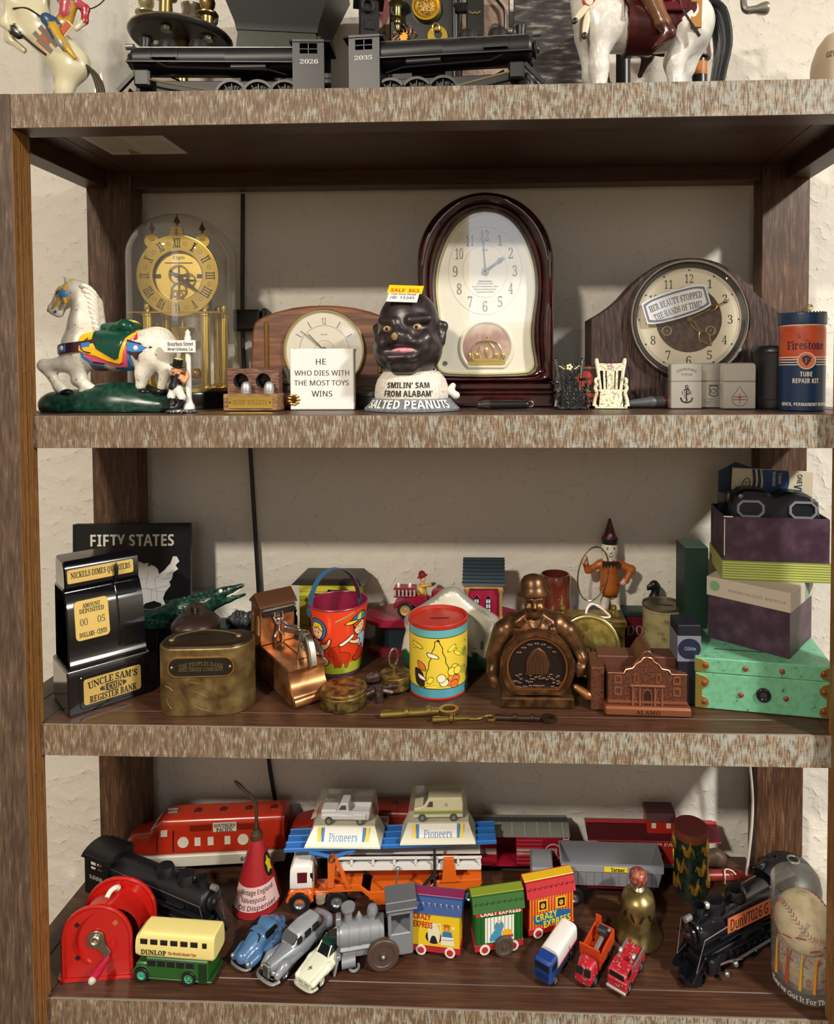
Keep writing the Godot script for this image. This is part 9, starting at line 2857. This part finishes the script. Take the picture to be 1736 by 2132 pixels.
func make_top_left() -> void:
	var t:=thing("tin_cowboy_horse","cream lithographed tin horse rearing with a lasso cowboy","toy horse",V(-0.586,TOP,-0.062),0.0)
	var cream:=lin("d6cfae")
	var b:=nb().at(O3,O3,V(1,1,0.62)).flesh(bones([
		[26,72,0,12,88,0,24,21],[12,88,0,-22,124,0,21,23],[-24,128,0,-20,160,0,22,17],[-20,160,0,-26,190,0,16,13],[-26,192,0,-50,200,0,12,8],[-20,196,4,-16,212,6,4,2],
		[26,66,4,18,40,6,20,12],[18,40,6,16,4,6,11,9],[16,6,6,8,5,6,8,6],[10,60,-10,6,30,-12,12,9,lin("3a3430")],[6,30,-12,6,4,-12,9,7,lin("3a3430")],
		[-14,132,14,-44,150,18,11,8],[-44,150,18,-54,122,18,7,5.5],[-54,122,18,-42,112,18,5.5,5],[-42,112,18,-36,106,18,5.5,5.5,lin("1c1a18")],
		[-30,138,-10,-64,138,-14,10,7],[-64,138,-14,-64,112,-14,6,5],[-64,112,-14,-44,96,-14,5,4.5],
	],cream),0.003,0.008).flat()
	var h:=part(t,"horse",b,vp(0.3,0.0,0.4),60.0)
	for i in 5:
		part(h,"tail_strand",nb().tube(smoothed(p3([46,70,i*2 - 4,54+i*2,56,i*2 - 4,58+i*3,36,i*2 - 4,56+i*3.4,3,i*2 - 4]),4,false),0.0024,6),mt("6a6350" if i % 2 else "3f382e",0.4))
	part(h,"girth_strap",nb().at(mm(-2,95,13.6),V(0,0,42)).box(mm(6,34,1.6)).box(mm(6,34,1.6),mm(10,0,0)),mt("6d6752",0.4))
	part(h,"rein",nb().tube(smoothed(p3([-40,138,14,-20,137,15.5,0,124,15]),4,false),0.0014,6),mt("33291f",0.4))
	part(h,"breast_line",nb().tube(smoothed(p3([-44,134,9,-40,116,11,-20,96,12,0,80,12]),4,false),0.0014,5),mt("33291f",0.4))
	part(t,"saddle_blanket",nb().at(mm(12,106,13.2),V(0,0,-42)).box(mm(24,46,1.6),O3,0.0006),mt("b5472a",0.4))
	part(t,"blanket_edge",nb().at(mm(12,106,12.8),V(0,0,-42)).box(mm(27,49,1.4),O3,0.0006),mt("d9cf9c",0.4))
	var pinkc:=lin("b54a58")
	var yel:=lin("c29a2c")
	var blu:=lin("2a4c74")
	part(t,"cowboy",nb().at(O3,O3,V(1,1,0.7)).flesh(bones([
		[24,120,12,30,146,12,9,11,yel],[27,132,20,29,144,20,6,7,pinkc],[16,118,16,4,124,22,8,7,blu],[4,124,22,18,100,24,6,6,blu],[14,112,24,24,94,25,6,5,yel],[24,94,25,40,74,22,5,3,yel],[20,98,26,26,88,27,4.5,4,lin("8d8a78")],
		[40,148,12,52,138,14,6,5.5,pinkc],[52,138,14,52,122,16,5.5,4.5,lin("a82a34")],[52,122,16,42,112,18,4,4,lin("d9cfae")],[32,150,18,36,154,18,6,6,lin("3a6a90")],[36,162,16,38,164,16,8,8,lin("d9b48a")],[20,150,14,12,160,14,5,4,pinkc],
	],yel),0.0022,0.004),vp(0.3,0.0,0.4),60.0)
	part(t,"cowboy_hat",nb().at(mm(42,172,12),V(0,0,-28)).lathe(pl([0,0,19,1,19.5,2,10,3,9,13,6,16,0,16]),22,O3,1.0,0.7),mt("cfc48e",0.35))
	part(t,"lasso",nb().tube(smoothed(p3([46,136,14,60,138,10,74,150,6,84,172,4,60,190,4]),5,false),0.0008,5),mt("2c2620",0.4))
	var j:=thing("glass_jar","tall clear bubbled glass jar behind the tin cowboy","jar",V(-0.606,TOP,-0.165),0.0)
	part(j,"jar_wall",nb().lathe(pl([0,0,55,0,58,3,58,250,56,250,55.4,6,0,6]),44),glass("e6ebe8",0.12),60.0)
	for i in 16:
		var a: float=i*0.37 - 0.4
		part(j,"bubble",nb().ball(V(sin(a)*0.0572,0.05+fmod(i*0.0371,0.15),cos(a)*0.0572),0.0014,8,6),mt("f2f4f2",0.1))
	var c:=thing("cruet_stand","round silver cruet stand with black underside, brass finials and a jug","stand",V(-0.463,TOP,-0.166),0.0)
	var sv:=mt("b5b2a8",0.22,0.9)
	var bs:=mt("a08d58",0.3,0.85)
	part(c,"pedestal",nb().lathe(pl([0,0,42,0,43,3,12,8,8,16,8,128,12,132,12,148]),28),bs)
	part(c,"tray",nb().lathe(pl([0,148,66,148,69,151,70,156,68,157,66,153,0,153]),48),mt("1c1a18",0.35))
	part(c,"tray_rim",nb().at(mm(0,155.5,0)).tube(circle(0.0695,48).map(func(v): return V(v.x,0,v.y)),0.0016,6,true),sv)
	for q in [[-0.045,0.012,0.0],[0.0,0.045,0.004],[0.046,0.016,-0.006]]:
		part(c,"finial",nb().lathe(pl([12,153,11,158,9,160,8.6,178,9,181,15,184,15,186,8,189,7,192,10,197,11,203,9,210,5,213,0,214]),20,V(q[0],q[2],q[1])),bs if q[0] > -0.04 else mt("b5ad88",0.3,0.6))
		part(c,"tray_nut",nb().lathe(pl([0,143,7,143,8,148]),14,V(q[0],0,q[1])),mt("8d887c",0.3,0.8))
	part(c,"jug",nb().lathe(pl([0,153,18,153,20,158,19,176,15,196,17,204,16,204,14,196]),26,mm(14,0,-8)),sv)
	part(c,"jug_handle",nb().tube(smoothed(p3([32,192,-8,46,196,-8,48,180,-8,34,168,-8]),4,false),0.0024,7),sv)
	part(c,"glass_tube",nb().lathe(pl([7,153,7,240,6.6,240,6.6,154]),20,mm(-22,0,4)),glass("f0f2f0",0.1),60.0)
	var e:=thing("toy_locomotive","black steam engine numbered 2026 facing left on the top shelf","toy train",V(-0.353,TOP,-0.064),183.0,"black toy steam engines")
	steam_engine(e,262.0,"2026",{"r": 17.0,"axis": 72.0,"cab": 42.0,"bell": "8a877c","gear": 1.55,"wheel": 0.0215,"rod": "a89a7c"})
	var f:=thing("toy_locomotive","black steam engine numbered 2035 facing right on the top shelf","toy train",V(-0.07,TOP,-0.064),-4.0,"black toy steam engines")
	steam_engine(f,245.0,"2035",{"r": 18.0,"axis": 76.0,"cab": 42.0,"rail": "a09c94","bell": "77756c","gear": 1.55,"wheel": 0.0215,"rod": "b5a88a"})
	var g:=thing("green_mill","dark green tapered metal mill with a black flared hopper","mill",V(-0.321,TOP,-0.185),8.0)
	var sq := func(w: float,y: float) -> PackedVector3Array:
		return PackedVector3Array(p3([-w/2,y,-w*0.36,w/2,y,-w*0.36,w/2,y,w*0.36,-w/2,y,w*0.36]))
	part(g,"body",nb().loft([sq.call(140,0),sq.call(108,152)]),mt("2a3324",0.4),15.0)
	part(g,"hopper",nb().loft([sq.call(112,152),sq.call(116,162),sq.call(188,252)]),mt("101211",0.4),15.0)
	part(g,"side_panel",nb().at(mm(62,76,6),V(0,0,6)).box(mm(14,150,62),O3,0.002),mt("141c1a",0.4))
	for s in [-1.0,1.0]:
		part(g,"v_brace",nb().at(mm(s*19,100,44.5),V(-6,0,-s*42)).box(mm(6,54,3),O3,0.001),mt("434c3a",0.4))
	part(g,"lower_plate",nb().at(mm(0,46,48.5),V(-6,0,0)).box(mm(60,50,2.4),O3,0.001),mt("5a6150",0.4))


func make_top_middle() -> void:
	var t:=thing("diamond_panel","tall pale box printed with red diamonds behind the lantern","box",V(-0.189,TOP,-0.244),0.0)
	part(t,"panel",nb().box(mm(50,250,20),mm(0,125,0),0.001),mt("b0987a",0.5))
	for i in 4:
		for x in [-11.0,11.0]:
			part(t,"diamond",nb().ext(pl([0,-31,11,0,0,31,-11,0]),0.0006,mm(x,40+i*62+(31 if x > 0 else 0) - 30,10)),mt("8a2c38",0.5))
	var bx:=thing("bead_case","black upright case with gold beads in its open top","case",V(-0.19,TOP,-0.175),0.0)
	part(bx,"case",nb().box(mm(30,100,30),mm(0,50,0),0.001).box(mm(30,46,3),mm(0,121,-13)).box(mm(3,46,30),mm(-13.5,121,0)).box(mm(3,46,30),mm(13.5,121,0)),mt("151516",0.4))
	for i in 12:
		part(bx,"bead",nb().ball(mm(-7.6+(i % 3)*7.6,104+(i/3)*8.6,6+(i % 2)*3),0.0042,12,8),mt(["c9a648","a88a3a","d9bf74"][i % 3],0.25,0.85))
	var l:=thing("iron_lantern","small black iron lantern with a ring on the bead case","lantern",V(-0.19,TOP+0.1445,-0.175),14.0)
	part(l,"foot",nb().box(mm(40,6,36),mm(0,3,0),0.002),mt("17171a",0.4))
	part(l,"body",nb().box(mm(28,56,26),mm(0,34,0),0.002).box(mm(16,14,3),mm(0,22,13),0.001),mt("1c1c1f",0.4))
	part(l,"roof",nb().loft([PackedVector3Array(p3([-22,60,-20,22,60,-20,22,60,20,-22,60,20])),PackedVector3Array(p3([-6,78,-5,6,78,-5,6,78,5,-6,78,5]))]),mt("141416",0.4))
	part(l,"ring",nb().at(mm(-2,48,17)).tube(circle(0.008,18).map(func(v): return V(v.x,v.y,0)),0.0018,6,true),mt("3a3a3c",0.35,0.5))
	var a:=thing("steampunk_assemblage","black wooden assemblage box with brass rosette, pinwheel and finial","sculpture",V(-0.112,TOP,-0.222),0.0)
	var black:=mt("17181a",0.4)
	part(a,"box",nb().box(mm(104,250,44),mm(0,125,0),0.002),black)
	part(a,"side_strip",nb().rod(mm(46,2,24),mm(46,248,24),0.005,-1.0,12),mt("3f4144",0.35,0.5))
	var br:=gold()
	var old:=mt("8f8a5c",0.3,0.85)
	part(a,"brass_finial",nb().at(mm(-38,0,34)).lathe(pl([0,170,3,170,4.4,174,4,178,6,180,6,183,4,185,9,188,6,190,5.5,202,8,206,13,209,12,216,8,222,5,224,7,232,4,244,0,246]),22),old)
	part(a,"rosette",nb().at(mm(4,208,22),V(90,0,0)).lathe(pl([0,6,12,5,15,8,17,5,19,9,21,9,22,4,22,0]),36),br)
	part(a,"rosette_centre",nb().ball(mm(4,208,26),V(0.013,0.013,0.005)),mottled("filigree",[[0.3,"5a3a1a"],[0.5,"b58a3a"],[0.7,"dcc070"]],0.003,0.3,0.7,0.1))
	for i in 10:
		var w: float=TAU*i/10.0
		var pts:=[]
		for k in 7:
			var r:=lerpf(3.0,17.5,k/6.0)
			var z:=w+k*0.16
			pts.append(mm(-30+cos(z)*r,165+sin(z)*r,27))
		part(a,"pinwheel_arm",nb().tube(pts,0.0008,5).ball(pts[6],0.0018,8,6),mt("c58a4a",0.3,0.8))
	part(a,"pinwheel_hub",nb().ext([0,1,2,3,4,5,6,7,8,9,10,11,12,13,14,15,16,17,18,19].map(func(i): return Vector2(cos(TAU*i/20.0),sin(TAU*i/20.0))*(0.0085 if i % 2 else 0.006)),0.003,mm(-30,165,25),0.0006),mt("d09a4c",0.3,0.8))
	part(a,"brass_disc",disc(0.0155,0.003,mm(20,166,23),32,0.0008),mt("b59a3c",0.3,0.85))
	part(a,"disc_hole",disc(0.006,0.0036,mm(21,168,23),20),black)
	for i in 3:
		part(a,"spring_coil",nb().at(mm(18,177,27+i*1.6)).tube(circle(0.0052,18).map(func(v): return V(v.x,v.y,0)),0.0009,6,true),mt("d9c88a",0.25,0.9))
	part(a,"arm_box",nb().box(mm(26,90,22),mm(76,205,22),0.002).box(mm(20,10,20),mm(56,240,16)),mt("111214",0.35))
	part(a,"coiled_cable",nb().tube(range(60).map(func(i): return mm(46+i*0.35,204+sin(i*1.05)*6,28+cos(i*1.05)*6)),0.0016,6),mt("16161a",0.4))
	part(a,"moustache_badge",nb().tube(smoothed(p3([68,196,33.6,73,193,33.8,76,195,33.8,79,193,33.8,84,196,33.6]),3,false),0.0012,6),mt("c9b46a",0.3,0.8))
	part(a,"glass_marble",nb().ball(mm(52,156,28),0.006,18,12),mt("d9dcd9",0.1))
	part(a,"marble_cage",nb().tube(arc(0.0063,0,TAU,18,mm(52,156,28)),0.0006,5).box(mm(0.8,12,0.8),mm(52,156,34.4)).box(mm(12,0.8,0.8),mm(52,156,34.4)),black)
	var p:=thing("portrait_panel","printed panel showing a pair of pale eyes behind the black box","picture",V(-0.022,TOP,-0.252),0.0)
	var ink:=Ink.new(256,512,hx("a58a7a"))
	var rs:=RandomNumberGenerator.new()
	rs.seed=3
	for i in 240:
		ink.oval(rs.randf(),rs.randf(),0.08,0.02,hx(["9c8272","ad9484","94786a","b59e90"][i % 4]),rs.randf()*0.4)
	ink.rect(0.0,0.0,1.0,0.06,hx("8a8682"))
	for x in [0.27,0.76]:
		ink.line(smoothed([Vector2(x - 0.17,0.235),Vector2(x - 0.05,0.205),Vector2(x+0.16,0.23)],4,false),0.016,hx("6f5648"))
		ink.oval(x,0.295,0.13,0.022,hx("6a5248"))
		ink.oval(x,0.297,0.11,0.016,hx("cfc9c0"))
		ink.oval(x,0.297,0.04,0.017,hx("6f8286"))
		ink.oval(x,0.297,0.016,0.009,hx("191614"))
	ink.line(smoothed([Vector2(0.46,0.3),Vector2(0.42,0.46),Vector2(0.5,0.5)],4,false),0.012,hx("7f6658"))
	ink.line([Vector2(0.34,0.62),Vector2(0.66,0.62)],0.014,hx("7a4a42"))
	part(p,"board",nb().box(mm(76,262,8),mm(0,131,0),0.001),mt("2a2624",0.5))
	var pf:=nb()
	pf.quad(mm(-36,260,4.3),mm(36,260,4.3),mm(36,2,4.3),mm(-36,2,4.3))
	part(p,"print",pf,printed(ink.tex(),0.4))
	part(p,"cable",nb().tube(smoothed(p3([4,258,10,20,238,12,30,222,12,30,190,10]),4,false),0.0022,6),mt("16161a",0.4))
	var d:=thing("grey_board","distressed charcoal painted board standing beside the portrait panel","board",V(0.078,TOP,-0.25),0.0)
	part(d,"board",nb().box(mm(112,262,14),mm(0,131,0),0.001),mottled("distressed",[[0.25,"2a2828"],[0.5,"3f3c3a"],[0.68,"5a5652"],[0.8,"8d8880"]],0.02,0.7,0.0,0.0,SMOOTH,256,false,V(0.5,2,1)))
	var w2:=thing("pewter_tower","small pewter skyscraper souvenir under the white horse","souvenir",V(0.148,TOP,-0.118),0.0)
	part(w2,"tower",nb().box(mm(16,26,14),mm(0,13,0),0.0006).box(mm(12,20,11),mm(0,36,0),0.0006).box(mm(8,14,8),mm(0,52,0),0.0006).rod(mm(0,58,0),mm(0,66,0),0.0026,0.0014,8).rod(mm(0,66,0),mm(0,84,0),0.0007,0.0004,6),mt("8d8676",0.4,0.5))


func make_top_right() -> void:
	var t:=thing("rider_horse","white speckled plastic horse carrying a rider in brown leggings","figurine",V(0.187,TOP,-0.052),0.0)
	var white:=mottled("speckled",[[0.0,"1c1b1a"],[0.1,"2a2826"],[0.115,"dcd9d0"],[0.6,"ecebe6"]],0.011,0.25,0.0,0.0,SMOOTH,512,true)
	var c:=Color.WHITE
	part(t,"horse",nb().flesh(bones([
		[-58,102,0,-10,98,0,32,29],[-10,98,0,48,102,0,29,33],[-72,116,0,-84,158,0,24,18],[-84,158,0,-90,186,0,17,13],[-90,188,0,-118,172,0,12,8],
		[-62,84,12,-64,44,13,15,10],[-64,44,13,-63,8,13,10,10],[-76,90,-12,-70,44,-13,14,9],[-70,44,-13,-58,8,-13,9,9],
		[44,84,12,28,50,13,22,11],[28,50,13,32,8,13,10,10],[56,84,-12,50,54,-13,20,10],[50,54,-13,30,8,-13,9,9],
	],c),0.0036,0.012).flat(),white,60.0)
	var dark:=mt("22262c",0.25)
	for i in 9:
		part(t,"tail_strand",nb().tube(smoothed(p3([72,124,i*3 - 12,82+i*0.8,112,i*3.4 - 13,88+i,76,i*3.4 - 13,84+i*0.8,40,i*3 - 12,78+i*0.6,2.6,i*2.6 - 10]),4,false),0.0036,6),dark if i % 3 else mt("5a6068",0.25))
	for q in [[-63,13],[-58,-13],[32,13],[30,-13]]:
		part(t,"hoof",nb().lathe(pl([0,0,12.5,0,11,9,0,9]),18,mm(q[0],0,q[1])),mt("17171a",0.35))
	part(t,"blanket",drape([[-36,96],[-30,66],[-16,52],[2,58],[20,74],[36,70],[46,88],[50,104]],99,33,33,1.6),mt("4a1a1c",0.25,0.0,0.3))
	part(t,"sun_panel",nb().at(mm(14,112,33.4),V(-18,0,0)).ext(pl([-18,-14,22,-14,26,26,-14,26]),0.003,O3,0.0006),mt("5a1424",0.3))
	part(t,"sun",nb().at(mm(15,120,35.2),V(-18,0,0)).ext(circle(0.0095,24),0.0024),mt("d9b01e",0.35))
	part(t,"fringe_strip",nb().at(mm(50,108,31),V(-10,0,-4)).box(mm(13,58,2.4)),mt("a8793a",0.4))
	var zz:=[]
	for i in 10:
		zz.append(mm(45 if i % 2 else 54,84+i*5.4,34.2 - i*0.6))
	part(t,"zigzag",nb().tube(zz,0.0008,4),mt("d9c27a",0.4))
	var tan:=lin("7a5236")
	var brn:=lin("4a2018")
	part(t,"rider",nb().flesh(bones([[-6,150,0,-4,186,0,18,20,tan],[-4,206,0,-4,210,0,13,13,lin("a86a4a")],[-10,148,14,-10,126,36,13,12,tan],[-10,126,36,8,84,40,12,8.5,tan],[8,82,40,16,70,42,8,7,brn],[14,70,42,-2,54,44,6.5,3.5,brn],[-10,148,-14,-10,126,-36,13,12,tan],[-10,126,-36,8,84,-40,12,8.5,tan],[8,82,-40,-2,58,-44,7,3.5,brn]],tan),0.003,0.007),vp(0.3,0.0,0.3),60.0)
	part(t,"quirt",nb().tube(smoothed(p3([26,130,38,30,104,39,40,86,39,52,68,38]),4,false),[0.0008,0.0009,0.001,0.001,0.0011,0.0011,0.0012,0.0013,0.0014,0.0016,0.0018,0.002,0.002],6),mt("2a1812",0.4))
	for q in [[-40,-18],[-8,-30],[34,-12]]:
		part(t,"feather",nb().at(mm(-78,116,26),V(0,0,q[0])).ball(mm(0,q[1]+4,0),V(0.0042,0.017,0.0018)),mt("dcd2b4",0.4))
		part(t,"feather_tip",nb().at(mm(-78,116,26),V(0,0,q[0])).ball(mm(0,q[1] - 9,0.4),V(0.0036,0.0046,0.002)),mt("1c1a18",0.4))
	part(t,"feather_knot",nb().at(mm(-78,120,26)).tube(circle(0.007,16).map(func(v): return V(v.x,v.y,0)),0.0018,6,true),mt("a8322c",0.4))
	var g:=thing("bench_grinder","rosy metal hand grinder with crank on black pipe legs","grinder",V(0.255,TOP,-0.17),0.0)
	for q in [[-0.078,0.0],[0.03,0.0]]:
		part(g,"leg",nb().rod(V(q[0],0,q[1]),V(q[0],0.18,q[1]),0.0105,-1.0,20),mt("1b1c20",0.35))
		part(g,"flange",nb().lathe(pl([0,0,22,0,22,4,12,6,0,6]),24,V(q[0],0,q[1])),mt("1b1c20",0.35))
	part(g,"leg_sleeve",nb().lathe(pl([11,112,15,112,16,116,13,140,12,150]),22,mm(30,0,0)),mt("5a3a30",0.4))
	part(g,"orange_tag",nb().lathe(pl([10.8,88,10.8,106]),22,mm(30,0,0)),mt("b5702a",0.5))
	part(g,"pan",nb().loft([PackedVector3Array(p3([-90,180,-26,50,180,-26,50,180,26,-90,180,26])),PackedVector3Array(p3([-100,204,-34,66,204,-34,66,204,34,-100,204,34]))]),mt("8a6660",0.35,0.5),15.0)
	part(g,"spindle",nb().rod(mm(60,215,0),mm(92,215,0),0.004),mt("8d8a80",0.3,0.8))
	part(g,"crank_arm",nb().tube(smoothed(p3([90,222,0,90,196,2,91,180,4,96,176,5]),4,false),0.0048,8),mt("86857c",0.35,0.7))
	part(g,"crank_grip",nb().at(mm(94,176,5),V(0,0,-84)).lathe(pl([0,0,5,0,5.4,12,8,20,9,26,8,29,0,29]),18),mt("9a998e",0.35,0.7))
	var b:=thing("beige_canister","smooth beige domed canister at the right end of the top shelf","canister",V(0.448,TOP,-0.105),0.0)
	part(b,"body",nb().lathe(pl([0,0,33,0,34.5,2,34.5,66,33,78,27,96,18,108,8,113,0,114]),36),mt("c9b49a",0.4),50.0)
	words(b,"oro",0.012,0.007,V(0,0.075,0),O3,mt("4a4038",0.5),"serif",round_about(0.0342,-0.12,-0.72))
